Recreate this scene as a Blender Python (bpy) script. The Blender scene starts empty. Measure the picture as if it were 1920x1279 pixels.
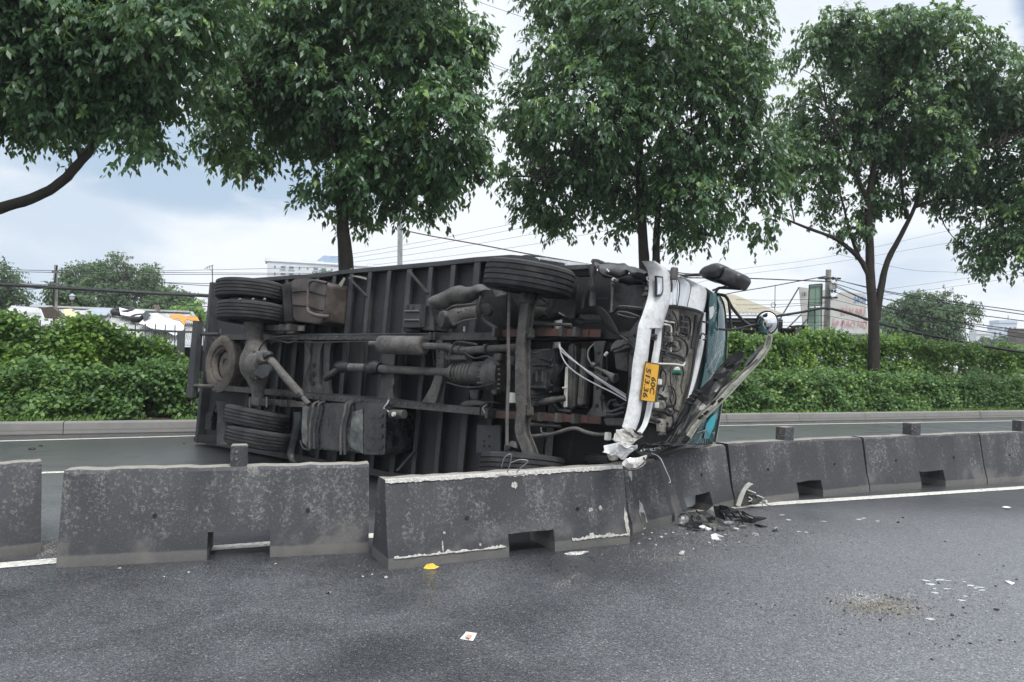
import bpy, bmesh, math, random
import numpy as np
from mathutils import Vector, Matrix, noise as mnoise
random.seed(7); rng = np.random.default_rng(11)
C = bpy.context.scene.collection
R = math.radians
# ------------------------------------------------------------------ camera
FPX, CX, CY, HZ, ROLL, CAMH = 1387.0, 960.0, 639.5, 671.0, R(1.3), 1.5
cam = bpy.data.cameras.new('camera'); camo = bpy.data.objects.new('camera', cam); C.objects.link(camo)
cam.sensor_width = 36.0; cam.lens = 36.0*FPX/1920.0; cam.shift_y = (HZ-CY)/1920.0
cam.clip_start = .05; cam.clip_end = 6000
AX = Vector((math.cos(ROLL), 0, math.sin(ROLL))); AY = Vector((-math.sin(ROLL), 0, math.cos(ROLL))); AZ = Vector((0,-1,0))
camo.matrix_world = Matrix(((AX.x,AY.x,AZ.x,0),(AX.y,AY.y,AZ.y,0),(AX.z,AY.z,AZ.z,CAMH),(0,0,0,1)))
bpy.context.scene.camera = camo
CAM = Vector((0,0,CAMH))
# ------------------------------------------------------------------ sky
world = bpy.data.worlds.new('World'); bpy.context.scene.world = world; world.use_nodes = True
SUN_EL, SUN_ROT = R(58), R(150)
def build_world():
    nt = world.node_tree; N = nt.nodes; L = nt.links; N.clear()
    out = N.new('ShaderNodeOutputWorld'); bg = N.new('ShaderNodeBackground'); bg.inputs['Strength'].default_value = .1
    L.new(bg.outputs[0], out.inputs[0])
    sky = N.new('ShaderNodeTexSky'); sky.sky_type = 'NISHITA'; sky.sun_disc = False
    sky.sun_elevation = SUN_EL; sky.sun_rotation = SUN_ROT
    tc = N.new('ShaderNodeTexCoord'); sep = N.new('ShaderNodeSeparateXYZ'); L.new(tc.outputs['Generated'], sep.inputs[0])
    def M(op, a, b=None, c=None, clamp=False):
        n = N.new('ShaderNodeMath'); n.operation = op; n.use_clamp = clamp
        for i, v in enumerate((a, b, c)):
            if v is None: continue
            if isinstance(v, (int, float)): n.inputs[i].default_value = v
            else: L.new(v, n.inputs[i])
        return n.outputs[0]
    z = M('MAXIMUM', sep.outputs[2], 0.0); d = M('ADD', z, .30)
    px = M('DIVIDE', sep.outputs[0], d); py = M('DIVIDE', sep.outputs[1], d)
    cmb = N.new('ShaderNodeCombineXYZ'); L.new(px, cmb.inputs[0]); L.new(py, cmb.inputs[1])
    def noise(scale, detail, rough, off, dist=0.0):
        mp = N.new('ShaderNodeMapping'); mp.inputs['Location'].default_value = off; L.new(cmb.outputs[0], mp.inputs[0])
        n = N.new('ShaderNodeTexNoise'); n.inputs['Scale'].default_value = scale; n.inputs['Detail'].default_value = detail
        n.inputs['Roughness'].default_value = rough; n.inputs['Distortion'].default_value = dist; L.new(mp.outputs[0], n.inputs['Vector']); return n.outputs['Fac']
    def ramp(v, lo, hi):
        n = N.new('ShaderNodeMapRange'); n.interpolation_type = 'SMOOTHSTEP'
        n.inputs['From Min'].default_value = lo; n.inputs['From Max'].default_value = hi; L.new(v, n.inputs['Value']); return n.outputs[0]
    def mix(f, a, b):
        n = N.new('ShaderNodeMix'); n.data_type = 'RGBA'
        if isinstance(f, float): n.inputs[0].default_value = f
        else: L.new(f, n.inputs[0])
        for i, v in ((6, a), (7, b)):
            if isinstance(v, tuple): n.inputs[i].default_value = (*v, 1)
            else: L.new(v, n.inputs[i])
        return n.outputs[2]
    # a long grey-blue bank of cloud low on the left and thinner grey sheets elsewhere
    az = M('ARCTAN2', sep.outputs[0], sep.outputs[1])
    n1 = noise(.85, 7, .55, (3.1, 1.7, 0), .35); n2 = noise(.33, 4, .5, (8.2, 2.4, 0)); n3 = noise(2.3, 6, .6, (1.2, 6.4, 0), .3)
    e1 = M('DIVIDE', M('SUBTRACT', sep.outputs[2], M('ADD', .222, M('MULTIPLY', M('SUBTRACT', n3, .5), .06))), .062)
    a1 = M('DIVIDE', M('SUBTRACT', az, -.40), .27)
    bank = ramp(M('SUBTRACT', 1.0, M('ADD', M('MULTIPLY', e1, e1), M('MULTIPLY', a1, a1))), -.25, .7)
    grey = M('MAXIMUM', M('MULTIPLY', ramp(n1, .48, .66), .62), M('MULTIPLY', bank, .95))
    cloud = mix(grey, (6.1, 6.4, 6.8), (2.9, 3.85, 4.95))
    cloud = mix(M('MULTIPLY', ramp(n3, .5, .72), .35), cloud, (7.1, 7.15, 7.25))
    # overcast sky grows brighter towards the zenith
    up = N.new('ShaderNodeMix'); up.data_type = 'RGBA'; up.blend_type = 'MULTIPLY'; up.inputs[0].default_value = 1
    g = M('ADD', 1.0, M('MULTIPLY', ramp(z, .42, .95), 1.5)); gc = N.new('ShaderNodeCombineXYZ')
    for i in range(3): L.new(g, gc.inputs[i])
    L.new(cloud, up.inputs[6]); L.new(gc.outputs[0], up.inputs[7])
    a2 = M('SUBTRACT', az, .62); hole = M('MULTIPLY', ramp(n2, .60, .72), ramp(z, .2, .4))
    e3 = M('DIVIDE', M('SUBTRACT', sep.outputs[2], M('ADD', .40, M('MULTIPLY', M('SUBTRACT', n3, .5), .22))), .085); a3 = M('DIVIDE', M('SUBTRACT', az, .665), .085)
    patch = ramp(M('SUBTRACT', 1.0, M('ADD', M('MULTIPLY', e3, e3), M('MULTIPLY', a3, a3))), 0.0, .5)
    blue = M('MAXIMUM', hole, M('MULTIPLY', patch, .9))
    L.new(mix(blue, up.outputs[2], sky.outputs[0]), bg.inputs['Color'])
build_world()
sun = bpy.data.lights.new('sun', 'SUN'); sun.energy = 1.5; sun.angle = R(14); sun.color = (1.0, .965, .91)
suno = bpy.data.objects.new('sun', sun); C.objects.link(suno)
# SUN_ROT is measured clockwise from +Y seen from above, as the Sky Texture does
sd = Vector((math.sin(SUN_ROT)*math.cos(SUN_EL), math.cos(SUN_ROT)*math.cos(SUN_EL), math.sin(SUN_EL)))
suno.rotation_euler = sd.to_track_quat('Z', 'Y').to_euler(); suno.location = sd*50
vs = bpy.context.scene.view_settings; vs.view_transform = 'Standard'; vs.look = 'None'; vs.gamma = 1; vs.use_curve_mapping = False; vs.exposure = 0.68
# ------------------------------------------------------------------ where a point of the photograph lies in the place
def ray(px, py):
    return AX*((px-CX)/FPX) + AY*(-(py-HZ)/FPX) + Vector((0,1,0))
def at(px, py, Y): return CAM + ray(px, py)*Y
def ground(px, py, z=0.0):
    d = ray(px, py); return CAM + d*((z-CAMH)/d.z)
RD = R(23.5); RX = Vector((math.cos(RD), math.sin(RD), 0)); RY = Vector((-math.sin(RD), math.cos(RD), 0))   # along and across the road
def road(r, s, z=0.0): return RX*r + RY*s + Vector((0,0,z))
def on_s(px, py, s):                                   # where the sight line crosses the upright plane at road offset s
    d = ray(px, py); t = (s - CAM.dot(RY))/d.dot(RY); return CAM + d*t
# ------------------------------------------------------------------ mesh helpers
def add_poly(bm, pts): return bm.faces.new([bm.verts.new(p) for p in pts])
def add_prism(bm, pts, vec):
    a = [bm.verts.new(p) for p in pts]; b = [bm.verts.new(p+vec) for p in pts]; n = len(a)
    bm.faces.new(a); bm.faces.new(b[::-1])
    for i in range(n): bm.faces.new((a[i], b[i], b[(i+1)%n], a[(i+1)%n]))
def add_tube(bm, pts, r, seg=8, cap=True, flat=1.0):
    pts = [Vector(p) for p in pts]; n = len(pts); rings = []
    rr = r if isinstance(r, (list, tuple)) else [r]*n
    t0 = (pts[1]-pts[0]).normalized(); up = Vector((0,0,1)) if abs(t0.z) < .9 else Vector((1,0,0)); s = t0.cross(up).normalized()
    for i, p in enumerate(pts):
        t = ((pts[min(i+1,n-1)]-pts[max(i-1,0)])).normalized()
        s = (s - t*s.dot(t)).normalized(); q = t.cross(s)
        rings.append([bm.verts.new(p + s*math.cos(k*2*math.pi/seg)*rr[i] + q*math.sin(k*2*math.pi/seg)*rr[i]*flat) for k in range(seg)])
    for i in range(n-1):
        for k in range(seg): bm.faces.new((rings[i][k], rings[i][(k+1)%seg], rings[i+1][(k+1)%seg], rings[i+1][k]))
    if cap: bm.faces.new(rings[0][::-1]); bm.faces.new(rings[-1])
def smooth_path(pts, n=6):
    pts = [Vector(p) for p in pts]; out = []
    for i in range(len(pts)-1):
        p0 = pts[max(i-1,0)]; p1 = pts[i]; p2 = pts[i+1]; p3 = pts[min(i+2,len(pts)-1)]
        for k in range(n):
            t = k/n; out.append(.5*((2*p1)+(p2-p0)*t+(2*p0-5*p1+4*p2-p3)*t*t+(3*p1-p0-3*p2+p3)*t**3))
    out.append(pts[-1]); return out
def frame_of(axis, hint=None):
    w = Vector(axis).normalized(); h = Vector(hint) if hint is not None else (Vector((0,0,1)) if abs(w.z) < .9 else Vector((1,0,0)))
    u = (h - w*h.dot(w)).normalized(); return u, w.cross(u), w
def add_lathe(bm, c, axis, prof, seg=32, close=False, hint=None):
    u, v, w = frame_of(axis, hint); rings = []
    for h, r in prof:
        if r < 1e-5: rings.append([bm.verts.new(c+w*h)]); continue
        rings.append([bm.verts.new(c + w*h + (u*math.cos(k*2*math.pi/seg)+v*math.sin(k*2*math.pi/seg))*r) for k in range(seg)])
    m = len(rings)
    for i in range(m if close else m-1):
        a, b = rings[i], rings[(i+1)%m]
        for k in range(seg):
            k2 = (k+1)%seg
            if len(a) == 1 and len(b) == 1: continue
            if len(a) == 1: bm.faces.new((a[0], b[k], b[k2]))
            elif len(b) == 1: bm.faces.new((a[k], b[0], a[k2]))
            else: bm.faces.new((a[k], b[k], b[k2], a[k2]))
    return u, v, w
def add_box(bm, c, ex, ey, ez):                          # centre and three half-edge vectors
    vs_ = [bm.verts.new(c + ex*x + ey*y + ez*z) for x in (-1,1) for y in (-1,1) for z in (-1,1)]
    for f in ((0,1,3,2),(4,6,7,5),(0,4,5,1),(2,3,7,6),(0,2,6,4),(1,5,7,3)): bm.faces.new([vs_[i] for i in f])
def add_bar(bm, p, q, wv, tv):                           # box from p to q with half-width vectors
    m = (p+q)/2; add_box(bm, m, (q-p)/2, wv, tv)
def rough_up(bm, amt, freq):
    for v in bm.verts: v.co += Vector(mnoise.noise_vector(v.co*freq))*amt
def link(name, me, m=None, parent=None, loc=None):
    o = bpy.data.objects.new(name, me); C.objects.link(o)
    if m is not None and not me.materials: me.materials.append(m)
    if parent is not None: o.parent = parent
    elif loc is not None: o.location = loc
    return o
def obj(name, bm, m, parent=None, loc=None, smooth=False, bevel=0.0, angle=35):
    """world-space bmesh -> one mesh object, its origin at its thing's base"""
    base = Vector(loc) if loc is not None else (parent_base(parent) if parent is not None else Vector((0,0,0)))
    bmesh.ops.recalc_face_normals(bm, faces=bm.faces[:])
    if bevel: bmesh.ops.bevel(bm, geom=[e for e in bm.edges if len(e.link_faces) == 2 and e.calc_face_angle(0) > R(30)], offset=bevel, segments=2, affect='EDGES', clamp_overlap=True)
    if base.length_squared: bmesh.ops.translate(bm, verts=bm.verts[:], vec=-base)
    me = bpy.data.meshes.new(name); bm.to_mesh(me); bm.free()
    if smooth:
        me.polygons.foreach_set('use_smooth', [True]*len(me.polygons)); me.set_sharp_from_angle(angle=R(angle))
    return link(name, me, m, parent, loc if parent is None else None)
def parent_base(p):
    v = Vector((0,0,0))
    while p is not None: v += p.location; p = p.parent
    return v
def thing(name, label, cat, loc, group=None):
    o = bpy.data.objects.new(name, None); C.objects.link(o); o.location = loc; o.empty_display_size = .2
    return tag(o, label, cat, group)
def tag(o, label=None, cat=None, group=None, kind=None):
    if label: o['label'] = label
    if cat: o['category'] = cat
    if group: o['group'] = group
    if kind: o['kind'] = kind
    return o
# ------------------------------------------------------------------ materials
class NT:
    def __init__(s, name):
        s.m = bpy.data.materials.new(name); s.m.use_nodes = True; s.t = s.m.node_tree; s.N = s.t.nodes; s.L = s.t.links
        s.b = s.N['Principled BSDF']; s.out = s.N['Material Output']
        s.tc = s.N.new('ShaderNodeTexCoord'); s.co = s.tc.outputs['Object']
    def inp(s, node, key, v):
        if v is None: return
        if isinstance(v, (int, float)): node.inputs[key].default_value = v
        elif isinstance(v, (tuple, list)): node.inputs[key].default_value = (*v, 1) if len(v) == 3 and node.inputs[key].type == 'RGBA' else v
        else: s.L.new(v, node.inputs[key])
    def noise(s, scale, detail=4, rough=.55, dist=0.0, co=None, sc=None, out='Fac'):
        c = co or s.co
        if sc: 
            mp = s.N.new('ShaderNodeMapping'); mp.inputs['Scale'].default_value = sc; s.L.new(c, mp.inputs[0]); c = mp.outputs[0]
        n = s.N.new('ShaderNodeTexNoise'); s.inp(n,'Scale',scale); s.inp(n,'Detail',detail); s.inp(n,'Roughness',rough); s.inp(n,'Distortion',dist)
        s.L.new(c, n.inputs['Vector']); return n.outputs[out]
    def voronoi(s, scale, feat='F1', co=None, out='Distance', rand=1.0):
        n = s.N.new('ShaderNodeTexVoronoi'); n.feature = feat; s.inp(n,'Scale',scale); s.inp(n,'Randomness',rand); s.L.new(co or s.co, n.inputs['Vector']); return n.outputs[out]
    def ramp(s, v, lo, hi, a=0.0, b=1.0):
        n = s.N.new('ShaderNodeMapRange'); n.interpolation_type = 'SMOOTHSTEP'
        for k, x in (('From Min',lo),('From Max',hi),('To Min',a),('To Max',b),('Value',v)): s.inp(n,k,x)
        return n.outputs[0]
    def math(s, op, a, b=None, clamp=False):
        n = s.N.new('ShaderNodeMath'); n.operation = op; n.use_clamp = clamp; s.inp(n,0,a); s.inp(n,1,b); return n.outputs[0]
    def mix(s, f, a, b, mode='MIX'):
        n = s.N.new('ShaderNodeMix'); n.data_type = 'RGBA'; n.blend_type = mode; s.inp(n,0,f); s.inp(n,6,a); s.inp(n,7,b); return n.outputs[2]
    def bump(s, h, strength=.3, dist=.01, prev=None):
        n = s.N.new('ShaderNodeBump'); s.inp(n,'Strength',strength); s.inp(n,'Distance',dist); s.inp(n,'Height',h)
        if prev is not None: s.L.new(prev, n.inputs['Normal'])
        return n.outputs[0]
    def sep(s, co=None):
        n = s.N.new('ShaderNodeSeparateXYZ'); s.L.new(co or s.co, n.inputs[0]); return n.outputs
    def attr(s, name, out='Fac'):
        n = s.N.new('ShaderNodeAttribute'); n.attribute_name = name; return n.outputs[out]
    def done(s, col=None, rough=None, normal=None, metal=None, spec=None, **kw):
        s.inp(s.b,'Base Color',col); s.inp(s.b,'Roughness',rough); s.inp(s.b,'Metallic',metal); s.inp(s.b,'Specular IOR Level',spec)
        if normal is not None: s.L.new(normal, s.b.inputs['Normal'])
        for k, v in kw.items(): s.inp(s.b, k, v)
        return s.m
def grimy(name, base, dust, rough=.6, metal=0.0, scale=3.0, amount=.5, fine=40, bump=.15, spec=.4):
    """paint or metal under uneven road dirt"""
    n = NT(name)
    a = n.noise(scale, 6, .62, .4); b = n.noise(scale*6, 4, .6); c = n.noise(fine, 3, .6)
    f = n.math('ADD', n.math('MULTIPLY', a, .7), n.math('MULTIPLY', b, .3))
    f = n.ramp(f, .62-amount*.45, .78-amount*.2)
    col = n.mix(f, base, dust); col = n.mix(n.ramp(c, .3, .75, 0, .35), col, tuple(x*.55 for x in base))
    return n.done(col, n.ramp(f, 0, 1, rough*.75, min(1, rough*1.25)), n.bump(n.math('ADD', b, n.math('MULTIPLY', c, .5)), bump, .006), metal, spec)
def plain(name, col, rough=.6, metal=0.0, spec=.5, vary=.15, scale=8.0, **kw):
    n = NT(name); f = n.noise(scale, 4, .6)
    return n.done(n.mix(n.ramp(f, .3, .7), tuple(x*(1-vary) for x in col), tuple(min(1,x*(1+vary)) for x in col)), n.ramp(f, .3, .7, rough*.85, min(1,rough*1.15)), None, metal, spec, **kw)
# ================================================================== THE SETTING
def mat_asphalt():
    n = NT('wet_asphalt'); big = n.noise(.22, 3, .5, .3); mid = n.noise(1.1, 5, .6, .4); fine = n.noise(9, 4, .6); v = n.voronoi(120, co=n.co); g = n.noise(220, 2, .6)
    cell = n.voronoi(120, out='Color')
    cs = n.N.new('ShaderNodeSeparateColor'); n.L.new(cell, cs.inputs[0])
    s = n.sep(); side = n.ramp(n.math('SUBTRACT', s[0], n.math('MULTIPLY', s[1], .25)), -1.7, 1.7)          # paler base colour towards the right, painted in for reflected sky
    w0 = n.math('ADD', n.math('MULTIPLY', big, .55), n.math('MULTIPLY', mid, .45)); far = n.ramp(s[1], 6.0, 8.5)
    wet = n.math('MULTIPLY', n.math('MAXIMUM', n.ramp(w0, .34, .62, .40, 1.0), n.math('MULTIPLY', far, .9)), n.math('SUBTRACT', 1.0, n.math('MULTIPLY', n.math('MULTIPLY', side, n.math('SUBTRACT', 1.0, far)), .85)))
    stone = n.ramp(cs.outputs[0], .2, 1, .6, 1.5)
    base = n.mix(wet, (.128,.131,.140), (.021,.023,.027)); base = n.mix(n.ramp(fine, .45, .8, 0, .22), base, (.11,.11,.112))
    sc = n.N.new('ShaderNodeVectorMath'); sc.operation = 'SCALE'; speck = n.math('MULTIPLY', n.ramp(cs.outputs[2], .90, .97, 0, .5), n.math('SUBTRACT', 1.0, n.math('MULTIPLY', wet, .75))); base = n.mix(speck, base, (.30,.30,.30)); n.L.new(base, sc.inputs[0]); n.L.new(stone, sc.inputs['Scale'])
    h = n.math('ADD', n.math('MULTIPLY', n.math('SUBTRACT', 1.0, v), n.ramp(cs.outputs[1], 0, 1, .35, 1.0)), n.math('MULTIPLY', g, .4))
    nm = n.bump(h, n.math('MULTIPLY', n.ramp(wet, 0, 1, .50, .36), n.math('SUBTRACT', 1.0, n.math('MULTIPLY', far, .35))), .008); nm = n.bump(mid, .25, .012, nm)
    return n.done(sc.outputs[0], n.math('SUBTRACT', n.ramp(wet, 0, 1, .40, .29), n.math('MULTIPLY', n.math('MULTIPLY', far, wet), -.10)), nm, 0.0, n.math('ADD', n.ramp(wet, 0, 1, .85, .62), n.math('MULTIPLY', far, .38)), IOR=1.5, **{'Coat Weight': n.math('MULTIPLY', far, n.ramp(w0, .40, .52)), 'Coat Roughness': .30, 'Coat IOR': 1.33, 'Coat Normal': n.bump(n.noise(28, 3, .6), .35, .01)})
def mat_marking():
    n = NT('worn_road_paint'); f = n.noise(26, 5, .7); g = n.noise(3, 3, .6)
    col = n.mix(n.ramp(f, .45, .62), (.62,.61,.56), (.40,.38,.33)); col = n.mix(n.ramp(n.math('ADD', n.math('MULTIPLY', f, .6), n.math('MULTIPLY', g, .4)), .56, .66), col, (.07,.07,.07))
    return n.done(col, .5, n.bump(f, .3, .004))
def mat_concrete(name, seed, light=(.20,.195,.185), dark=(.042,.043,.048), lich=1.0, topc=(.34,.31,.26)):
    n = NT(name); mp = n.N.new('ShaderNodeMapping'); mp.inputs['Location'].default_value = (seed*3.7, seed*1.9, 0); n.L.new(n.co, mp.inputs[0]); co = mp.outputs[0]
    s = n.sep(); big = n.noise(1.6, 4, .6, .3, co); mot = n.noise(38, 6, .74, .8, co); fin = n.noise(70, 3, .6, 0, co)
    strk = n.noise(7, 4, .6, .2, co, (1, 1, .12)); scr = n.noise(5, 5, .7, 2.0, co, (2.2, 1, 5))
    hgt = n.ramp(s[2], .06, .30, .0, 1.0)
    f = n.math('ADD', n.math('MULTIPLY', mot, .78), n.math('MULTIPLY', big, .22)); f = n.math('ADD', f, n.math('MULTIPLY', n.math('SUBTRACT', strk, .5), .30))
    lf = n.math('MULTIPLY', n.ramp(f, .40, .57), n.math('ADD', n.math('MULTIPLY', hgt, .45*lich), .42))
    # dark weathered skin, pale mottling mostly on the upper part, a cleaner band along the foot, a pale worn top
    col = n.mix(n.ramp(big, .3, .7), dark, tuple(x*1.35 for x in dark))
    lf = n.math('MULTIPLY', n.ramp(f, .50, .66), n.math('ADD', n.math('MULTIPLY', hgt, .70), .22))
    col = n.mix(lf, col, light); col = n.mix(n.ramp(scr, .66, .73, 0, .5), col, (.33,.32,.30)); col = n.mix(n.ramp(fin, .56, .78, 0, .30), col, (.24,.23,.22))
    foot_ = n.math('SUBTRACT', 1.0, n.ramp(n.math('ADD', s[2], n.math('MULTIPLY', strk, .02)), .078, .095)); col = n.mix(n.math('MULTIPLY', foot_, .8), col, n.mix(mot, (.17,.165,.155), (.085,.082,.078)))
    low = n.math('MULTIPLY', n.ramp(s[2], .30, .10), n.ramp(big, .5, .62)); col = n.mix(n.math('MULTIPLY', low, .6), col, (.16,.15,.14))
    geo = n.N.new('ShaderNodeNewGeometry'); nz = n.sep(geo.outputs['Normal'])[2]
    col = n.mix(n.math('MULTIPLY', n.ramp(nz, .75, .95), n.ramp(mot, .3, .6, 1, .45)), col, topc)
    pit = n.ramp(n.voronoi(38, co=co), .06, .16)
    return n.done(col, n.ramp(f, .3, .7, .62, .9), n.bump(n.math('ADD', n.math('MULTIPLY', fin, .6), n.math('ADD', pit, n.math('MULTIPLY', mot, .8))), .35, .006), 0.0, .35)
M = {}
M['asphalt'] = mat_asphalt(); M['marking'] = mat_marking()
M['soil'] = grimy('verge_soil', (.055,.043,.03), (.09,.085,.04), .95, 0, 2, .5, 30, .6)
M['ground'] = grimy('ground_earth', (.08,.085,.05), (.10,.09,.065), .95, 0, .05, .5, 5, .2)
for i in range(7): M['conc%d'%i] = mat_concrete('stained_concrete_%d'%i, i+1.3)
M['kerb'] = mat_concrete('kerb_concrete', 9.1, (.26,.255,.24), (.17,.167,.16), .3, (.30,.29,.27))
M['chip'] = plain('fresh_broken_concrete', (.40,.39,.365), .9, vary=.35, scale=60)
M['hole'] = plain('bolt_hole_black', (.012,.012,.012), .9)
def sheet(name, r0, r1, s0, s1, z, m, nr=1):
    bm = bmesh.new()
    add_poly(bm, [road(r0,s0,z), road(r1,s0,z), road(r1,s1,z), road(r0,s1,z)])
    return tag(obj(name, bm, m), kind='structure')
S_KERB = 14.85
bm = bmesh.new(); add_poly(bm, [Vector((-2500,-2500,-.06)), Vector((2500,-2500,-.06)), Vector((2500,3500,-.06)), Vector((-2500,3500,-.06))])
tag(obj('ground', bm, M['ground']), kind='structure')
sheet('road', -160, 260, -40, S_KERB+.05, 0.0, M['asphalt'])
def mark(pts, wid, name='lane_marking'):
    bm = bmesh.new(); n = len(pts)
    vs_ = []
    for i, p in enumerate(pts):
        t = (pts[min(i+1,n-1)]-pts[max(i-1,0)]).normalized(); q = Vector((-t.y, t.x, 0))*wid/2
        vs_.append((bm.verts.new(p-q), bm.verts.new(p+q)))
    for i in range(n-1): bm.faces.new((vs_[i][0], vs_[i+1][0], vs_[i+1][1], vs_[i][1]))
    return tag(obj(name, bm, M['marking']), kind='structure')
mark([ground(-300,1082,.004)]+[ground(x,y,.004) for x,y in ((0,1060),(105,1051),(420,1026),(700,1004),(1000,980),(1300,956),(1440,945),(1920,914))]+[ground(1920,914,.004)+RX*60], .15)
mark([ground(0,827,.004)-RX*40]+[ground(x,y,.004) for x,y in ((0,827),(370,817),(900,805),(1350,798),(1905,789))]+[ground(1905,789,.004)+RX*120], .14)
for k in range(-3, 12):
    p = ground(60,887,.004)+RX*(k*6.0); mark([p, p+RX*2.6], .14)
# kerb: an upright concrete face with a sloped foot and recessed joints
def build_kerb():
    root = thing('kerb', 'long grey concrete kerb along the far edge of the wet road under the hedge', 'kerb', road(0, S_KERB, 0))
    del root['category']; del root['label']; root['kind'] = 'structure'
    L_ = 2.4; k = 0; r = -26.0
    while r < 60:
        bm = bmesh.new(); q = .006; j = rng.uniform(-.006,.006); h = .205+rng.uniform(-.006,.006)
        prof = [(0,0),(.035,.055),(.06,h-.02),(.085,h),(.30,h),(.30,0)]
        a = [road(r+q, S_KERB+y+j, z) for y,z in prof]; b = [road(r+L_-q, S_KERB+y+j, z) for y,z in prof]
        va = [bm.verts.new(p) for p in a]; vb = [bm.verts.new(p) for p in b]
        bm.faces.new(va); bm.faces.new(vb[::-1])
        for i in range(len(va)): bm.faces.new((va[i], vb[i], vb[(i+1)%len(va)], va[(i+1)%len(va)]))
        obj('kerb_stone', bm, M['kerb'], root); r += L_; k += 1
    bm = bmesh.new(); x = -26.0; pts = []                # grit washed against the kerb foot
    while x < 60:
        pts.append((x, S_KERB-.02-abs(mnoise.noise(Vector((x*.9,0,3))))*.30-.04)); x += .12
    for i in range(len(pts)-1):
        add_poly(bm, [road(pts[i][0], S_KERB+.01, .008), road(pts[i][0], pts[i][1], .005), road(pts[i+1][0], pts[i+1][1], .005), road(pts[i+1][0], S_KERB+.01, .008)])
    tag(obj('kerb_grit', bm, grimy('kerb_grit_dirt', (.05,.047,.042), (.085,.08,.07), .9, 0, 6, .5, 60, .5)), kind='structure')
build_kerb()
sheet('verge', -60, 120, S_KERB+.29, S_KERB+6.5, .17, M['soil'])
# ------------------------------------------------------------------ the concrete barriers
def barrier(pl, pr, htl, htr, label, mi, notch, nh, post=None, base=.42, top=.17, holes=(), lip=.075, seed=0, broken=None, rake=.0):
    """pl, pr: ground points of the front foot; notch: along-fraction of the forklift slot; post: along-fraction of the top stub"""
    root = thing('concrete_barrier', label, 'barrier', (pl+pr)/2, 'concrete barriers along the road centre')
    d = (pr-pl); Ln = d.length; d.normalize(); q = Vector((-d.y, d.x, 0))
    if q.y < 0: q = -q
    st = (base-top)/2; r_ = random.Random(seed)
    xs = sorted(set([0, Ln] + [notch[0]*Ln, notch[1]*Ln] + [Ln*i/24 for i in range(1,24) if min(abs(i/24-notch[0]), abs(i/24-notch[1])) > .012]))
    jit = {}
    def prof(x, z0):
        h = htl + (htr-htl)*x/Ln
        if x not in jit: jit[x] = [r_.uniform(-1,1) for _ in range(8)]
        e = jit[x]; y2, z2 = .012+st*.28, h*.34
        low = [(e[0]*.003, 0), (.004+e[1]*.003, lip), (y2, z2)]
        back = [(base-y2, z2), (base-.004, lip), (base, 0)]
        if z0 > 0:                                        # over the slot the face ends at its upper edge
            k = (z0-lip)/(z2-lip); yf = .004 + k*(y2-.004)
            zz = [z0+e[3]*.006, z0+.006+e[3]*.006, max(z2, z0+.012)]
            low = [(yf, zz[0]), (yf+.001, zz[1]), (max(y2, yf+.002), zz[2])]; back = [(base-p[0], p[1]) for p in low[::-1]]
        mid = [(st-.008+e[4]*.004, h-.022+e[5]*.006), (st+.012+e[6]*.004, h+e[7]*.005), (st+top-.012, h+e[7]*.005), (st+top+.008, h-.022)]
        return low + mid + back
    bm = bmesh.new(); n0, n1 = notch[0]*Ln, notch[1]*Ln; P = lambda x, yz: pl + d*x + q*yz[0] + Vector((0,0,yz[1]))
    ring = lambda x, z0: [bm.verts.new(P(x, p)) for p in prof(x, z0)]
    def bridge(a, b):
        for i in range(len(a)): bm.faces.new((a[i], b[i], b[(i+1)%len(b)], a[(i+1)%len(a)]))
    bm.faces.new(prev := ring(0, 0))
    for x in xs[1:]:
        z_prev = nh if n0 + 1e-6 < x <= n1 + 1e-6 else 0.0; z_next = nh if n0 - 1e-6 <= x < n1 - 1e-6 else 0.0
        cur = ring(x, z_prev); bridge(prev, cur); prev = cur
        if z_prev != z_next:                              # the upright wall at an end of the slot
            f_ = prof(x, 0.0); c_ = prof(x, nh)
            add_poly(bm, [P(x, p) for p in (f_[0], f_[1], f_[2], c_[2], c_[1], c_[0], c_[-1], c_[-2], c_[-3], f_[-3], f_[-2], f_[-1])])
            prev = ring(x, z_next)
    bm.faces.new(prev[::-1])
    body = obj('block', bm, M['conc%d'%mi], root, smooth=True, angle=28)
    if post is not None:
        f, pw, ph = post; x = f*Ln; h = htl + (htr-htl)*f; bm = bmesh.new()
        add_box(bm, pl + d*x + q*(base/2) + Vector((0,0,h+ph/2-.03)), d*pw/2, q*.065, Vector((0,0,ph/2+.03)))
        ps = obj('post_stub', bm, M['conc%d'%((mi+3)%7)], root, bevel=.006)
        for zz in (.35, .7):
            bm = bmesh.new(); c = pl + d*(x-pw*.12) + q*(base/2-.0652) + Vector((0,0,h+ph*zz)); add_lathe(bm, c+q*.002, -q, [(0,.012),(.006,.012),(.008,0)], 8); obj('bolt', bm, M['steel'], ps)
    for fx, fz in holes:
        x = fx*Ln; h = htl + (htr-htl)*fx; z = h*fz; yy = .012+st*.28 + (st-.008-.012-st*.28)*(fz-.34)/(.66) - .0035 if fz > .34 else .01
        bm = bmesh.new(); c = pl + d*x + q*yy + Vector((0,0,z)); add_lathe(bm, c, -q+Vector((0,0,.2)), [(-.01,.0),(-.01,.013),(.0025,.015),(.0025,.0)], 12); obj('bolt_hole', bm, M['hole'], root)
    return root, dict(pl=pl, d=d, q=q, L=Ln, st=st, base=base, top=top, h=(htl,htr), P=P)
M['steel'] = grimy('galvanised_steel', (.20,.20,.20), (.13,.10,.08), .5, .5, 5, .4)
def height_at(pf, px, py, back=.13):
    """height of a barrier edge seen at (px,py) above a foot point pf set back a little"""
    Y = pf.y + back; return at(px, py, Y).z
G_ = ground
b1l, b1r = G_(-420,1095), G_(77,1037)
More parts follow.
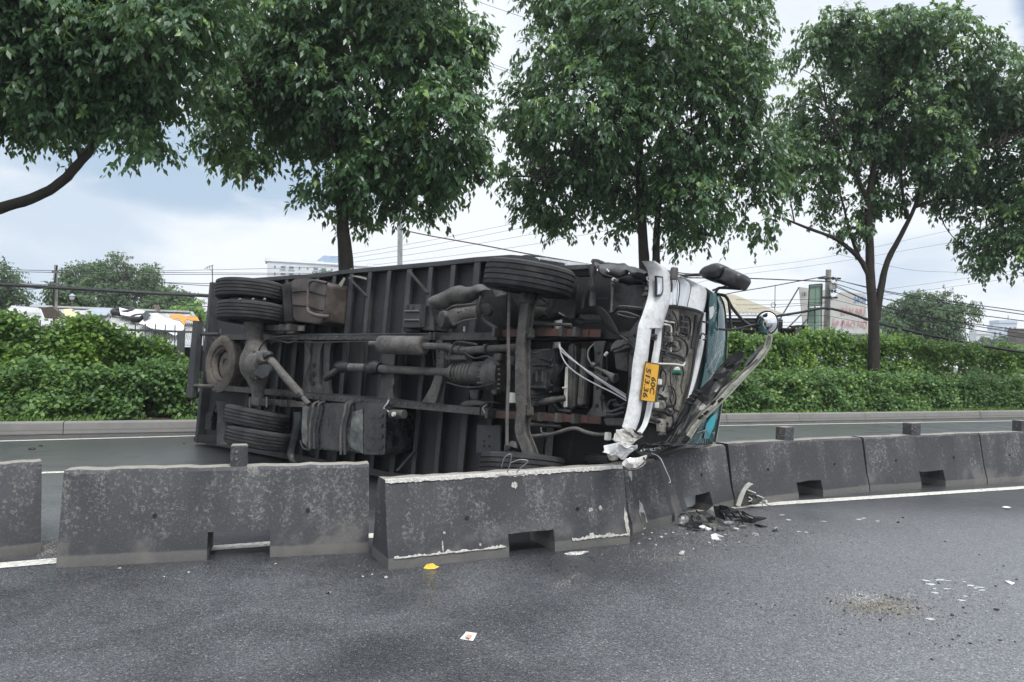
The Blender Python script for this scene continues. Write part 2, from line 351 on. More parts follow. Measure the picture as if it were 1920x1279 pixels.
barrier(b1l, b1r, .60, height_at(b1r,80,864), 'stained concrete barrier cut off by the left edge of the photograph', 0, (.45,.62), .17, seed=1)
b2l, b2r = G_(105,1065), G_(691,1036)
barrier(b2l, b2r, height_at(b2l,116,882), height_at(b2r,692,870), 'straight stained concrete barrier with a short post whose slot frames the white line', 1, (.455,.66), .19, (.545,.115,.155), holes=((.285,.50),(.785,.50)), seed=2)
b3l, b3r = G_(728,1069), G_(1181,1019)
B3 = barrier(b3l, b3r, height_at(b3l,722,900), height_at(b3r,1168,873), 'knocked askew concrete barrier with white chipped edges and bare bent rebar on top', 2, (.46,.655), .165, holes=((.30,.50),(.77,.50)), seed=3)
b4l, b4r = G_(1186,1000), G_(1377,951)
B4 = barrier(b4l, b4r, height_at(b4l,1170,872), height_at(b4r,1378,834), 'turned concrete barrier with a smashed corner under the truck bumper and dark wet streaks', 3, (.50,.76), .20, holes=((.70,.62),), seed=4)
b5l, b5r = G_(1379,951), G_(1630,922)
barrier(b5l, b5r, height_at(b5l,1378,832), height_at(b5r,1616,820), 'concrete barrier with a short post just right of the smashed one', 4, (.44,.625), .19, (.44,.16,.15), holes=((.25,.55),(.75,.55)), seed=5)
b6l, b6r = G_(1632,922), G_(1850,908)
barrier(b6l, b6r, height_at(b6l,1617,820), height_at(b6r,1838,812), 'intact concrete barrier with a short post, second from the right edge', 5, (.42,.63), .20, (.45,.17,.15), holes=((.24,.55),(.74,.55)), seed=6)
b7l = G_(1852,908); b7r = b7l + (b6r-b6l)*1.05
barrier(b7l, b7r, height_at(b7l,1840,812), height_at(b7l,1840,812), 'concrete barrier cut off by the right edge of the photograph', 6, (.42,.62), .20, (.44,.17,.15), holes=((.24,.55),), seed=7)
b8l = b7r + (b6r-b6l).normalized()*.02
# broken white edges of the knocked barriers
def chips(B, spec, m='chip', seed=0):
    root, g = B; r_ = random.Random(seed)
    for name, f0, f1, zf, w, along_top in spec:
        bm = bmesh.new(); n = max(4, int((f1-f0)*g['L']/.014)); st = g['st']; up = []; dn = []
        for i in range(n+1):
            f = f0 + (f1-f0)*i/n; x = f*g['L']; k_ = max(.05, .5+.9*mnoise.noise(Vector((f*31,seed,.3)))); r_u = r_.uniform; h = g['h'][0]+(g['h'][1]-g['h'][0])*f
            if along_top:
                a = (st+.012+(.25+k_*.75)*r_u(.6,1)*w*1.5, h+.006); m_ = (st-.002, h+.004); b = (st-.012-.002, h-.016-k_*r_u(.2,1)*w)
                up.append([bm.verts.new(g['P'](x, p)) for p in (a, m_, b)])
            else:
                z = zf; yb = -.005; y2 = .0
                zz = z + k_*r_u(.2,1)*w*1.3; k = (zz-.075)/(g['h'][0]*.34-.075); yy = .004 + k*(.008+st*.28) - .006
                up.append([bm.verts.new(g['P'](x, p)) for p in ((yy, zz), (-.003, z), (-.004, z-r_.uniform(0,.3)*w))])
        for i in range(n):
            for k in range(2): bm.faces.new((up[i][k], up[i+1][k], up[i+1][k+1], up[i][k+1]))
        obj(name, bm, M[m], root)
chips(B3, [('chipped_edge',.0,.995,.5,.020,True),('scraped_edge',.02,.445,.078,.024,False),('scraped_edge',.73,.995,.078,.040,False)], seed=4)
# ================================================================== FOLIAGE
def mat_leaf(name, dark, mid, young, rough=.42, transl=.28, spec=.5):
    n = NT(name); a = n.attr('leaf_tint'); geo = n.N.new('ShaderNodeNewGeometry')
    rp = n.N.new('ShaderNodeValToRGB'); e = rp.color_ramp.elements; e[0].position = 0; e[0].color = (*dark,1); e[1].position = .55; e[1].color = (*mid,1)
    k = e.new(.86); k.color = tuple(m*.7+y*.3 for m, y in zip(mid, young))+(1,); k = e.new(1.0); k.color = (*young,1); n.L.new(a, rp.inputs[0])
    n.done(rp.outputs[0], rough, None, 0, spec)
    tr = n.N.new('ShaderNodeBsdfTranslucent'); n.L.new(n.mix(.5, rp.outputs[0], young), tr.inputs[0]); mx = n.N.new('ShaderNodeMixShader'); mx.inputs[0].default_value = transl
    n.L.new(n.b.outputs[0], mx.inputs[1]); n.L.new(tr.outputs[0], mx.inputs[2]); n.L.new(mx.outputs[0], n.out.inputs[0]); return n.m
M['leaf'] = mat_leaf('street_tree_leaf', (.030,.076,.040), (.088,.178,.078), (.26,.40,.105), .33, .38, .65)
M['leaf_hedge'] = mat_leaf('hedge_leaf', (.048,.115,.032), (.125,.245,.050), (.32,.47,.075), .45, .3)
M['leaf_shrub'] = mat_leaf('shrub_leaf', (.046,.110,.036), (.108,.215,.062), (.25,.38,.09), .45, .3)
M['leaf_far'] = mat_leaf('far_tree_leaf', (.06,.105,.06), (.10,.165,.08), (.17,.24,.09), .6, .3, .3)  # lighter greens put distance haze into the leaf colour
M['bark'] = grimy('street_tree_bark', (.028,.024,.021), (.055,.05,.042), .9, 0, 4, .5, 30, .7, .2)
M['twig'] = plain('thin_twig_bark', (.04,.034,.028), .9)
def leaf_mesh(name, pos, dirs, nrm, length, width, tint, m, parent, seg=True):
    """many leaves in one mesh: pos/dirs/nrm are n x 3 arrays, each leaf a folded pointed blade of four triangles"""
    n = len(pos); d = dirs/np.linalg.norm(dirs,axis=1,keepdims=True); s = np.cross(d, nrm); s /= np.linalg.norm(s,axis=1,keepdims=True)+1e-9; u = np.cross(s, d)
    L_ = length[:,None]; W = width[:,None]
    base = np.array(parent_base(parent))
    p0 = pos-base
    V = np.stack([p0, p0+d*L_*.42+s*W-u*L_*.02, p0+d*L_*.45-u*L_*.07+u*0, p0+d*L_*.42-s*W-u*L_*.02, p0+d*L_*.96-u*L_*.16], 1).reshape(-1,3)
    idx = np.array([0,1,2, 0,2,3, 1,4,2, 2,4,3]); F = (np.arange(n)[:,None]*5+idx[None]).reshape(-1)
    me = bpy.data.meshes.new(name); me.vertices.add(n*5); me.vertices.foreach_set('co', V.astype(np.float32).ravel())
    me.loops.add(n*12); me.loops.foreach_set('vertex_index', F.astype(np.int32)); me.polygons.add(n*4)
    me.polygons.foreach_set('loop_start', np.arange(0,n*12,3,dtype=np.int32)); me.polygons.foreach_set('loop_total', np.full(n*4,3,np.int32))
    at_ = me.attributes.new('leaf_tint','FLOAT','FACE'); at_.data.foreach_set('value', np.repeat(tint,4).astype(np.float32))
    me.update(calc_edges=True); me.validate(); o = link(name, me, m, parent); o['kind'] = 'stuff'; return o
def unit(v): return v/(np.linalg.norm(v,axis=1,keepdims=True)+1e-9)
def noise3(P, f, seed=0): return np.array([mnoise.noise(Vector(p)*f+Vector((seed*7.1,seed*3.3,seed))) for p in P])
def crown(parent, blobs, n_spray, leaf=.17, per=15, gap=.0, seed=0, m='leaf', name='foliage', droop=.85, spray=.5, wid=.225, stems=True):
    """blobs: (centre, radius3). Sprays of hanging leaves spread through and mostly near the skin of the blobs"""
    g = np.random.default_rng(seed); cs = np.array([np.array(b[0]) for b in blobs]); rs = np.array([b[1] for b in blobs])
    wgt = (rs.prod(1))**(2/3); wgt /= wgt.sum(); k = g.choice(len(blobs), n_spray, p=wgt)
    dv = unit(g.normal(size=(n_spray,3))); rad = np.where(g.random(n_spray) < .72, g.uniform(.78,1.06,n_spray), g.uniform(.25,.8,n_spray))
    P = cs[k] + dv*rs[k]*rad[:,None]
    inside = np.zeros(n_spray, int)
    for c, r in zip(cs, rs): inside += ((((P-c)/r)**2).sum(1) < .55)
    keep = (noise3(P, .55, seed) + .55*noise3(P, 1.6, seed+2) > -.12-.22*(1-gap)) & ~((inside > 1) & (g.random(n_spray) < .55))
    P = P[keep]; dv = dv[keep]; n = len(P)
    out = dv*np.array([1,1,.35]) + g.normal(size=(n,3))*.55; out[:,2] -= .15; out = unit(out)
    stint = np.clip(g.normal(.36,.2,n) + .16*noise3(P, .7, seed+5) + .10*dv[:,2], 0, .9)
    young = (g.random(n) < .11) & (dv[:,2] > -.3); stint = np.where(young, g.uniform(.75,1.0,n), stint)
    t = np.tile(np.linspace(.08,1,per),(n,1)); side = np.tile(np.where(np.arange(per)%2==0,1,-1),(n,1))
    q = unit(np.cross(out, np.array([0,0,1.0])))
    L_ = spray*g.uniform(.6,1.25,n)
    pos = P[:,None,:] + out[:,None,:]*(t*L_[:,None])[:,:,None] - np.array([0,0,1.0])*((t**2)*L_[:,None]*.45*droop)[:,:,None] + g.normal(size=(n,per,3))*.028
    d = out[:,None,:]*.45 + q[:,None,:]*(side*.55)[:,:,None] + np.array([0,0,-1.0])*(droop*g.uniform(.35,1.35,(n,per)))[:,:,None] + g.normal(size=(n,per,3))*.3
    nr = out[:,None,:]*.35 + np.array([0,0,1.0]) + g.normal(size=(n,per,3))*.35
    ln = leaf*g.uniform(.65,1.2,(n,per)); tint = np.clip(stint[:,None] + g.normal(0,.09,(n,per)), 0, 1)
    o = leaf_mesh(name, pos.reshape(-1,3), d.reshape(-1,3), nr.reshape(-1,3), ln.ravel(), (ln*wid).ravel(), tint.ravel(), M[m], parent)
    return P
def twigs(parent, origin_pts, targets, count, r0, seed, name='twigs'):
    g = random.Random(seed); bm = bmesh.new()
    for i in range(count):
        t = Vector(g.choice(targets)); o = min(origin_pts, key=lambda p: (p-t).length*g.uniform(.8,1.25))
        mid = (o+t)/2 + Vector((g.uniform(-.25,.25), g.uniform(-.25,.25), g.uniform(.0,.35)))
        pts = smooth_path([o, mid, t], 4); add_tube(bm, pts, [r0*(1-.8*k/(len(pts)-1)) for k in range(len(pts))], 5)
    o = obj(name, bm, M['bark'], parent, smooth=True); o['kind'] = 'stuff'; return o
def limb(parent, pts, r0, r1, name='branch', n=5):
    pts = smooth_path(pts, n); m_ = len(pts)-1; bm = bmesh.new()
    add_tube(bm, pts, [r0+(r1-r0)*(i/m_)**.8 for i in range(len(pts))], 10); rough_up(bm, .012, 5); rough_up(bm, .006, 18)
    obj(name, bm, M['bark'], parent, smooth=True, angle=60); return pts
def blob_list(spec, Y, seed, depth=1.0):
    g = random.Random(seed); out = []
    for x, y, r in spec:
        dy = g.uniform(-.9,.9)*depth; rr = max(.2, r*(Y+dy)/FPX*.93-.10)
        out.append((at(x, y, Y+dy), (rr, rr*g.uniform(.95,1.25), rr*g.uniform(.85,1.0))))
    return out
def foot(px, s):                                          # a point on the verge under a trunk
    p = on_s(px, 700, s); return Vector((p.x, p.y, .17))
def up_path(base, pixels, Y=None):
    Y = Y or base.y; return [at(x, y, Y+dy) for x, y, dy in pixels]
# ---- first tree: its trunk stands left of the frame, one bent limb comes in
Y1 = 13.6; f1 = Vector((at(-170,700,Y1+1.2).x, Y1+1.2, .17))
t1 = thing('street_tree', 'leafy street tree at the left edge with one bare bent limb reaching in from outside', 'tree', f1, 'street trees along the verge')
tr = limb(t1, [f1-Vector((0,0,.3)), f1+Vector((.05,0,.9)), at(-150,420,Y1+1), at(-160,200,Y1+.9), at(-150,0,Y1+1)], .20, .09, 'trunk')
b1 = limb(t1, [at(-155,440,Y1+1), at(-60,412,Y1+.6), at(0,391,Y1+.2), at(70,368,Y1), at(118,338,Y1), at(152,302,Y1), at(178,272,Y1), at(196,246,Y1), at(205,190,Y1)], .125, .055)
b1b = limb(t1, [at(152,300,Y1), at(146,282,Y1-.1), at(134,262,Y1-.1), at(120,200,Y1-.2)], .055, .03)
b1c = limb(t1, [at(196,246,Y1), at(250,160,Y1+.2), at(300,90,Y1+.3)], .05, .02)
spec1 = [(-60,40,150),(60,110,135),(185,85,140),(320,60,100),(285,150,80),(190,190,85),(60,190,70),(-70,180,90),(120,200,55),(255,255,38),(285,268,25),(240,200,50),(200,-70,160),(20,-60,170),(345,-40,130),(20,235,32),(135,250,22)]
P1 = crown(t1, blob_list(spec1, Y1, 1, .7), 5200, .165, 15, .2, 21, spray=.45)
twigs(t1, b1[-14:]+b1b[-8:]+b1c+tr[-6:], P1, 130, .022, 3)
# ---- second tree, behind the tail of the truck
f2 = foot(647, 16.9); Y2 = f2.y
t2 = thing('street_tree', 'dark leafy tree rising straight behind the tipped cargo floor', 'tree', f2, 'street trees along the verge')
tr2 = limb(t2, [f2-Vector((0,0,.3)), at(650,640,Y2), at(649,500,Y2), at(644,440,Y2), at(641,400,Y2), at(637,280,Y2), at(640,180,Y2), at(650,60,Y2), at(655,-60,Y2)], .225, .06, 'trunk')
l2 = []
for pp in ([(640,300,0),(600,230,-.4),(520,170,-.8),(450,150,-1)], [(640,260,0),(700,190,.4),(790,130,.8),(840,90,1)], [(645,150,0),(580,60,.6),(540,10,.8)], [(641,330,0),(700,300,-.5),(790,280,-.9)], [(650,60,0),(720,0,-.5),(790,-40,-.8)]):
    l2 += limb(t2, [at(x,y,Y2+dy) for x,y,dy in pp], .075, .018)
spec2 = [(435,255,62),(425,190,52),(460,120,95),(600,50,130),(640,160,120),(570,225,75),(790,110,120),(830,215,85),(880,280,40),(725,275,85),(590,345,36),(615,315,40),(690,365,52),(790,345,58),(825,310,52),(760,395,28),(560,120,105),(540,-20,120),(760,-30,140),(860,60,55),(440,300,32),(485,290,32),(505,190,62),(690,310,60),(890,320,24),(660,400,20)]
P2 = crown(t2, blob_list(spec2, Y2, 2, 1.0), 6000, .185, 15, .50, 22, spray=.46)
twigs(t2, l2+tr2[-18:], P2, 200, .024, 4)
# ---- third tree with its twin stems, over the cab
f3 = foot(1216, 17.0); Y3 = f3.y
t3 = thing('street_tree', 'broad tree with two close stems standing behind the truck cab', 'tree', f3, 'street trees along the verge')
tr3 = limb(t3, [f3-Vector((0,0,.3)), at(1214,640,Y3), at(1208,500,Y3), at(1204,420,Y3), at(1199,320,Y3), at(1195,200,Y3), at(1200,60,Y3), at(1210,-70,Y3)], .20, .05, 'trunk')
tr3b = limb(t3, [at(1214,650,Y3), at(1228,560,Y3), at(1230,480,Y3), at(1233,410,Y3), at(1242,330,Y3), at(1262,220,Y3), at(1290,90,Y3)], .15, .04, 'stem')
l3 = []
for pp in ([(1199,330,0),(1130,310,-.5),(1040,330,-.9),(960,330,-1.2)], [(1195,230,0),(1120,170,.5),(1040,120,.9)], [(1242,330,0),(1310,270,-.6),(1400,250,-1)], [(1262,220,0),(1340,140,.5),(1400,80,.8)], [(1236,380,0),(1300,350,.7),(1380,350,1.2)], [(1200,100,0),(1150,30,0),(1110,-30,0)]):
    l3 += limb(t3, [at(x,y,Y3+dy) for x,y,dy in pp], .075, .018)
spec3 = [(1015,100,62),(1080,60,100),(1220,50,140),(1360,60,85),(1410,110,48),(1370,150,80),(1000,205,70),(1100,220,125),(1250,210,140),(1385,270,88),(985,315,52),(1050,360,68),(1160,370,62),(1290,370,80),(1395,385,68),(1200,300,90),(1280,440,28),(1325,440,26),(1050,425,18),(1020,410,24),(1155,425,20),(1240,-60,150),(1060,-50,100),(1420,-20,40),(1440,330,48),(1430,420,24),(985,385,26),(1110,300,60)]
P3 = crown(t3, blob_list(spec3, Y3, 3, 1.2), 6200, .19, 15, .50, 23, spray=.48)
twigs(t3, l3+tr3[-16:]+tr3b[-10:], P3, 240, .026, 5)
# ---- fourth tree, forked, in front of the hedge on the right
f4 = foot(1637, 16.9); Y4 = f4.y
t4 = thing('street_tree', 'forked tree on the right rising out of the hedge with a spreading dark crown', 'tree', f4, 'street trees along the verge')
tr4 = limb(t4, [f4-Vector((0,0,.3)), at(1637,740,Y4), at(1638,690,Y4), at(1638,600,Y4), at(1632,520,Y4), at(1630,440,Y4), at(1628,380,Y4), at(1640,300,Y4), at(1655,180,Y4), at(1660,60,Y4)], .235, .05, 'trunk')
tr4b = limb(t4, [at(1642,600,Y4), at(1652,540,Y4), at(1664,490,Y4), at(1690,440,Y4), at(1715,388,Y4), at(1745,300,Y4), at(1790,190,Y4)], .13, .035, 'stem')
tr4c = limb(t4, [at(1631,520,Y4), at(1612,486,Y4), at(1570,450,Y4-.2), at(1520,430,Y4-.4), at(1475,412,Y4-.5)], .10, .03)
l4 = []
for pp in ([(1612,486,0),(1595,440,.2),(1580,380,.4),(1560,310,.6)], [(1628,380,0),(1590,290,-.4),(1550,200,-.8)], [(1745,300,0),(1810,280,-.6),(1880,270,-1)], [(1715,388,0),(1790,370,.6),(1870,400,1)], [(1650,230,0),(1700,150,.5),(1730,90,.7)], [(1700,410,0),(1690,330,-.5),(1700,250,-.8)]):
    l4 += limb(t4, [at(x,y,Y4+dy) for x,y,dy in pp], .07, .016)
spec4 = [(1535,95,58),(1575,60,55),(1655,100,90),(1770,95,85),(1865,140,75),(1545,190,80),(1590,270,85),(1700,220,105),(1830,230,105),(1930,300,110),(1515,320,55),(1605,355,62),(1690,325,62),(1800,345,55),(1880,430,72),(1850,485,32),(1935,470,62),(1600,420,26),(1560,390,34),(1930,180,60),(1740,290,70),(1515,260,60),(1690,45,45),(1770,40,40),(1990,400,100),(1660,390,22)]
P4 = crown(t4, blob_list(spec4, Y4, 4, 1.3), 7800, .19, 15, .5, 24, spray=.48)
twigs(t4, l4+tr4[-14:]+tr4b[-10:]+tr4c[-6:], P4, 260, .028, 6)
# ================================================================== HEDGE
def hedge(name, label, r0, r1, s0, s1, hfun, n, leaf, m, seed, cat='hedge', tilt=1.0, zb=.17, stuff_loc=None):
    """leaves over the front, the top and inside a bank of growth whose skin is thrown about by noise"""
    g = np.random.default_rng(seed); root = thing(name, label, cat, road((r0+r1)/2, (s0+s1)/2, zb))
    r = g.uniform(r0, r1, n); face = g.random(n)
    hh = np.array([hfun(x) for x in r])
    u = g.random(n)**.8
    z = np.where(face < .72, u*hh, hh)
    s = np.where(face < .72, s0, g.uniform(s0, s1, n))
    bul = np.array([mnoise.noise(Vector((a*1.1, b*1.3, seed)))*.42 + mnoise.noise(Vector((a*2.6, b*2.8, seed+4)))*.24 for a, b in zip(r, z+s)])
    prof_ = np.where(face < .72, .32*(z/np.maximum(hh,.1))**2, 0)
    s = s + prof_ + np.where(face < .72, -bul, 0) + g.exponential(.09, n)*np.where(face<.72,1,0)
    z = z + np.where(face < .72, 0, bul*.7 - g.exponential(.07, n)) + zb - .02
    P = r[:,None]*np.array(RX) + s[:,None]*np.array(RY) + np.stack([np.zeros(n), np.zeros(n), z], 1)
    k = noise3(P, 1.5, seed) + .4*noise3(P, 3.7, seed+1) > -.36; P = P[k]; n = len(P); face = face[k]
    per = 6; spr = unit(g.normal(size=(n,3))*.6 + np.where(face[:,None]<.72, -np.array(RY)*.9+np.array([0,0,.35]), np.array([0,0,.9])-np.array(RY)*.2))
    t = np.tile(np.linspace(.1,1,per),(n,1)); ln_ = g.uniform(.7,1.3,n)*leaf*2.3
    pos = P[:,None,:] + spr[:,None,:]*(t*ln_[:,None])[:,:,None] + g.normal(size=(n,per,3))*leaf*.3
    d = spr[:,None,:]*.5 + unit(g.normal(size=(n*per,3))).reshape(n,per,3)*.75 + np.array([0,0,-.35*tilt])
    nr = -np.array(RY)*.45+np.array([0,0,1.0]) + g.normal(size=(n,per,3))*.45
    tint = np.clip(g.normal(.42,.2,(n,1)) + .28*noise3(P,.9,seed+9)[:,None] + g.normal(0,.1,(n,per)) + np.where(t>.8,.12,0) + np.where(g.random((n,1))<.07,.35,0), 0, 1)
    l = leaf*g.uniform(.6,1.25,(n,per))
    leaf_mesh('foliage', pos.reshape(-1,3), d.reshape(-1,3), nr.reshape(-1,3), l.ravel(), (l*.36).ravel(), tint.ravel(), M[m], root)
    ns = int((r1-r0)*5); a = g.uniform(r0, r1, ns); hh = np.array([hfun(x) for x in a])+zb; hs = g.gamma(1.6, .13, ns)      # loose shoots standing above the top
    per = 9; t = np.tile(np.linspace(-.3,1,per),(ns,1)); ss = g.uniform(s0+.1, s1, ns); ln = g.normal(size=(ns,2))*.35
    pos = a[:,None,None]*np.array(RX)+ss[:,None,None]*np.array(RY)+np.stack([t*hs[:,None]*ln[:,:1], t*hs[:,None]*ln[:,1:], hh[:,None]+t*hs[:,None]],2)+g.normal(size=(ns,per,3))*.03
    d = g.normal(size=(ns,per,3))*.7+np.array([0,0,-.1]); nr = np.array([0,0,1.0])+g.normal(size=(ns,per,3))*.5; l = leaf*g.uniform(.6,1.1,(ns,per))
    leaf_mesh('shoots', pos.reshape(-1,3), d.reshape(-1,3), nr.reshape(-1,3), l.ravel(), (l*.33).ravel(), np.clip(g.normal(.68,.18,(ns,per)),0,1).ravel(), M[m], root)
    bm = bmesh.new(); q = random.Random(seed)                                   # woody stems standing inside
    for i in range(int((r1-r0)*5)):
        a = q.uniform(r0, r1); h = hfun(a); p = road(a, (s0+s1)/2+q.uniform(-.1,.5), zb-.05)
        add_tube(bm, smooth_path([p, p+RX*q.uniform(-.2,.2)+Vector((0,0,h*.45)), p+RX*q.uniform(-.4,.4)-RY*q.uniform(0,.3)+Vector((0,0,h*.95))], 3), [.016,.015,.013,.012,.010,.008,.006], 5)
    o = obj('stems', bm, M['twig'], root); o['kind'] = 'stuff'; return root
nz = lambda x, f, s: mnoise.noise(Vector((x*f, s, 2.2)))
# tall creeper on the fence and the low shrubs before it; the left part ends where the bare fence shows
def hl(r):
    h = 1.86 + .32*nz(r,.9,1)+.22*nz(r,2.6,2)
    if r > -1.6: h -= min(1.0, (r+1.6)*.62)
    return max(.95, h-.12)
RL = -8.5; SPL = -.15
hedge('creeper_hedge', 'ragged bright green creeper over the fence left of the truck', RL, SPL, 16.6, 17.3, hl, 9500, .105, 'leaf_hedge', 31)
hedge('shrub_row', 'low leafy shrubs along the kerb left of the truck', RL, 3.0, 15.75, 16.5, lambda r: .82+.16*nz(r,.9,5)+.10*nz(r,2.2,6), 10500, .095, 'leaf_shrub', 32)
hedge('creeper_hedge', 'tall even green creeper hedge behind the forked tree on the right', 9.0, 36.0, 17.25, 18.0, lambda r: 1.98+.13*nz(r,.7,3)+.12*nz(r,2.2,4), 20000, .115, 'leaf_hedge', 33)
hedge('shrub_row', 'low dense shrubs along the kerb right of the truck', 9.0, 36.0, 15.7, 16.5, lambda r: .88+.12*nz(r,.9,7)+.10*nz(r,2.6,8), 16000, .105, 'leaf_shrub', 34)
# grass and creeping weeds over the kerb edge
g = np.random.default_rng(5); n = 9000
r = g.uniform(-9, 36, n); s = S_KERB+.30+g.exponential(.28, n); P = r[:,None]*np.array(RX)+s[:,None]*np.array(RY); P[:,2] = .175
P = P[noise3(P, 1.2, 3) > -.1]; n = len(P)
root = thing('verge_weeds', 'thin grass and creeping weeds on the soil behind the kerb', 'grass', road(0, S_KERB+.6, .17)); root['kind'] = 'stuff'; del root['category']
d = g.normal(size=(n,3))*.6+np.array([0,0,.9]); ln = g.uniform(.06,.16,n)
leaf_mesh('weed_blades', P, d, g.normal(size=(n,3))+np.array([0,-1,0]), ln, ln*.13, np.clip(g.normal(.5,.25,n),0,1), M['leaf_hedge'], root)
# ================================================================== THE TRUCK, on its side
M['floor'] = grimy('truck_floor_steel', (.027,.029,.034), (.052,.053,.055), .7, 0, 2.2, .55, 30, .2, .3)
M['rib'] = grimy('floor_rib_steel', (.040,.042,.048), (.080,.079,.079), .65, 0, 3, .5, 40, .15, .3)
M['chassis'] = grimy('dirty_chassis_paint', (.034,.034,.036), (.105,.101,.097), .55, .15, 3.5, .55, 45, .25, .45)
M['dusty'] = grimy('dust_caked_metal', (.048,.047,.047), (.165,.155,.145), .8, .1, 4, .7, 40, .35, .25)
M['cast'] = grimy('dusty_cast_metal', (.046,.045,.045), (.150,.141,.131), .60, .35, 6, .6, 50, .35, .45)
M['rust'] = grimy('rust_red_spring', (.095,.050,.040), (.055,.048,.045), .8, .1, 5, .5, 40, .3, .25)
M['engine'] = grimy('oily_engine_metal', (.024,.027,.031), (.10,.095,.09), .5, .3, 8, .45, 60, .3, .45)
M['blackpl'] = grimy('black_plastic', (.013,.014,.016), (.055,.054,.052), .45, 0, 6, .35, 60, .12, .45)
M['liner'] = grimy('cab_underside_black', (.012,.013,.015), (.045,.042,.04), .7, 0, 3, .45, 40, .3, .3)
M['rubber'] = grimy('tyre_rubber', (.017,.018,.020), (.062,.062,.062), .75, 0, 4, .55, 60, .25, .3)
M['rubber_dust'] = grimy('dusty_spare_rubber', (.05,.047,.043), (.17,.15,.13), .9, 0, 4, .7, 60, .25, .2)
M['rimsteel'] = grimy('wheel_rim_steel', (.07,.068,.066), (.16,.14,.12), .6, .3, 6, .5)
M['tankblk'] = grimy('black_tank_paint', (.016,.018,.021), (.070,.068,.064), .36, .1, 3.2, .42, 35, .15, .5)
M['tankscr'] = grimy('scraped_tank_metal', (.05,.055,.055), (.27,.29,.26), .5, .3, 2.2, .55, 25, .2, .5)
M['tankbrn'] = grimy('brown_dirty_tank', (.058,.049,.045), (.135,.112,.10), .5, .2, 3.2, .5, 40, .2, .5)
M['white'] = grimy('white_cab_paint', (.62,.63,.64), (.30,.285,.26), .32, 0, 4.5, .34, 30, .05, .5)
M['crumple'] = grimy('crumpled_white_bumper', (.55,.53,.50), (.16,.145,.12), .5, 0, 11, .55, 30, .3, .45)
M['beige'] = grimy('beige_bulkhead_paint', (.27,.255,.22), (.075,.068,.058), .5, 0, 8, .58, 40, .3, .4)
M['frame'] = grimy('pale_green_panel_back', (.26,.265,.22), (.085,.08,.065), .5, 0, 5, .45, 30, .3, .45)
M['hose'] = plain('grey_hose', (.33,.34,.35), .5); M['blackhose'] = plain('black_hose', (.022,.022,.024), .5)
M['whitepipe'] = plain('white_pipe', (.55,.54,.50), .5)
M['platey'] = grimy('yellow_number_plate', (.72,.38,.022), (.34,.20,.05), .4, 0, 9, .32, 60, .05); M['ink'] = plain('black_plate_ink', (.015,.015,.015), .5)
M['mirror'] = plain('mirror_glass_silver', (.85,.87,.88), .03, 1.0, vary=.02)
M['cable'] = plain('black_cable', (.015,.015,.017), .6)
def mat_glass(name, col, rough, trans, spec=.5, coat=0.0):
    n = NT(name); f = n.noise(5, 4, .6, .6); return n.done(col, rough, n.bump(f, .25, .02), 0, spec, **{'Transmission Weight': trans, 'IOR': 1.5, 'Coat Weight': coat})
M['screen'] = mat_glass('cracked_teal_windscreen', (.03,.20,.21), .06, .78, .8, .3)
M['lens'] = mat_glass('clear_lamp_lens', (.80,.82,.85), .10, .55, .6)
M['chrome'] = plain('lamp_reflector', (.75,.76,.78), .18, 1.0)
M['tealpaper'] = plain('teal_sun_film', (.03,.30,.36), .35)
TH = R(40); AL = R(5.0)
TA = Vector((math.cos(TH), -math.sin(TH), 0)); W0 = Vector((math.sin(TH), math.cos(TH), 0))
TN = W0*math.cos(AL) - Vector((0,0,1))*math.sin(AL); TB = Vector((0,0,1))*math.cos(AL) + W0*math.sin(AL)
TO = Vector((-5.35, 11.9, 1.27)); TF0 = Vector((1.26, 6.35, 1.27))
FR = dict(A=(340,470,2.974), B=(680,470,2.974), C=(1000,470,2.974), D=(340,500,3.457), E=(940,620,4.568), F=(960,480,7.111), G=(740,520,7.104), H=(1180,480,6.393), I=(1190,560,4.263), P=(0,0,1))
def pix(f, X, Y): ox, oy, s = FR[f]; return ox+X/s, oy+Y/s
def T(f, X, Y, w=0.0):
    d = ray(*pix(f, X, Y)); t = (w + (TO-CAM).dot(TN))/d.dot(TN); return CAM + d*t
def FP(f, X, Y, du=0.0):
    d = ray(*pix(f, X, Y)); t = (du + (TF0-CAM).dot(TA))/d.dot(TA); return CAM + d*t
def uvw(p): q = p-TO; return q.dot(TA), q.dot(TB), q.dot(TN)
def UVW(u, v, w): return TO + TA*u + TB*v + TN*w
truck_base = Vector((-1.6, 9.6, 0))
truck = thing('box_truck', 'white cab box truck lying on its side with its dirty underside facing the road', 'truck', truck_base)
def slab(name, f, pts, w, th, m, parent=None, bevel=0.0, jag=0.0, smooth=False):
    bm = bmesh.new(); P = [T(f, x, y, w) for x, y in pts]
    if jag: P = [p + Vector(mnoise.noise_vector(p*7))*jag for p in P]
    add_prism(bm, P, TN*th); return obj(name, bm, M[m], parent or truck, bevel=bevel, smooth=smooth)
def pipe(name, f, pts, rad, m, parent=None, sm=5, seg=10, flat=1.0, front=False, plane=None):
    """pts: (X, Y, w) or in the front plane (X, Y, du); rad in traced pixels, one value or one per point"""
    P = [(FP if front else T)(f, *p) for p in pts]; s = FR[f][2]
    rs = [(rad if isinstance(rad,(int,float)) else rad[i])/s/FPX*p.y for i, p in enumerate(P)]
    if sm > 1:
        Q = smooth_path(P, sm); rq = [rs[min(i//sm, len(rs)-1)]*(1-(i%sm)/sm) + rs[min(i//sm+1, len(rs)-1)]*((i%sm)/sm) for i in range(len(Q))]
    else: Q, rq = P, rs
    bm = bmesh.new(); add_tube(bm, Q, rq, seg, flat=flat); return obj(name, bm, M[m], parent or truck, smooth=True)
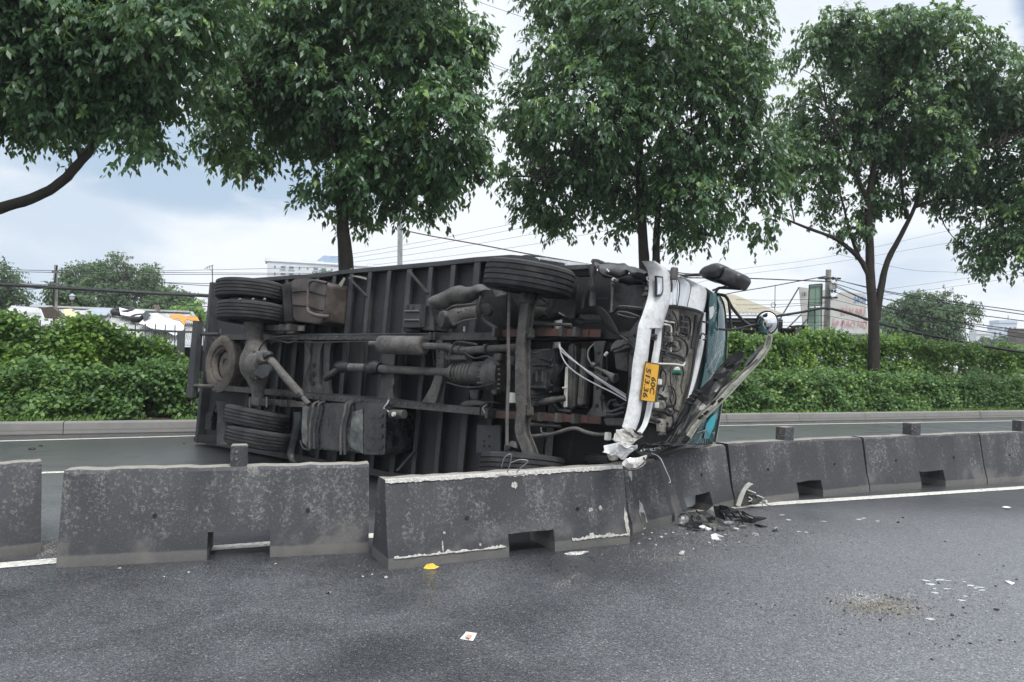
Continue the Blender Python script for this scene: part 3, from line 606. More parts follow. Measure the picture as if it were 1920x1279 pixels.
def disc(name, f, X, Y, w, r, m, parent=None, th=.01, axis=None, seg=16, front=False, prof=None):
    p = (FP if front else T)(f, X, Y, w); rr = r/FR[f][2]/FPX*p.y; ax = axis if axis is not None else (TA if front else -TN)
    bm = bmesh.new(); add_lathe(bm, p, ax, [(h*rr, q*rr) for h, q in prof] if prof else [(-th,0),(-th,rr),(th*.7,rr),(th,rr*.85),(th,0)], seg); return obj(name, bm, M[m], parent or truck, smooth=True, angle=40)
def holes_on(f, pts, w, r, parent=None):
    for x, y in pts: disc('hole', f, x, y, w, r, 'hole', parent, .002)
def loft(name, f, L_, R_, du, bulge, m, parent=None, th=.012, front=True, nx=7, nsub=4, noise=0.0, shape=None, smooth=True):
    """a curved sheet between two traced edges"""
    fn = FP if front else T; ax = TA if front else -TN
    Lp = smooth_path([fn(f, *(p if len(p) == 3 else (*p, du))) for p in L_], nsub); Rp = smooth_path([fn(f, *(p if len(p) == 3 else (*p, du))) for p in R_], nsub); n = len(Lp)
    bm = bmesh.new(); g0 = []; g1 = []
    for a, b in zip(Lp, Rp):
        r0 = []; r1 = []
        for k in range(nx):
            t = k/(nx-1); c = a.lerp(b, t) + ax*(bulge*(math.sin(math.pi*t)**.6 if shape is None else shape(t)))
            if noise: c += Vector(mnoise.noise_vector(c*6))*noise + Vector(mnoise.noise_vector(c*17))*noise*.4
            r0.append(bm.verts.new(c)); r1.append(bm.verts.new(c-ax*th))
        g0.append(r0); g1.append(r1)
    for i in range(n-1):
        for k in range(nx-1):
            bm.faces.new((g0[i][k], g0[i+1][k], g0[i+1][k+1], g0[i][k+1])); bm.faces.new((g1[i][k], g1[i][k+1], g1[i+1][k+1], g1[i+1][k]))
        bm.faces.new((g0[i][0], g1[i][0], g1[i+1][0], g0[i+1][0])); bm.faces.new((g0[i][-1], g0[i+1][-1], g1[i+1][-1], g1[i][-1]))
    bm.faces.new(g0[0]+g1[0][::-1]); bm.faces.new(g0[-1][::-1]+g1[-1]); return obj(name, bm, M[m], parent or truck, smooth=smooth, angle=50)
# ---- cargo body
WF = .36
rb, rt = T('P',376,829,WF), T('P',404,530,WF); ft = T('P',1045,491,WF)
u_r = (uvw(rb)[0]+uvw(rt)[0])/2; u_f = uvw(ft)[0]; v_t0 = uvw(rt)[1]; v_t1 = uvw(T('P',969,486,WF))[1]; v_b = uvw(rb)[1]
print('TRUCK u', u_r, u_f, 'v', v_t0, v_t1, v_b, 'rear u', uvw(rb)[0], uvw(rt)[0], 'zfront', UVW(u_f, v_b, WF).z)
top_edge = [(404,530),(470,527),(560,521),(620,517.5),(650,512),(720,506),(790,500),(842,495.5),(900,489),(969,484.5),(1010,488),(1045,491)]
TE = [T('P', x, y, WF) for x, y in top_edge]; BE = [UVW(uvw(p)[0], v_b, WF) for p in TE]
for p in BE: p.z = max(p.z, .012)
BE[0] = rb
bm = bmesh.new(); add_prism(bm, TE+BE[::-1], TN*.03); box = obj('cargo_floor', bm, M['floor'], truck)
bm = bmesh.new(); q = [p + TN*.034 for p in (TE[0], TE[9], TE[11], BE[11], BE[0])]; q[0] += TA*.02 - TB*.03; q[1] -= TB*.05; q[2] -= TB*.05; add_prism(bm, q, W0*1.95); obj('cargo_body', bm, M['white'], truck, bevel=.02)
def edge_at(px):
    for i in range(len(top_edge)-1):
        if top_edge[i][0] <= px <= top_edge[i+1][0]:
            t = (px-top_edge[i][0])/(top_edge[i+1][0]-top_edge[i][0]); return TE[i].lerp(TE[i+1], t)
# ribs across the floor
u0 = uvw(T('A',845,300,.27))[0]; u7 = uvw(T('B',640,140,.27))[0]; du_ = (u7-u0)/7
us = [u0+du_*i for i in range(-5, 18)]
for i, u in enumerate(us):
    if not (u_r+.06 < u < u_f-.05): continue
    # the roof of the rib follows the dented upper edge
    best = min(range(len(TE)), key=lambda k: abs(uvw(TE[k])[0]-u)); k = best if uvw(TE[best])[0] <= u else best-1; k = max(0, min(k, len(TE)-2))
    ua, ub = uvw(TE[k])[0], uvw(TE[k+1])[0]; vt = uvw(TE[k])[1] + (uvw(TE[k+1])[1]-uvw(TE[k])[1])*(u-ua)/(ub-ua)
    wv = .036 if i % 3 else .046
    bm = bmesh.new(); lo, hi = UVW(u, v_b+.03, .30), UVW(u, vt-.045, .30); lo.z = max(lo.z, .03)
    for s in (0, 1):
        add_bar(bm, lo+TN*(-.046+.0*s)+TA*(.0), hi-TN*.046, TA*wv, TN*.006) if s == 0 else add_bar(bm, lo-TA*(wv-.005), hi-TA*(wv-.005), TA*.005, TN*.052)
    obj('floor_rib', bm, M['rib'], truck, bevel=.003)
# edge rails of the floor
bm = bmesh.new()
for a, b in zip(TE[1:10], TE[2:11]): add_bar(bm, a-TN*.05-TB*.01, b-TN*.05-TB*.01, TB*.028, TN*.06)
obj('side_rail', bm, M['rib'], truck, bevel=.004)
bm = bmesh.new(); a, b = TE[0]-TN*.05, rb-TN*.05; add_bar(bm, b+TA*.10, a+TA*.10-TB*.02, TA*.045, TN*.08); obj('rear_frame', bm, M['rib'], truck, bevel=.006)
bm = bmesh.new(); a, b = BE[0]+Vector((0,0,.05))-TN*.06, BE[11]-TN*.06; b.z = max(b.z,.06); add_bar(bm, a, b, TB*.04, TN*.055); obj('side_rail', bm, M['rib'], truck, bevel=.004)
for pts in (((935,150),(1032,252)),((1268,112),(1376,236))): 
    bm = bmesh.new(); add_bar(bm, T('A',*pts[0],.22), T('A',*pts[1],.24), TA*.020, TN*.012); obj('brace', bm, M['chassis'], truck)
bm = bmesh.new(); add_bar(bm, T('A',1205,1228,.22), T('A',1302,1118,.24), TA*.022, TN*.012); obj('brace', bm, M['chassis'], truck)
slab('torn_flap', 'A', [(865,205),(905,150),(912,160),(890,208)], .18, .012, 'frame'); slab('torn_flap', 'A', [(905,118),(950,98),(952,120),(920,132)], .30, .01, 'frame')
slab('torn_flap', 'A', [(990,140),(1030,150),(1030,162),(945,140)], .2, .012, 'frame')
# white ribbed cargo side showing above the front wheel
bm = bmesh.new()
for k in range(16):
    x = 1012+k*2.9; yt = 485.5+(x-1010)*.16; a, b = T('P',x,yt,.62), T('P',x,yt+10,.62); c, d_ = T('P',x+1.7,yt+.3,.62), T('P',x+1.7,yt+10.3,.62); add_prism(bm, [a,c,d_,b], TN*.02)
obj('cargo_side_ribs', bm, M['rib'], truck)
bm = bmesh.new(); add_prism(bm, [T('P',x,y,.64) for x,y in ((1010,482),(1040,486),(1108,495.5),(1108,500),(1060,500),(1012,500))], TN*.03); obj('cargo_side_panel', bm, M['white'], truck)
pipe('roof_strip', 'P', [(972,484,.7),(985,480,.7),(1000,481,.72)], 2.2, 'rust'); pipe('torn_seal', 'P', [(985,483,.68),(1005,480,.7),(1020,483,.7)], 2.4, 'blackpl')
# ---- chassis
def rail(p, q, name='chassis_rail', wd=.040, dp=.21, m='chassis'):
    bm = bmesh.new(); add_bar(bm, p+TN*.006, q+TN*.006, TB*wd, TN*.006); s = TB*(wd-.006); v = (q-p).normalized()
    add_bar(bm, p+TN*dp/2-s, q+TN*dp/2-s, TB*.005, TN*(dp/2-.001)); add_bar(bm, p+TN*(dp-.006), q+TN*(dp-.006), TB*wd, TN*.006)
    o = obj(name, bm, M[m], truck, bevel=.003); n = int((q-p).length/.22)
    for i in range(1, n):
        c = p.lerp(q, i/n + rng.uniform(-.01,.01)); bm = bmesh.new(); add_lathe(bm, c+TB*rng.uniform(-.015,.015)-TN*.001, -TN, [(0,.011),(.006,.010),(.008,0)], 8); obj('rivet', bm, M['dusty'], o, smooth=True)
    return o
rail(T('P',388,632,0), T('P',932,630.5,0)); rail(T('P',930,630.5,.02), T('P',1205,627,.02), m='liner')
rail(T('P',402,726,0), T('P',918,773,0)); rail(T('P',916,773,.03), T('P',1175,793,.03), m='liner')
def crossmember(f, cx0, cx1, y0, y1, w, wid, m='chassis', flare=1.7, holes=()):
    n = 9; L_ = []; R_ = []
    for i in range(n):
        t = i/(n-1); e = 1+(flare-1)*abs(2*t-1)**5; x = cx0+(cx1-cx0)*t; y = y0+(y1-y0)*t
        L_.append((x-wid*e/2, y, w)); R_.append((x+wid*e/2, y, w))
    o = loft('crossmember', f, L_, R_, w, .012, m, th=.05, front=False, nx=5, nsub=2)
    for t in holes: disc('hole', f, cx0+(cx1-cx0)*t, y0+(y1-y0)*t, w-.014, wid*.24, 'hole', o, .003)
    return o
crossmember('A', 705, 690, 498, 790, .06, 28); crossmember('A', 745, 735, 510, 800, .10, 60, holes=(.45,.62,.8)); crossmember('A', 815, 800, 500, 800, .12, 34)
crossmember('A', 1160, 1140, 500, 850, .08, 70); slab('bracket', 'A', [(1145,712),(1188,712),(1186,748),(1145,748)], .075, .01, 'dusty'); slab('bracket', 'A', [(1143,775),(1180,775),(1172,812),(1140,812)], .075, .01, 'dusty')
loft('crossmember', 'B', [(405,500),(410,600),(402,690),(378,760),(330,842)], [(445,500),(452,600),(446,690),(432,760),(405,850)], -.01, .02, 'cast', front=False, th=.05); holes_on('B', [(425,560),(426,600),(424,640),(420,690)], -.035, 5)
crossmember('E', 838, 815, 90, 735, .0, 66, holes=(.16,.30,.46,.62,.86)); crossmember('E', 1130, 1100, 60, 760, -.02, 58, holes=(.2,.5,.8))
slab('bracket', 'E', [(720,735),(775,650),(800,560),(860,560),(900,660),(960,740)], .02, .04, 'chassis', bevel=.006); disc('hole', 'E', 866, 575, -.004, 26, 'hole', None, .004)
slab('bracket', 'E', [(880,750),(1050,750),(1065,700),(1100,640),(1110,700),(1060,815),(890,810)], -.02, .06, 'chassis', bevel=.008)
def spring(f, x0, y0, x1, y1, w, m, n=4, th=.017, wid=.036, clamps=(.28,.72)):
    root = None; a, b = T(f,x0,y0,w), T(f,x1,y1,w)
    for i in range(n):
        k = .5*i/(n+.8)*.9; p, q = a.lerp(b, k), a.lerp(b, 1-k); bm = bmesh.new(); sag = TN*(-th*1.15*i)
        mid = [p.lerp(q, t)+sag - TN*.03*(1-(2*t-1)**2) for t in (0,.25,.5,.75,1)]
        for c, d_ in zip(mid, mid[1:]): add_bar(bm, c, d_, TB*wid, TN*th/2)
        o = obj('leaf_spring' if i == 0 else 'leaf', bm, M[m if i % 2 == 0 else 'rust' if m == 'rust' else 'chassis'], truck if i == 0 else root, bevel=.002)
        root = root or o
    for c in clamps:
        bm = bmesh.new(); p = a.lerp(b, c); add_box(bm, p-TN*(.035+th*n*.5), TA*.018, TB*(wid+.008), TN*(th*n*.7+.02)); obj('spring_clip', bm, M['chassis'], root, bevel=.003)
spring('B', 735, 462, 1330, 462, -.03, 'rust', clamps=(.08,.40,.72,.84)); spring('B', 705, 912, 1330, 945, -.03, 'rust', clamps=(.06,.36,.55,.70,.84))
spring('D', 400, 402, 800, 400, -.03, 'dusty', clamps=(.45,.75,.9)); spring('D', 440, 868, 800, 895, -.03, 'dusty', clamps=(.5,.62,.74,.84))
# ---- rear axle
P_ax = [(472,375,122),(474,410,112),(476,440,100),(478,480,104),(480,530,142),(482,580,192),(483,630,206),(485,680,188),(490,730,132),(494,780,94),(496,830,78),(498,880,76)]
rear_axle = pipe('rear_axle', 'D', [(x,y,-.24) for x,y,_ in P_ax], [w/2 for *_,w in P_ax], 'dusty', seg=20, sm=3)
disc('differential_cover', 'D', 482, 638, -.36, 92, 'dusty', rear_axle, seg=28, prof=[(-.5,1.0),(.08,1.04),(.22,1.0),(.28,.90),(.50,.72),(.66,.42),(.72,0)])
for k in range(10):
    t = 2*math.pi*k/10+.2; disc('cover_bolt', 'D', 482+88*math.cos(t)*.8, 638+88*math.sin(t), -.415, 9, 'cast', rear_axle, .02, seg=7)
disc('pinion_housing', 'D', 535, 590, -.40, 52, 'cast', rear_axle, seg=18, prof=[(-1.2,1.0),(.5,.9),(.8,.55),(.8,0)], axis=(TA*.75-TN*.5+TB*.1).normalized())
slab('gear_guard', 'D', [(470,690),(505,640),(545,630),(575,640),(580,670),(560,710),(520,728)], -.47, .03, 'engine', rear_axle, .006)
disc('brake_drum', 'D', 470, 400, -.24, 66, 'dusty', rear_axle, axis=TB, prof=[(-.30,.5),(-.28,.95),(.5,1.0),(.6,.8)], seg=24)
bm = bmesh.new(); add_box(bm, T('D',498,876,-.28), TA*.13, TB*.055, TN*.07); obj('spring_seat', bm, M['dusty'], rear_axle, bevel=.012)
for dx in (-55, 55): pipe('u_bolt', 'D', [(498+dx,845,-.36),(498+dx,912,-.36)], 6, 'cast', rear_axle, sm=1)
# ---- wheels
def wheel(label, f, cx, cy, w, wpx, ax, tw, m='rubber', grooves=(-.28,-.09,.09,.28), rimside=-1, spare=False):
    c = T(f, cx, cy, w); Rr = .5*wpx/FR[f][2]/FPX*c.y; Ri = Rr*.60
    root = bpy.data.objects.new('wheel', None); C.objects.link(root); root.parent = truck; root.location = c-truck_base
    if label: root['label'] = label
    hw = tw/2; prof = [(-hw*.62,Ri),(-hw*.98,Ri+.02),(-hw*1.06,Ri+(Rr-Ri)*.45),(-hw*1.0,Rr*.93),(-hw*.88,Rr*.985)]
    for g_ in grooves: x = g_*tw; prof += [(x-.0065,Rr),(x-.004,Rr-.014),(x+.004,Rr-.014),(x+.0065,Rr)]
    prof += [(hw*.88,Rr*.985),(hw*1.0,Rr*.93),(hw*1.06,Rr-(Rr-Ri)*.55),(hw*.98,Ri+.02),(hw*.62,Ri)]
    bm = bmesh.new(); add_lathe(bm, c, ax, prof, 72, close=True); obj('tyre', bm, M[m], root, smooth=True, angle=32)
    bm = bmesh.new(); h = hw*.75
    add_lathe(bm, c, ax, [(-h,Ri-.002),(-h,Ri-.02),(-h*.9,Ri-.03),(-h*.2,Ri-.05),(.0,Ri*.80),(-.035 if not spare else .02,Ri*.62),(-.035 if not spare else .02,Ri*.35),(.0,Ri*.33),(.0,0)], 40); 
    add_lathe(bm, c, ax, [(h,Ri-.002),(h,Ri-.02),(h*.9,Ri-.03),(h*.2,Ri-.05),(.03,Ri*.80)], 40); obj('rim', bm, M['rimsteel' if not spare else 'rubber_dust'], root, smooth=True)
    return root, c, Rr
ax_r = (TB - TA*.035).normalized()
wheel('outer upper rear tyre, its tread facing the road', 'D', 449, 163, -.24, 433, ax_r, .245); _, cw, Rw = wheel('inner upper rear tyre, just under the outer one', 'D', 457, 303, -.24, 433, ax_r, .245)
bm = bmesh.new(); a, b = T('D',452,200,-.24), T('D',456,280,-.24); add_lathe(bm, (a+b)/2, ax_r, [(-.03,.0),(-.03,Rw*.64),(.03,Rw*.64),(.03,0)], 40); obj('dual_spacer', bm, M['rimsteel'], truck)
for x in (380,465,540): disc('wheel_nut', 'D', x, 212, -.66, 9, 'steel', None, .012, seg=6)
ax_l = (TB + TA*.06 + TN*.12).normalized(); ax_l2 = (TB + TA*.05 + TN*.10).normalized()
wheel('inner lower rear tyre', 'D', 488, 985, -.22, 415, ax_l, .235); wheel('outer lower rear tyre, nearest the ground', 'D', 500, 1112, -.22, 420, ax_l2, .235)
wheel('upper front tyre above the cab floor', 'B', 928, 158, -.22, 502, (TB + TA*.115).normalized(), .255, grooves=(-.30,-.10,.10,.30))
wheel('lower front tyre half hidden behind the barrier', 'B', 890, 1215, -.10, 478, (TB - TA*.08 + TN*.1).normalized(), .245)
wheel('spare tyre hung flat under the tail', 'D', 292, 635, .10, 372, -TN, .235, 'rubber_dust', spare=True)
pipe('spare_carrier', 'D', [(255,405,.06),(250,470,.05)], 5, 'chassis', sm=1)
# ---- drive line and exhaust
prop = pipe('drive_shaft', 'D', [(562,585,-.36),(660,700,-.33),(768,822,-.22)], 27, 'dusty', sm=3, seg=14); pipe('shaft_joint', 'D', [(748,800,-.23),(772,828,-.21),(790,848,-.2)], [26,30,18], 'engine', prop, sm=2); pipe('shaft_spline', 'D', [(785,842,-.2),(828,893,-.18)], 17, 'dusty', prop, sm=1)
disc('shaft_flange', 'D', 566, 585, -.38, 38, 'engine', prop, axis=(TA*.7-TB*.7).normalized(), th=.03)
sh = pipe('drive_shaft', 'B', [(-110,648,.0),(40,655,.0),(250,668,.0),(470,678,-.01)], 23, 'dusty', sm=3, seg=14)
pipe('centre_bearing', 'B', [(25,652,.0),(60,655,.0),(100,657,.0)], [30,44,32], 'blackpl', sh, sm=3, seg=14); pipe('shaft_joint', 'A', [(870,648,0),(900,648,0),(940,648,0)], [26,36,27], 'blackpl', sh, sm=3, seg=14); pipe('broken_shaft_end', 'A', [(885,655,-.02),(840,690,-.03),(802,716,-.04)], [20,22,17], 'engine', sh, sm=2, seg=12)
mf = pipe('muffler', 'B', [(103,525,-.14),(108,525,-.14),(335,531,-.14),(342,531,-.14)], [42,51,54,44], 'dusty', sm=1, seg=24); pipe('tail_pipe', 'B', [(42,517,-.14),(105,520,-.14)], 15, 'dusty', mf, sm=1)
pipe('exhaust_pipe', 'B', [(338,531,-.14),(400,533,-.14),(470,540,-.13),(560,556,-.12),(680,550,-.10),(860,540,-.05)], [19,19,20,21,21,22], 'dusty', sm=3); pipe('flex_section', 'B', [(438,536,-.135),(470,541,-.13),(505,548,-.125)], [20,28,20], 'cast', sm=3, seg=14)
for x,y in ((345,531),(548,553),(690,549)): disc('pipe_clamp', 'B', x, y, -.12, 29, 'cast', None, .012, axis=TA)
pipe('exhaust_hanger', 'B', [(480,590,-.16),(515,515,-.16),(565,512,-.13),(640,525,-.1)], 6, 'chassis', sm=3); slab('heat_shield', 'B', [(445,580),(570,580),(575,608),(460,610)], -.12, .05, 'dusty', bevel=.01)
for x in (388,): pipe('rail_clamp', 'B', [(x-12,455,-.03),(x-12,500,-.03)], 7, 'chassis', sm=1); pipe('rail_clamp', 'B', [(x+14,455,-.03),(x+14,500,-.03)], 7, 'chassis', sm=1)
gb = pipe('gearbox', 'B', [(468,680,-.02),(490,680,-.02),(510,680,-.02),(560,682,-.02),(640,685,-.02),(690,685,-.02),(715,685,-.02)], [26,34,52,58,66,70,76], 'cast', sm=2, seg=22)
for x, r in ((525,60),(545,62),(565,63),(585,65),(605,67),(625,68)): disc('fin', 'B', x, 683, -.02, r, 'cast', gb, .007, axis=TA, seg=24)
for y in (640,672,705,738): pipe('case_rib', 'B', [(640,y*.98+14,-.02-.16*math.cos((y-690)/90)),(712,y,-.02-.18*math.cos((y-690)/90))], 5, 'cast', gb, sm=1, seg=6)
bell = pipe('bell_housing', 'B', [(708,690,-.02),(725,690,-.02),(765,690,-.02),(790,690,-.02),(800,690,-.02)], [84,100,112,104,95], 'cast', sm=2, seg=28)
for k in range(11): t = -1.4+2.8*k/10; disc('housing_bolt', 'B', 752+10*math.cos(t), 690+106*math.sin(t), -.02-.17*math.cos(t), 6, 'dusty', bell, .014, axis=TA, seg=6)
slab('housing_lug', 'B', [(728,575),(770,570),(768,612),(722,625)], -.16, .10, 'cast', bevel=.01); slab('housing_lug', 'B', [(712,770),(745,768),(745,800),(715,802)], -.14, .08, 'cast', bevel=.01)
slab('mount', 'B', [(540,855),(570,838),(625,832),(700,850),(690,870),(640,860),(545,868)], -.02, .06, 'cast', bevel=.01); slab('mount', 'B', [(590,775),(650,775),(640,830),(600,830)], .0, .08, 'engine', bevel=.01)
eng = slab('engine_block', 'B', [(795,560),(1080,540),(1090,820),(960,830),(800,830)], .06, .5, 'engine', bevel=.02)
sump = slab('oil_sump', 'E', [(212,232),(300,238),(420,290),(450,250),(460,300),(440,530),(330,545),(212,520)], -.07, .16, 'engine', bevel=.012)
slab('sump_pan', 'E', [(250,335),(405,335),(400,520),(245,520)], -.13, .08, 'engine', sump, bevel=.02)
for x0,y0,x1,y1 in ((225,262,280,300),(280,300,420,292)): pipe('oil_pipe', 'E', [(x0,y0,-.11),(x1,y1,-.11)], 13, 'engine', sump, sm=1)
pipe('sump_rim', 'E', [(245,490,-.15),(390,490,-.15)], 17, 'engine', sump, sm=1); pipe('sump_rim', 'E', [(300,345,-.135),(300,440,-.135)], 10, 'engine', sump, sm=1); pipe('sump_rim', 'E', [(352,345,-.135),(352,440,-.135)], 12, 'engine', sump, sm=1)
for x, y in ((432,250),(440,300),(440,350),(436,410),(432,470),(420,525)): disc('sump_bolt', 'E', x, y, -.085, 9, 'cast', sump, .014, seg=6)
disc('pulley', 'E', 475, 380, .0, 95, 'engine', axis=TA, th=.03, seg=28); slab('starter', 'B', [(770,590),(850,585),(850,640),(775,640)], -.05, .1, 'cast', bevel=.02)
disc('oil_filter', 'E', 92, 575, -.05, 40, 'whitepipe', axis=TB, th=.05)
# ---- front axle and steering
pts = [(222,545,-.26,'F'),(200,600,-.28,'F'),(140,690,-.30,'F')]
fa = [T('F',235,500,-.22), T('F',222,560,-.25), T('F',175,640,-.28)] + [T('E',x,y,-.30) for x,y in ((170,40),(160,130),(157,250),(157,400),(158,560),(170,690),(156,800),(160,880),(195,970),(235,1080))]
fp = smooth_path(fa, 5); bm = bmesh.new()
for a, b in zip(fp, fp[1:]):
    t = (b-a).normalized(); sdv = t.cross(TN).normalized(); add_bar(bm, a, b+t*.004, sdv*.047, TN*.010); add_bar(bm, a+TN*.045, b+TN*.045+t*.004, sdv*.014, TN*.040); add_bar(bm, a+TN*.092, b+TN*.092+t*.004, sdv*.047, TN*.010)
fax = obj('front_axle', bm, M['dusty'], truck)
for X, Y in ((215,20),(205,690)): slab('spring_pad', 'E', [(X-50,Y-55),(X+25,Y-50),(X+28,Y+40),(X-45,Y+55)], -.27, .09, 'dusty', fax, .012); disc('pad_bolt', 'E', X+2, Y, -.28, 13, 'cast', fax, .02, seg=6)
pipe('tie_rod', 'B', [(818,235,-.42),(812,480,-.42),(814,690,-.42),(806,900,-.42),(805,1090,-.42)], [9,10,11,10,10], 'dusty', sm=3); pipe('rod_end', 'B', [(806,1080,-.42),(804,1100,-.41),(800,1140,-.38)], [14,17,12], 'cast', sm=2)
disc('steering_knuckle', 'B', 915, 265, -.24, 42, 'cast', axis=TB, th=.05); disc('steering_knuckle', 'B', 850, 1090, -.26, 38, 'cast', axis=(TB+TN*.4).normalized(), th=.03)
pipe('shock_absorber', 'F', [(215,890,-.12),(270,892,-.12),(545,910,-.10)], [20,32,32], 'cast', sm=1, seg=14); pipe('shock_rod', 'F', [(545,910,-.10),(790,922,-.08)], 24, 'dusty', sm=1)
pipe('shock_absorber', 'E', [(215,808,-.10),(250,805,-.10),(380,812,-.08)], [16,24,24], 'cast', sm=1, seg=14); pipe('shock_rod', 'E', [(380,812,-.08),(515,820,-.06)], 19, 'engine', sm=1)
pipe('stabiliser_bar', 'E', [(215,905,-.16),(270,905,-.16),(440,885,-.16),(560,848,-.16),(640,838,-.16),(720,868,-.16),(810,888,-.16),(905,890,-.16)], 16, 'dusty', sm=4); bm = bmesh.new(); add_box(bm, T('E',912,905,-.16), TA*.02, TB*.035, TN*.03); obj('bar_bracket', bm, M['whitepipe'], truck, bevel=.006)
pipe('brake_hose', 'F', [(330,545,-.1),(440,610,-.2),(490,720,-.2),(490,810,-.12)], 9, 'blackhose'); pipe('brake_line', 'F', [(590,570,-.05),(545,690,-.05),(510,770,-.05)], 5, 'blackhose')
pipe('coolant_hose', 'E', [(340,620,-.06),(400,605,-.08),(460,590,-.08),(545,578,-.05)], [32,33,28,26], 'cast', sm=3, seg=14); pipe('coolant_hose', 'E', [(450,640,.02),(500,680,.0),(600,695,.02)], 18, 'blackhose')
disc('water_pump', 'E', 310, 620, .0, 55, 'engine', axis=TB, th=.03)
# ---- radiator group
rad = slab('radiator', 'E', [(560,105),(760,110),(745,660),(560,665)], .10, .12, 'liner', bevel=.01)
slab('radiator_tank', 'E', [(568,108),(632,112),(612,668),(548,660)], .0, .12, 'cast', rad, .02); slab('radiator_tank', 'E', [(680,145),(720,145),(690,640),(642,640)], .03, .1, 'dusty', rad, .012)
slab('radiator_edge', 'E', [(545,310),(565,305),(560,655),(528,655)], -.01, .06, 'whitepipe', rad, .006)
pipe('radiator_bolt', 'E', [(525,490,-.03),(565,490,-.03)], 8, 'whitepipe', rad, sm=1)
for a in ([(492,98,-.12),(510,170,-.15),(600,245,-.2),(740,345,-.2),(880,440,-.15),(1065,565,-.1)], [(500,110,-.12),(512,200,-.16),(560,290,-.2),(660,375,-.2),(800,455,-.16),(960,535,-.12),(1070,600,-.1)], [(505,140,-.12),(560,200,-.16),(640,270,-.18),(760,370,-.17),(920,480,-.13),(1070,580,-.1)]): pipe('loose_hose', 'E', a, 6, 'hose', sm=5, seg=7)
pipe('loose_wire', 'E', [(810,400,-.15),(940,470,-.13),(1070,550,-.1)], 3, 'hose', seg=6)
h1 = pipe('air_horn', 'E', [(790,310,-.14),(850,335,-.14),(910,365,-.14),(940,385,-.14),(965,402,-.14),(975,407,-.14)], [10,13,18,26,38,44], 'cast', sm=3, seg=18); disc('horn_mouth', 'E', 977, 408, -.141, 38, 'hole', h1, .004, axis=TA*.86-TB*.38-TN*.35)
h2 = pipe('air_horn', 'E', [(760,350,-.10),(820,380,-.10),(870,410,-.10),(900,425,-.10),(920,437,-.10)], [10,12,17,27,40], 'cast', sm=3, seg=18)
disc('horn_base', 'E', 788, 297, -.14, 26, 'cast', None, .02, axis=(TA*.8-TB*.4)); pipe('horn_hose', 'E', [(800,112,-.06),(750,160,-.1),(742,230,-.12),(780,300,-.13),(830,355,-.12)], 9, 'cast')
slab('washer_bottle', 'E', [(905,150),(960,85),(1010,60),(1060,75),(1082,125),(1010,165),(930,192)], -.14, .12, 'cast', bevel=.03); disc('bottle_cap', 'E', 896, 200, -.12, 13, 'whitepipe', None, .02, axis=(TA*-.5-TB*.6)); pipe('bottle_strap', 'E', [(1020,45,-.16),(1075,85,-.16),(1150,180,-.1)], 9, 'blackpl'); pipe('bottle_line', 'E', [(900,205,-.08),(905,320,-.05),(900,440,-.05)], 5, 'blackhose')
slab('step_bracket', 'E', [(965,195),(1090,180),(1085,350),(975,330)], .02, .05, 'chassis', bevel=.01); slab('bracket_slot', 'E', [(1035,205),(1065,205),(1065,228),(1035,228)], .012, .01, 'dusty'); slab('bracket_slot', 'E', [(1030,295),(1060,295),(1060,320),(1030,320)], .012, .01, 'dusty')
for a in ([(900,690,-.1),(960,690,-.1),(1050,655,-.1)],[(905,720,-.1),(970,722,-.1),(1040,700,-.1)],[(910,640,-.05),(940,600,-.05),(990,595,-.05)],[(985,640,-.05),(1030,640,-.05),(1060,620,-.05)]): pipe('steering_hose', 'E', a, 12, 'engine')
slab('valve_body', 'E', [(945,610),(1000,605),(1005,645),(950,650)], -.03, .06, 'engine', bevel=.01); slab('bracket', 'E', [(870,680),(900,678),(898,730),(870,730)], -.1, .02, 'chassis')
# ---- tanks and boxes hung on the frame
def rounded(pts, r, n=4):
    out = []; m = len(pts)
    for i in range(m):
        p = Vector(pts[i]); a = (Vector(pts[i-1])-p); b = (Vector(pts[(i+1)%m])-p); ra = min(r, a.length*.45, b.length*.45); pa = p+a.normalized()*ra; pb = p+b.normalized()*ra
        for k in range(n+1): t = k/n; out.append(tuple((pa*(1-t)**2 + p*2*t*(1-t) + pb*t*t)))
    return out
ft_ = slab('fuel_tank', 'A', rounded([(672,850),(1145,850),(1140,1142),(668,1100)], 45), -.12, .5, 'tankblk', bevel=.02)
slab('tank_panel', 'A', rounded([(1018,882),(1142,882),(1136,1138),(1016,1138)], 16), -.135, .02, 'tankblk', ft_, .004)
for y in (920,975,1035,1095): slab('pressed_slot', 'A', rounded([(1036,y-14),(1122,y-14),(1120,y+14),(1034,y+14)], 12), -.148, .012, 'tankblk', ft_, .005)
slab('scraped_patch', 'A', [(676,870),(712,862),(700,960),(708,1060),(700,1085),(675,1070),(668,1000)], -.126, .01, 'tankscr', ft_, jag=.01); slab('scraped_patch', 'A', [(950,900),(1012,885),(1012,1130),(940,1095),(925,1040),(945,980)], -.126, .01, 'tankscr', ft_, jag=.012)
slab('tank_emboss', 'A', rounded([(796,925),(820,925),(818,1005),(796,1005)], 12), -.125, .012, 'tankblk', ft_, .004)
for x0, x1 in ((768,742),(738,716),(940,912),(918,890)): pipe('tank_strap', 'A', [(x0+30,842,-.05),(x0,858,-.15),(x0-6,900,-.16),(x1,1000,-.16),(x1,1105 if x0 < 800 else 1138,-.16)], 7.5, 'rib' if x0 in (768,940) else 'dusty', ft_, seg=8)
pipe('tank_bracket', 'A', [(665,1060,-.1),(680,1100,-.1),(720,1112,-.1)], 6, 'chassis')
st = slab('side_tank', 'A', rounded([(608,160),(700,150),(812,175),(790,395),(760,408),(622,392)], 28), -.06, .38, 'tankbrn', bevel=.02)
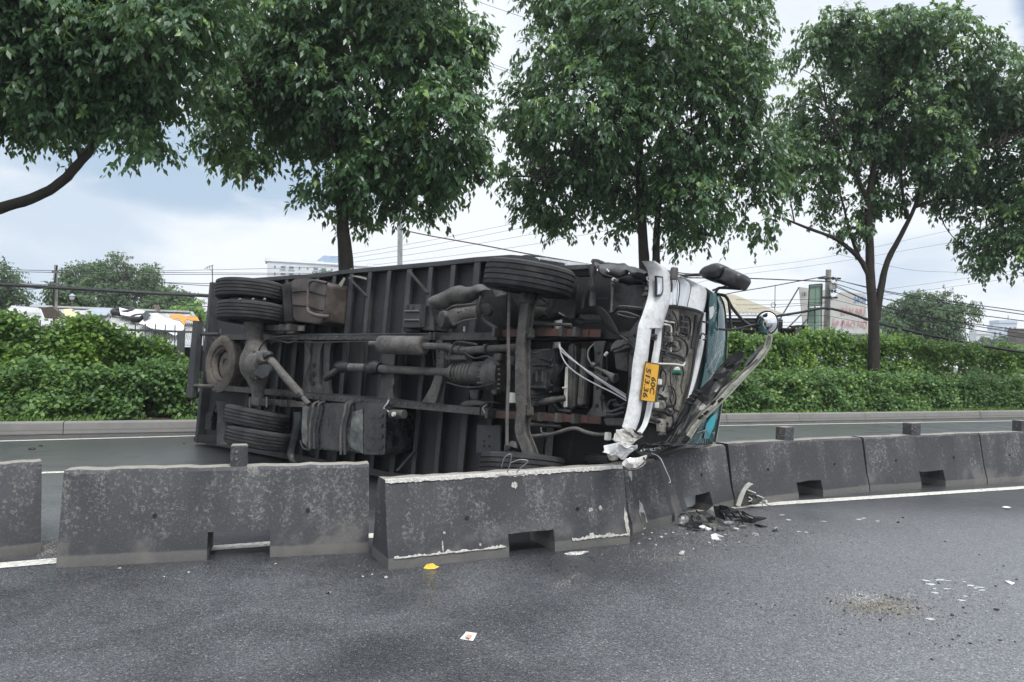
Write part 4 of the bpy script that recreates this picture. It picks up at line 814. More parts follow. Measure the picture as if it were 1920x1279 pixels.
pipe('tank_strap', 'A', [(812,180,-.05),(740,168,-.11),(712,185,-.12),(706,240,-.12),(703,310,-.12)], 8, 'tankbrn', st); pipe('tank_strap', 'A', [(703,320,-.12),(715,345,-.13),(760,362,-.1),(825,368,-.02)], 11, 'tankbrn', st)
for a in ([(622,230,-.07),(700,226,-.08),(805,252,-.06)], [(625,303,-.07),(700,312,-.08),(790,335,-.06)]): pipe('tank_band', 'A', a, 5, 'liner', st)
slab('tank_end', 'A', [(560,190),(608,170),(620,390),(570,400)], -.03, .3, 'chassis', bevel=.01)
for i in range(3): slab('wood_packing', 'D', [(540+i*68,382-i*3),(600+i*68,380-i*3),(598+i*68,432),(538+i*68,436)], -.06, .10, 'rust' if i == 0 else 'dusty', bevel=.005)
bb = slab('battery_box', 'A', [(1238,300),(1338,297),(1330,428),(1232,430)], -.05, .35, 'rib', bevel=.008)
for y in (338,388): pipe('box_rib', 'A', [(1245,y,-.065),(1325,y-1,-.065)], 6, 'dusty', bb, sm=1, seg=8)
for x in (1262,1292): pipe('box_latch', 'A', [(x,302,-.06),(x,330,-.06)], 4, 'liner', bb, sm=1, seg=6)
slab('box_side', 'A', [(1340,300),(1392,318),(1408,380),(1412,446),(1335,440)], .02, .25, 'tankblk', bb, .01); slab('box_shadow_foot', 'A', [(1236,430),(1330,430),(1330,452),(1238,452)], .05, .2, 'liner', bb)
# crushed air cleaner group
ac = bpy.data.objects.new('air_cleaner', None); C.objects.link(ac); ac.parent = truck
loft('crushed_cover', 'G', [(510,265),(640,195),(770,138),(900,122),(1050,108),(1160,100),(1300,180)], [(560,440),(700,390),(760,360),(880,345),(1010,315),(1110,270),(1180,245)], -.22, .10, 'cast', ac, front=False, th=.012, nx=9, noise=.022)
loft('bent_bracket', 'G', [(700,440),(800,400),(930,385),(1080,365),(1110,370)], [(780,640),(830,590),(950,555),(1080,545),(1110,560)], -.26, .03, 'dusty', ac, front=False, th=.012, nx=7, noise=.014)
pipe('bracket_edge', 'G', [(700,430,-.27),(800,380,-.28),(950,365,-.28),(1110,345,-.27)], 14, 'cast', ac); pipe('bracket_edge', 'G', [(785,640,-.27),(900,585,-.28),(1090,550,-.28)], 13, 'cast', ac)
for x,y,r in ((845,465,14),(885,455,9),(945,430,9),(620,510,12)): disc('hole', 'G', x, y, -.31, r, 'hole', ac, .003)
disc('filter_canister', 'G', 640, 560, -.10, 118, 'cast', ac, axis=(-TN-TA*.35).normalized(), seg=28, prof=[(-1.6,.95),(-.1,1.0),(.25,.93),(.38,.6),(.42,0)])
disc('intake_elbow', 'G', 1210, 430, -.12, 85, 'cast', ac, axis=(-TN+TA*.5).normalized(), seg=24, prof=[(-1.5,.9),(-.2,1.0),(.1,.95),(.25,.6),(.1,.0)])
pipe('intake_rod', 'G', [(1140,500,-.18),(1200,590,-.16),(1380,700,-.1)], 24, 'cast', ac, sm=2); pipe('cover_strut', 'G', [(1150,250,-.28),(1120,380,-.28),(1135,520,-.24)], 22, 'cast', ac)
slab('torn_sheet', 'G', [(1310,160),(1400,190),(1495,205),(1490,240),(1420,235),(1340,250)], -.12, .01, 'frame', ac, jag=.02); slab('torn_sheet', 'G', [(1560,215),(1730,240),(1720,300),(1640,380),(1580,300)], -.02, .01, 'dusty', ac, jag=.02)
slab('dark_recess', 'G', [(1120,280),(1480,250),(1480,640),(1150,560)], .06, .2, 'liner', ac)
pipe('drain_valve', 'G', [(930,655,-.14),(925,720,-.14)], 16, 'whitepipe', ac, sm=1)
# air valve, mudguards, tail gear
av = pipe('air_valve', 'A', [(1168,912,-.12),(1172,912,-.12),(1245,912,-.1)], [20,26,24], 'cast', sm=1, seg=16); disc('valve_cap', 'A', 1184, 913, -.19, 13, 'whitepipe', av, .015); pipe('valve_hose', 'A', [(1160,900,-.1),(1130,880,-.12),(1150,850,-.1),(1160,820,-.04)], 5, 'hose', av); pipe('rail_hook', 'A', [(1160,820,-.05),(1158,845,-.07),(1135,868,-.05)], 8, 'chassis')
loft('mudguard', 'D', [(222,868,.02),(232,950,.02),(228,1060,.0),(225,1150,-.02)], [(300,880,.10),(300,970,.12),(300,1080,.10),(305,1152,.08)], 0, .03, 'blackpl', front=False, th=.01, noise=.006)
loft('mudguard', 'D', [(722,945,-.06),(722,1020,-.06),(700,1130,-.06),(685,1210,-.06),(700,1260,-.06)], [(778,942,-.02),(772,1040,-.02),(745,1140,-.02),(728,1220,-.02),(760,1272,-.02)], 0, .03, 'blackpl', front=False, th=.012)
ub = slab('underrun_bar', 'D', [(75,348),(110,352),(68,850),(28,846)], -.10, .09, 'rib', bevel=.006)
pipe('bar_bracket', 'D', [(100,438,-.03),(245,438,-.02)], 10, 'rib', ub, sm=1, seg=8); pipe('bar_bracket', 'D', [(45,770,-.08),(215,775,-.02)], 11, 'dusty', ub, sm=1, seg=8); slab('bar_end', 'D', [(200,760),(225,762),(222,800),(205,800)], -.03, .06, 'dusty', ub)
slab('lamp_plate', 'D', [(105,545),(168,548),(160,680),(100,672)], .02, .04, 'rib', bevel=.008); tl = slab('tail_light', 'D', [(158,945),(205,940),(195,1060),(150,1058)], .18, .08, 'blackpl', bevel=.012)
for y in (965,990,1015,1040): slab('light_rib', 'D', [(160,y),(190,y-2),(188,y+6),(158,y+8)], .165, .02, 'rib', tl)
slab('corner_foot', 'D', [(106,1090),(228,1088),(225,1138),(106,1135)], .20, .2, 'blackpl', bevel=.01)
pipe('tail_wiring', 'D', [(190,520,.05),(178,600,.04),(195,680,.04),(182,740,.05)], 6, 'blackhose'); pipe('tail_wiring', 'D', [(232,870,.1),(210,930,.12),(190,1000,.12)], 5, 'blackhose')
pipe('tail_hook', 'D', [(185,600,.03),(190,640,.02),(200,650,.02)], 10, 'liner')
# plates at the lower front corner and things under the floor
slab('splash_plate', 'B', [(636,972),(770,975),(768,1120),(632,1128)], .12, .02, 'frame' if False else 'rib', bevel=.003); holes_on('B', [(676,1062),(676,1090),(705,1035),(705,1090)], .115, 6)
slab('cab_step', 'E', [(680,1050),(920,1070),(920,1140),(700,1130)], .25, .25, 'tankblk', bevel=.02); slab('torn_liner', 'E', [(745,895),(715,950),(680,950),(690,1010),(640,1045),(650,1130),(700,1140),(760,1060),(900,1060),(930,900)], .36, .02, 'liner')
# ================================================================== THE CAB
UC0, UC1 = 6.72, uvw(TF0)[0]-.26
def clampz(p, z=.015): p = p.copy(); p.z = max(p.z, z); return p
vt_c = uvw(T('P',1150,503,.55))[1]; vt_f = uvw(T('P',1262,512,.55))[1]
q = [UVW(UC0, vt_c-.02, .52), UVW(7.6, vt_c-.02, .52), UVW(UC1, vt_f-.05, .52), clampz(UVW(UC1, v_b, .52)), clampz(UVW(UC0, v_b, .52))]
bm = bmesh.new(); add_prism(bm, q, W0*.05); obj('cab_floor', bm, M['liner'], truck)
q2 = [UVW(UC0+.02, vt_c-.04, .58), UVW(7.6, vt_c-.04, .58), UVW(UC1-.01, vt_f-.08, .58), clampz(UVW(UC1-.01, v_b+.02, .58),.03), clampz(UVW(UC0+.02, v_b+.02, .58),.03)]
bm = bmesh.new(); add_prism(bm, q2, W0*1.15); obj('cab_shell', bm, M['white'], truck, bevel=.02)
# dark sheet standing in for the shade inside the cabin, behind glass and panels
bm = bmesh.new(); P = [FP('C',x,y,-.23) for x,y in ((640,100),(760,140),(960,205),(1010,240),(1050,300),(1060,420),(1055,640),(1020,900),(1000,1080),(560,1120),(560,900),(600,500))]; add_prism(bm, P, -TA*.02); obj('cabin_shade_sheet', bm, M['liner'], truck)
# underside: liners, brackets and dark panels
slab('cab_underplate', 'F', [(190,560),(420,545),(620,560),(870,360),(860,520),(825,830),(560,850),(360,840),(280,800),(200,730)], .30, .02, 'chassis', jag=.01); holes_on('F', [(490,630),(610,575),(720,590),(490,590)], .295, 12)
loft('floor_bulge', 'F', [(195,735,.25),(300,690,.2),(470,700,.25)], [(330,830,.2),(430,800,.2),(480,790,.25)], .22, .05, 'dusty', front=False, noise=.01)
slab('crossbar', 'F', [(600,130),(1010,110),(1020,170),(740,190)], .12, .06, 'chassis', bevel=.006); slab('crossbar', 'F', [(740,195),(1020,180),(1030,260),(850,270)], .2, .06, 'liner', bevel=.006)
slab('wheel_arch', 'F', [(870,330),(920,285),(1040,270),(1050,700),(900,760),(830,830)], .40, .03, 'liner')
loft('arch_stay', 'F', [(1035,330,.2),(960,480,.2),(925,600,.2),(920,740,.2)], [(1045,470,.2),(1010,520,.2),(975,620,.2),(965,740,.2)], .2, .02, 'chassis', front=False)
loft('arch_bracket', 'F', [(1005,130,.02),(1040,260,.02),(1055,350,.02),(1035,520,.02),(1030,660,.02)], [(1130,110,.02),(1110,240,.02),(1120,350,.02),(1110,560,.02),(1110,680,.02)], 0, .035, 'chassis', front=False, noise=.006); disc('hole', 'F', 1083, 437, -.04, 42, 'hole', None, .004)
slab('cab_hook', 'F', [(1045,45),(1075,35),(1140,40),(1200,75),(1215,100),(1100,110),(1045,100)], .05, .12, 'chassis', bevel=.02)
loft('torn_arch_liner', 'F', [(1110,110,.0),(1240,95,.1),(1370,110,.1),(1500,125,.1),(1560,160,.08),(1700,180,.1),(1850,215,.05)], [(1150,190,-.05),(1210,260,-.06),(1340,290,-.02),(1500,260,-.05),(1560,200,-.02),(1640,300,-.02),(1800,330,.02)], .05, .09, 'blackpl', front=False, noise=.035, nx=9, th=.01)
loft('torn_arch_liner', 'F', [(1480,290,-.05),(1600,220,.0),(1700,230,.0),(1800,240,.02)], [(1450,360,-.02),(1560,390,.02),(1700,395,.04),(1780,390,.05)], 0, .05, 'blackpl', front=False, noise=.025, th=.01)
pipe('liner_edge', 'F', [(1150,130,-.08),(1165,190,-.1),(1200,235,-.1),(1250,255,-.1),(1350,285,-.06)], 15, 'liner'); pipe('white_lever', 'F', [(1262,175,-.1),(1295,212,-.1)], 9, 'whitepipe', sm=1)
slab('cab_side_sill', 'F', [(1560,150),(1680,165),(1850,205),(1850,240),(1700,215)], .2, .25, 'liner')
slab('mud_panel', 'F', [(1340,365),(1760,400),(1770,720),(1400,690),(1340,760)], .24, .02, 'tankblk'); disc('strut_eye', 'F', 1368, 317, -.05, 24, 'whitepipe', None, .03); pipe('strut', 'F', [(1368,317,-.04),(1460,335,.0)], 20, 'hose', sm=1); disc('hole', 'F', 1366, 317, -.075, 11, 'hole', None, .01)
pipe('cab_lift_strut', 'F', [(1338,345,-.04),(1335,520,-.04)], 22, 'chassis', sm=1, seg=12); pipe('strut_rod', 'F', [(1335,515,-.04),(1320,760,-.04)], 17, 'dusty', sm=1, seg=12); disc('strut_eye', 'F', 1320, 745, -.07, 17, 'cast', None, .02); disc('strut_eye', 'F', 1340, 370, -.07, 19, 'cast', None, .02)
loft('bent_fender', 'F', [(885,745,-.05),(950,695,-.12),(1050,670,-.16),(1150,668,-.18),(1240,730,-.16),(1330,850,-.12),(1440,1050,-.06)], [(880,765,.05),(960,775,.04),(1060,760,.02),(1150,780,.0),(1200,860,-.02),(1290,990,-.02),(1410,1060,-.02)], 0, .02, 'chassis', front=False, noise=.006)
slab('fender_plate', 'F', [(900,770),(1000,770),(1180,800),(1230,850),(980,850),(900,820)], .18, .02, 'chassis'); slab('dark_flap', 'F', [(820,840),(950,870),(1230,855),(1180,880),(1000,890),(900,920)], -.02, .02, 'liner', jag=.01)
loft('rag_bundle', 'F', [(350,830,-.05),(420,780,-.1),(500,800,-.1),(620,755,-.12),(720,800,-.08)], [(360,865,-.02),(450,850,-.05),(560,860,-.06),(680,850,-.05),(820,850,.0)], 0, .06, 'blackpl', front=False, noise=.03)
for a in ([(1410,690,-.05),(1440,670,-.07),(1560,675,-.06),(1750,695,.0)], [(1390,770,-.06),(1440,745,-.08),(1560,760,-.06),(1700,810,.0)]): pipe('side_bracket', 'F', a, 13, 'cast')
pipe('liner_strip', 'F', [(1410,780,-.02),(1560,820,-.02),(1660,830,-.02)], 28, 'chassis', flat=.5)
slab('frame_end', 'F', [(1430,1010),(1560,1005),(1700,800),(1760,810),(1745,960),(1690,1090),(1440,1085)], .0, .08, 'chassis', bevel=.008); disc('hole', 'F', 1625, 1055, -.01, 16, 'hole', None, .004)
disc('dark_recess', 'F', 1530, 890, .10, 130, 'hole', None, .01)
for x,y,r in ((1800,440,30),(1790,510,28),(1760,525,22),(1830,370,26)): disc('lamp_socket', 'F', x, y, -.02, r, 'cast', None, .03, axis=(-TN+TA*.4).normalized(), seg=12)
pipe('lamp_wiring', 'F', [(1835,290,-.04),(1800,285,-.05),(1805,320,-.05),(1835,340,-.04)], 7, 'hose'); pipe('lamp_wiring', 'F', [(1590,395,-.02),(1680,400,-.02),(1780,400,-.02)], 5, 'cast'); pipe('side_tube', 'F', [(1830,570,.0),(1770,640,.0),(1760,760,.0)], 16, 'cast')
# ---- front end: bumper, lamp, panels (traced on the plane of the truck's nose)
bump = bpy.data.objects.new('bumper', None); C.objects.link(bump); bump.parent = truck
TLF = lambda L, du: [(x, y, du) for x, y in L]
loft('bumper_shell', 'C', [(622,58),(655,112),(662,170),(657,250),(632,335),(610,395),(600,430)], [(665,62),(720,88),(752,120),(762,180),(757,290),(738,360),(716,432)], .02, .05, 'white', bump, th=.03, nx=9, noise=.003)
loft('bumper_shell', 'C', [(600,430),(588,525),(570,640),(560,740),(545,860),(512,985)], [(658,428),(645,520),(628,640),(608,800),(592,930),(566,1002)], .02, .035, 'white', bump, th=.03, nx=7, noise=.004)
loft('bumper_shell', 'C', [(697,428),(690,530),(672,640),(655,830),(628,960),(596,1012)], [(716,430),(712,520),(698,620),(668,830),(640,955),(604,1024)], .02, .012, 'white', bump, th=.03, nx=5)
loft('bumper_shell', 'C', [(655,436),(664,420),(672,414)], [(700,434),(694,420),(686,414)], .03, .004, 'white', bump, th=.02, nx=5)
loft('crumpled_corner', 'C', [(508,980),(480,1010),(450,1045),(420,1068)], [(612,1018),(606,1034),(588,1052),(560,1072)], .03, .012, 'crumple', bump, noise=.050, nx=9, nsub=3, th=.008, smooth=False)
loft('crumpled_corner', 'C', [(512,978),(520,1000),(545,1018)], [(566,1000),(556,1010),(548,1030)], .05, .01, 'crumple', bump, noise=.03, nx=6, nsub=2, th=.008, smooth=False)
loft('torn_corner', 'C', [(400,1076),(392,1098),(378,1114)], [(586,1080),(572,1108),(505,1158)], .06, .02, 'white', bump, noise=.045, nx=9, nsub=3, th=.008, smooth=False)
loft('torn_corner', 'C', [(470,1080),(500,1095),(530,1090)], [(480,1090),(520,1105),(560,1098)], .10, .012, 'crumple', bump, noise=.02, th=.006)
disc('bent_bracket', 'C', 445, 1140, .0, 32, 'crumple', bump, .02, seg=14)
fl = bpy.data.objects.new('fog_lamp', None); C.objects.link(fl); fl.parent = bump
loft('lamp_bezel', 'C', [(688,140),(690,200),(690,258)], [(724,145),(726,220),(716,252)], .072, .004, 'blackpl', fl, th=.02, nx=4); loft('lamp_glass', 'C', [(694,150),(695,200),(694,246)], [(718,154),(720,215),(711,240)], .082, .008, 'lens', fl, th=.008, nx=5); loft('lamp_bowl', 'C', [(697,185),(697,215),(696,242)], [(712,180),(714,210),(708,236)], .086, .004, 'chrome', fl, th=.004, nx=4)
for x, y in ((560,700),(580,800),(566,690),(575,850)): disc('bumper_hole', 'C', x, y, .058, 4, 'hole', bump, .002)
# headlight and white corner
hl = bpy.data.objects.new('headlight', None); C.objects.link(hl); hl.parent = truck
loft('lens', 'C', [(764,142),(775,165),(780,220),(775,300)], [(800,152),(815,190),(812,250),(802,308)], -.02, .02, 'chrome', hl, nx=7); loft('lens', 'C', [(803,152),(818,190),(815,250),(805,306)], [(835,164),(876,192),(870,250),(852,318)], -.02, .03, 'lens', hl, nx=9); loft('reflector', 'C', [(806,158),(820,195),(817,250),(808,302)], [(832,172),(868,198),(862,250),(846,310)], -.06, .01, 'chrome', hl)
loft('lens', 'C', [(752,240),(755,270),(752,300)], [(778,225),(780,260),(772,304)], .0, .01, 'chrome', hl)
pipe('lens_seam', 'C', [(800,150,.005),(816,190,.012),(813,250,.012),(803,308,.005)], 3, 'blackpl', hl, front=True, seg=6); pipe('lens_seam', 'C', [(838,163,.0),(878,192,.002),(872,250,.002),(856,318,.0)], 2, 'blackpl', hl, front=True, seg=6)
loft('corner_panel', 'C', [(800,146),(838,162),(880,192),(873,250),(860,314)], [(805,140),(870,165),(958,208),(964,270),(948,348)], -.03, .03, 'white', th=.03, nx=9)
pipe('panel_edge', 'C', [(755,304,-.02),(800,312,-.02),(860,322,-.02),(945,352,-.02)], 7, 'blackpl', front=True, seg=8); slab('front_crossbar', 'C', [(790,318),(880,325),(942,350),(940,362),(870,340),(790,330)], .62, .02, 'blackpl') if False else None
disc('indicator', 'C', 785, 128, .02, 22, 'cast', None, .05, axis=TB, seg=14)
loft('top_sill', 'C', [(752,108,-.1),(800,118,-.1),(822,140,-.1)], [(755,125,-.02),(790,140,-.02),(815,148,-.02)], 0, .01, 'cast', nx=4)
# number plate, its lettering turned with the truck
pc = [FP('C', x, y, .075) for x, y in ((626,620),(703,633),(677,845),(598,833))]
bm = bmesh.new(); add_prism(bm, pc, -TA*.006); npl = obj('number_plate', bm, M['platey'], truck, bevel=.001)
bm = bmesh.new(); add_tube(bm, [p+TA*.001 for p in pc]+[pc[0]+TA*.001], .004, 6); obj('plate_rim', bm, M['ink'], npl)
def text_mesh(name, body, x0, xdir, ydir, h, wid, m, parent, depth=.0015, bold=0.0):
    """flat raised lettering: x0 is the lower left corner, xdir/ydir the reading directions, wid the full width"""
    cu = bpy.data.curves.new(name, 'FONT'); cu.body = body; cu.size = 1; cu.extrude = .5; cu.offset = bold; cu.resolution_u = 3
    tmp = bpy.data.objects.new('tmp', cu); C.objects.link(tmp); dg = bpy.context.evaluated_depsgraph_get(); me = bpy.data.meshes.new_from_object(tmp.evaluated_get(dg)); bpy.data.objects.remove(tmp); bpy.data.curves.remove(cu)
    co = np.array([v.co[:] for v in me.vertices]); mn, mx = co.min(0), co.max(0); xd, yd = Vector(xdir).normalized(), Vector(ydir).normalized(); zd = xd.cross(yd); base = parent_base(parent)
    for v in me.vertices:
        c = v.co; v.co = x0 + xd*((c.x-mn[0])/(mx[0]-mn[0])*wid) + yd*((c.y-mn[1])/(mx[1]-mn[1])*h) + zd*((c.z-mn[2])/(mx[2]-mn[2])*depth) - base
    me.name = name; return link(name, me, M[m], parent)
e_r = (pc[3]-pc[0]); e_u = (pc[1]-pc[0]); Lr, Lu = e_r.length, e_u.length; er, eu = e_r.normalized(), e_u.normalized(); eu = (eu-er*eu.dot(er)).normalized()
o0 = pc[0] + TA*.0015
text_mesh('plate_lettering', '60C', o0+er*Lr*.30+eu*Lu*.54, er, eu, Lu*.34, Lr*.44, 'ink', npl, bold=.012); text_mesh('plate_lettering', '513.36', o0+er*Lr*.13+eu*Lu*.10, er, eu, Lu*.34, Lr*.77, 'ink', npl, bold=.012)
M['capgreen'] = plain('dark_green_cap', (.03,.13,.10), .4)
# exposed front bulkhead
bk = loft('front_bulkhead', 'C', [(742,318,-.16),(728,430,-.16),(712,560,-.16),(700,680,-.16),(672,830,-.16),(650,960,-.16)], [(942,352,-.16),(930,480,-.16),(905,640,-.16),(872,800,-.16),(830,920,-.16),(780,990,-.16)], 0, .03, 'beige', th=.02, nx=9, noise=.01)
loft('bulkhead_column', 'C', [(755,330,-.12),(748,450,-.12),(735,600,-.12),(715,760,-.12),(690,880,-.12)], [(805,335,-.12),(795,450,-.12),(782,620,-.12),(768,760,-.12),(735,890,-.12)], 0, .05, 'beige', bk, th=.02); loft('bulkhead_panel', 'C', [(820,620,-.13),(800,740,-.13),(780,880,-.13)], [(862,640,-.13),(845,780,-.13),(815,900,-.13)], 0, .02, 'beige', bk, th=.02)
vent = loft('vent_frame', 'C', [(826,356,-.10),(824,410,-.10),(818,452,-.10)], [(874,372,-.10),(872,420,-.10),(862,465,-.10)], 0, .004, 'beige', bk, th=.02, nx=4)
for r_ in range(3):
    for c_ in range(2):
        x = 831+c_*21-r_*2; y = 364+r_*32+c_*4; bm = bmesh.new(); add_prism(bm, [FP('C',*p,-.088) for p in ((x,y),(x+17,y+4),(x+15,y+28),(x-2,y+24))], -TA*.012); obj('vent_cell', bm, M['engine'], vent)
for a, r, m in (([(410,820),(455,825),(490,840),(502,880),(500,960),(495,1180)],12,'whitepipe'), ([(415,780),(480,790),(545,800)],10,'whitepipe'), ([(545,800),(560,850),(575,900),(610,945),(650,960)],8,'cast'), ([(410,760),(545,790),(560,770)],7,'cast'),
                ([(650,960),(700,960),(735,930),(745,800)],13,'beige'), ([(520,1140),(580,1140),(620,1110),(640,1060)],9,'blackhose')):
    pipe('coolant_pipe', 'H', [(x,y,-.06) for x,y in a], r, m, bk, front=True)
for a, r, m in (([(196,408),(240,420),(300,440),(360,460),(395,490)],12,'blackhose'), ([(200,430),(260,450),(330,470),(395,500)],9,'blackhose'), ([(185,520),(330,525),(385,535),(400,505)],8,'whitepipe'), ([(128,892),(180,895),(230,902),(280,930),(305,905)],15,'blackhose'), ([(290,540),(285,640),(300,740),(310,790),(290,850)],5,'blackhose'), ([(330,620),(300,700),(290,790)],4,'blackhose'),
                ([(205,450),(240,470),(280,440)],7,'cast'), ([(280,790),(300,860),(320,900)],6,'blackhose'), ([(100,960),(200,985),(260,1000)],14,'liner')):
    pipe('bulkhead_hose', 'I', [(x,y,-.05) for x,y in a], r, m, bk, front=True)
for x, y, r, m in ((470,990,46,'beige'),(540,1060,38,'beige'),(600,1040,34,'dusty'),(545,930,22,'beige'),(590,1050,14,'chrome'),(470,1080,12,'engine')): disc('casting', 'H', x, y, -.06, r, m, bk, .03, front=True, seg=14)
disc('oil_cap', 'I', 335, 592, -.04, 22, 'capgreen', bk, .05, front=True, seg=14); disc('cap_neck', 'I', 330, 570, -.06, 26, 'whitepipe', bk, .03, front=True, seg=12)
for x, y in ((200,666),(178,852)): bm = bmesh.new(); add_box(bm, FP('I',x,y,-.02), TA*.012, TB*.025, TN*.022); obj('plate_clip', bm, M['whitepipe'], bk, bevel=.004)
loft('latch_casting', 'I', [(205,960,-.04),(198,1010,-.04),(196,1060,-.04)], [(255,970,-.04),(250,1020,-.04),(240,1070,-.04)], 0, .03, 'beige', bk, th=.03, noise=.01); disc('hole', 'I', 215, 1005, -.0, 8, 'hole', bk, .002, front=True)
for x,y in ((215,1075),(235,1085),(205,1088)): disc('latch_bolt', 'I', x, y, -.0, 8, 'cast', bk, .02, front=True, seg=6)
disc('horn', 'H', 272, 972, -.03, 36, 'engine', None, .04, front=True, seg=18)
pipe('rubber_seal', 'I', [(545,118,-.06),(520,230,-.06),(490,380,-.06),(470,520,-.06),(440,680,-.06),(400,830,-.06),(350,940,-.06),(310,1010,-.06)], 11, 'blackpl', front=True); pipe('rubber_seal', 'I', [(490,130,-.08),(480,260,-.08),(455,400,-.08)], 13, 'blackpl', front=True)
loft('scuttle_strip', 'C', [(944,352,-.08),(938,480,-.08),(916,600,-.08),(885,730,-.08),(850,838,-.08)], [(962,345,-.08),(957,480,-.08),(938,600,-.08),(905,735,-.08),(866,842,-.08)], 0, .012, 'white', th=.02, nx=4)
loft('wiper_tray', 'C', [(963,210,-.10),(962,345,-.10),(955,500,-.10),(935,640,-.10),(905,740,-.10),(850,880,-.10)], [(1000,240,-.10),(985,345,-.10),(985,500,-.10),(968,640,-.10),(945,740,-.10),(900,900,-.10)], 0, .01, 'blackpl', th=.03, nx=4)
pipe('wiper_arm', 'H', [(885,790,.0),(935,800,.01),(945,850,.01),(930,1000,.0),(920,1279,.0)], 12, 'blackpl', front=True); pipe('wiper_arm', 'H', [(845,995,-.02),(870,930,.0),(910,950,.01),(925,985,.01),(890,1005,.0)], 10, 'blackpl', front=True)
scr = loft('windscreen', 'C', [(985,240,-.06),(978,345,-.06),(975,500,-.06),(958,640,-.06),(935,760,-.06),(890,900,-.06),(850,1080,-.06)], [(1022,236,-.07),(1062,300,-.08),(1074,420,-.08),(1074,560,-.08),(1062,720,-.08),(1042,890,-.08),(1012,1064,-.08)], 0, .03, 'screen', th=.008, nx=9)
pipe('screen_seal', 'C', [(1022,238,-.06),(1060,295,-.07),(1075,420,-.07),(1075,560,-.07),(1064,720,-.07),(1043,890,-.07),(1013,1066,-.07)], 6, 'blackpl', scr, front=True, seg=8); pipe('screen_moulding', 'C', [(1078,420,-.09),(1079,560,-.09),(1068,720,-.09),(1047,890,-.09),(1017,1066,-.09)], 3, 'white', scr, front=True, seg=6)
r_ = random.Random(3); bm = bmesh.new()
def crack(cx, cy, n, L0, L1, a0=0, a1=6.28):
    for i in range(n):
        a = r_.uniform(a0, a1); L_ = r_.uniform(L0, L1); pts = []
        for t in (0,.35,.7,1): pts.append(FP('C', cx+math.cos(a)*L_*t*.38+r_.uniform(-2,2), cy+math.sin(a)*L_*t+r_.uniform(-3,3), -.022+.0))
        add_tube(bm, pts, .0016, 4)
crack(1000, 690, 14, 60, 170); crack(1010, 600, 7, 80, 220); crack(1005, 340, 8, 20, 60); crack(960, 1000, 12, 40, 160); crack(1030, 460, 4, 60, 160)
o = obj('crack', bm, M['hose'], scr); o['kind'] = 'stuff'
bm = bmesh.new(); add_prism(bm, [FP('I',*p,-.025) for p in ((610,950),(658,915),(640,1010),(590,1120),(555,1115),(575,1000))], -TA*.003); obj('sun_film', bm, M['tealpaper'], scr)
bm = bmesh.new(); add_prism(bm, [FP('H',*p,-.022) for p in ((960,620),(1010,600),(1020,660),(1000,730),(965,760))], -TA*.003); obj('shattered_patch', bm, M['lens'], scr)
# mirrors on their arms
wm = bpy.data.objects.new('wing_mirror', None); C.objects.link(wm); wm.parent = truck; wm['label'] = 'large black wing mirror housing at the top of the cab'
def lumpy(name, f, pts, rad, m, parent, flat, w): 
    return pipe(name, f, [(x,y,w) for x,y in pts], rad, m, parent, sm=4, seg=16, flat=flat)
def mirror_case(name, pts, th):
    P = [T('C',x,y,1.15) for x,y in rounded(pts, 22, 5)]; c = sum(P, Vector((0,0,0)))/len(P); bm = bmesh.new(); rings = []
    for d_, s in ((-.10,.62),(-.085,.86),(-.05,.98),(.0,1.0),(.06,1.0),(.10,.95)): rings.append([bm.verts.new(c+(p-c)*s+TN*(d_*th)) for p in P])
    for a, b in zip(rings, rings[1:]):
        for i in range(len(a)): bm.faces.new((a[i], a[(i+1)%len(a)], b[(i+1)%len(b)], b[i]))
    bm.faces.new(rings[0]); bm.faces.new(rings[-1][::-1]); return obj(name, bm, M['blackpl'], wm, smooth=True, angle=50)
mirror_case('mirror_case', [(934,138),(962,100),(1040,70),(1094,96),(1070,165),(1012,178),(962,160)], 1.2); mirror_case('mirror_case', [(1062,168),(1090,94),(1185,138),(1192,165),(1158,218),(1078,198),(1016,176)], 1.25)
pipe('mirror_arm', 'C', [(735,112,.75),(760,120,.85),(822,140,1.0),(880,136,1.1),(975,132,1.15)], 9, 'blackpl', wm); pipe('mirror_arm', 'C', [(1015,238,1.1),(1030,212,1.12),(1060,208,1.15),(1160,214,1.15)], 8, 'blackpl', wm); pipe('mirror_arm', 'C', [(1000,222,1.05),(1040,208,1.1),(1075,200,1.15)], 6, 'blackpl', wm)
pipe('mirror_stay', 'C', [(770,116,.8),(850,128,1.0),(940,130,1.15)], 3, 'cast', wm)
rm = bpy.data.objects.new('round_mirror', None); C.objects.link(rm); rm.parent = truck; rm['label'] = 'round convex mirror on a black tube arm beside the windscreen'
cM = T('C',1303,403,1.45); ax = (-TN*.93-TA*.10-TB*.10).normalized(); rM = 68/2.974/FPX*cM.y
bm = bmesh.new(); add_lathe(bm, cM, ax, [(-.07,0),(-.065,rM*.5),(-.03,rM*.9),(.0,rM*1.0),(.012,rM*1.0),(.014,rM*.96),(.0,rM*.95)], 40); obj('mirror_rim', bm, M['blackpl'], rm, smooth=True, angle=40)
bm = bmesh.new(); add_lathe(bm, cM, ax, [(.004,rM*.95),(.022,rM*.75),(.038,rM*.5),(.046,rM*.25),(.049,0)], 40); obj('mirror_glass', bm, M['mirror'], rm, smooth=True, angle=60)
pipe('mirror_arm', 'C', [(1030,245,1.15),(1062,250,1.2),(1080,265,1.25),(1110,320,1.35),(1170,390,1.42),(1215,418,1.45),(1250,408,1.47)], 9, 'blackpl', rm); pipe('mirror_arm', 'C', [(1088,275,1.27),(1095,340,1.3),(1102,432,1.34)], 7, 'blackpl', rm); pipe('mirror_arm', 'C', [(975,425,1.1),(1060,440,1.25),(1130,438,1.36),(1225,415,1.45)], 7, 'blackpl', rm)
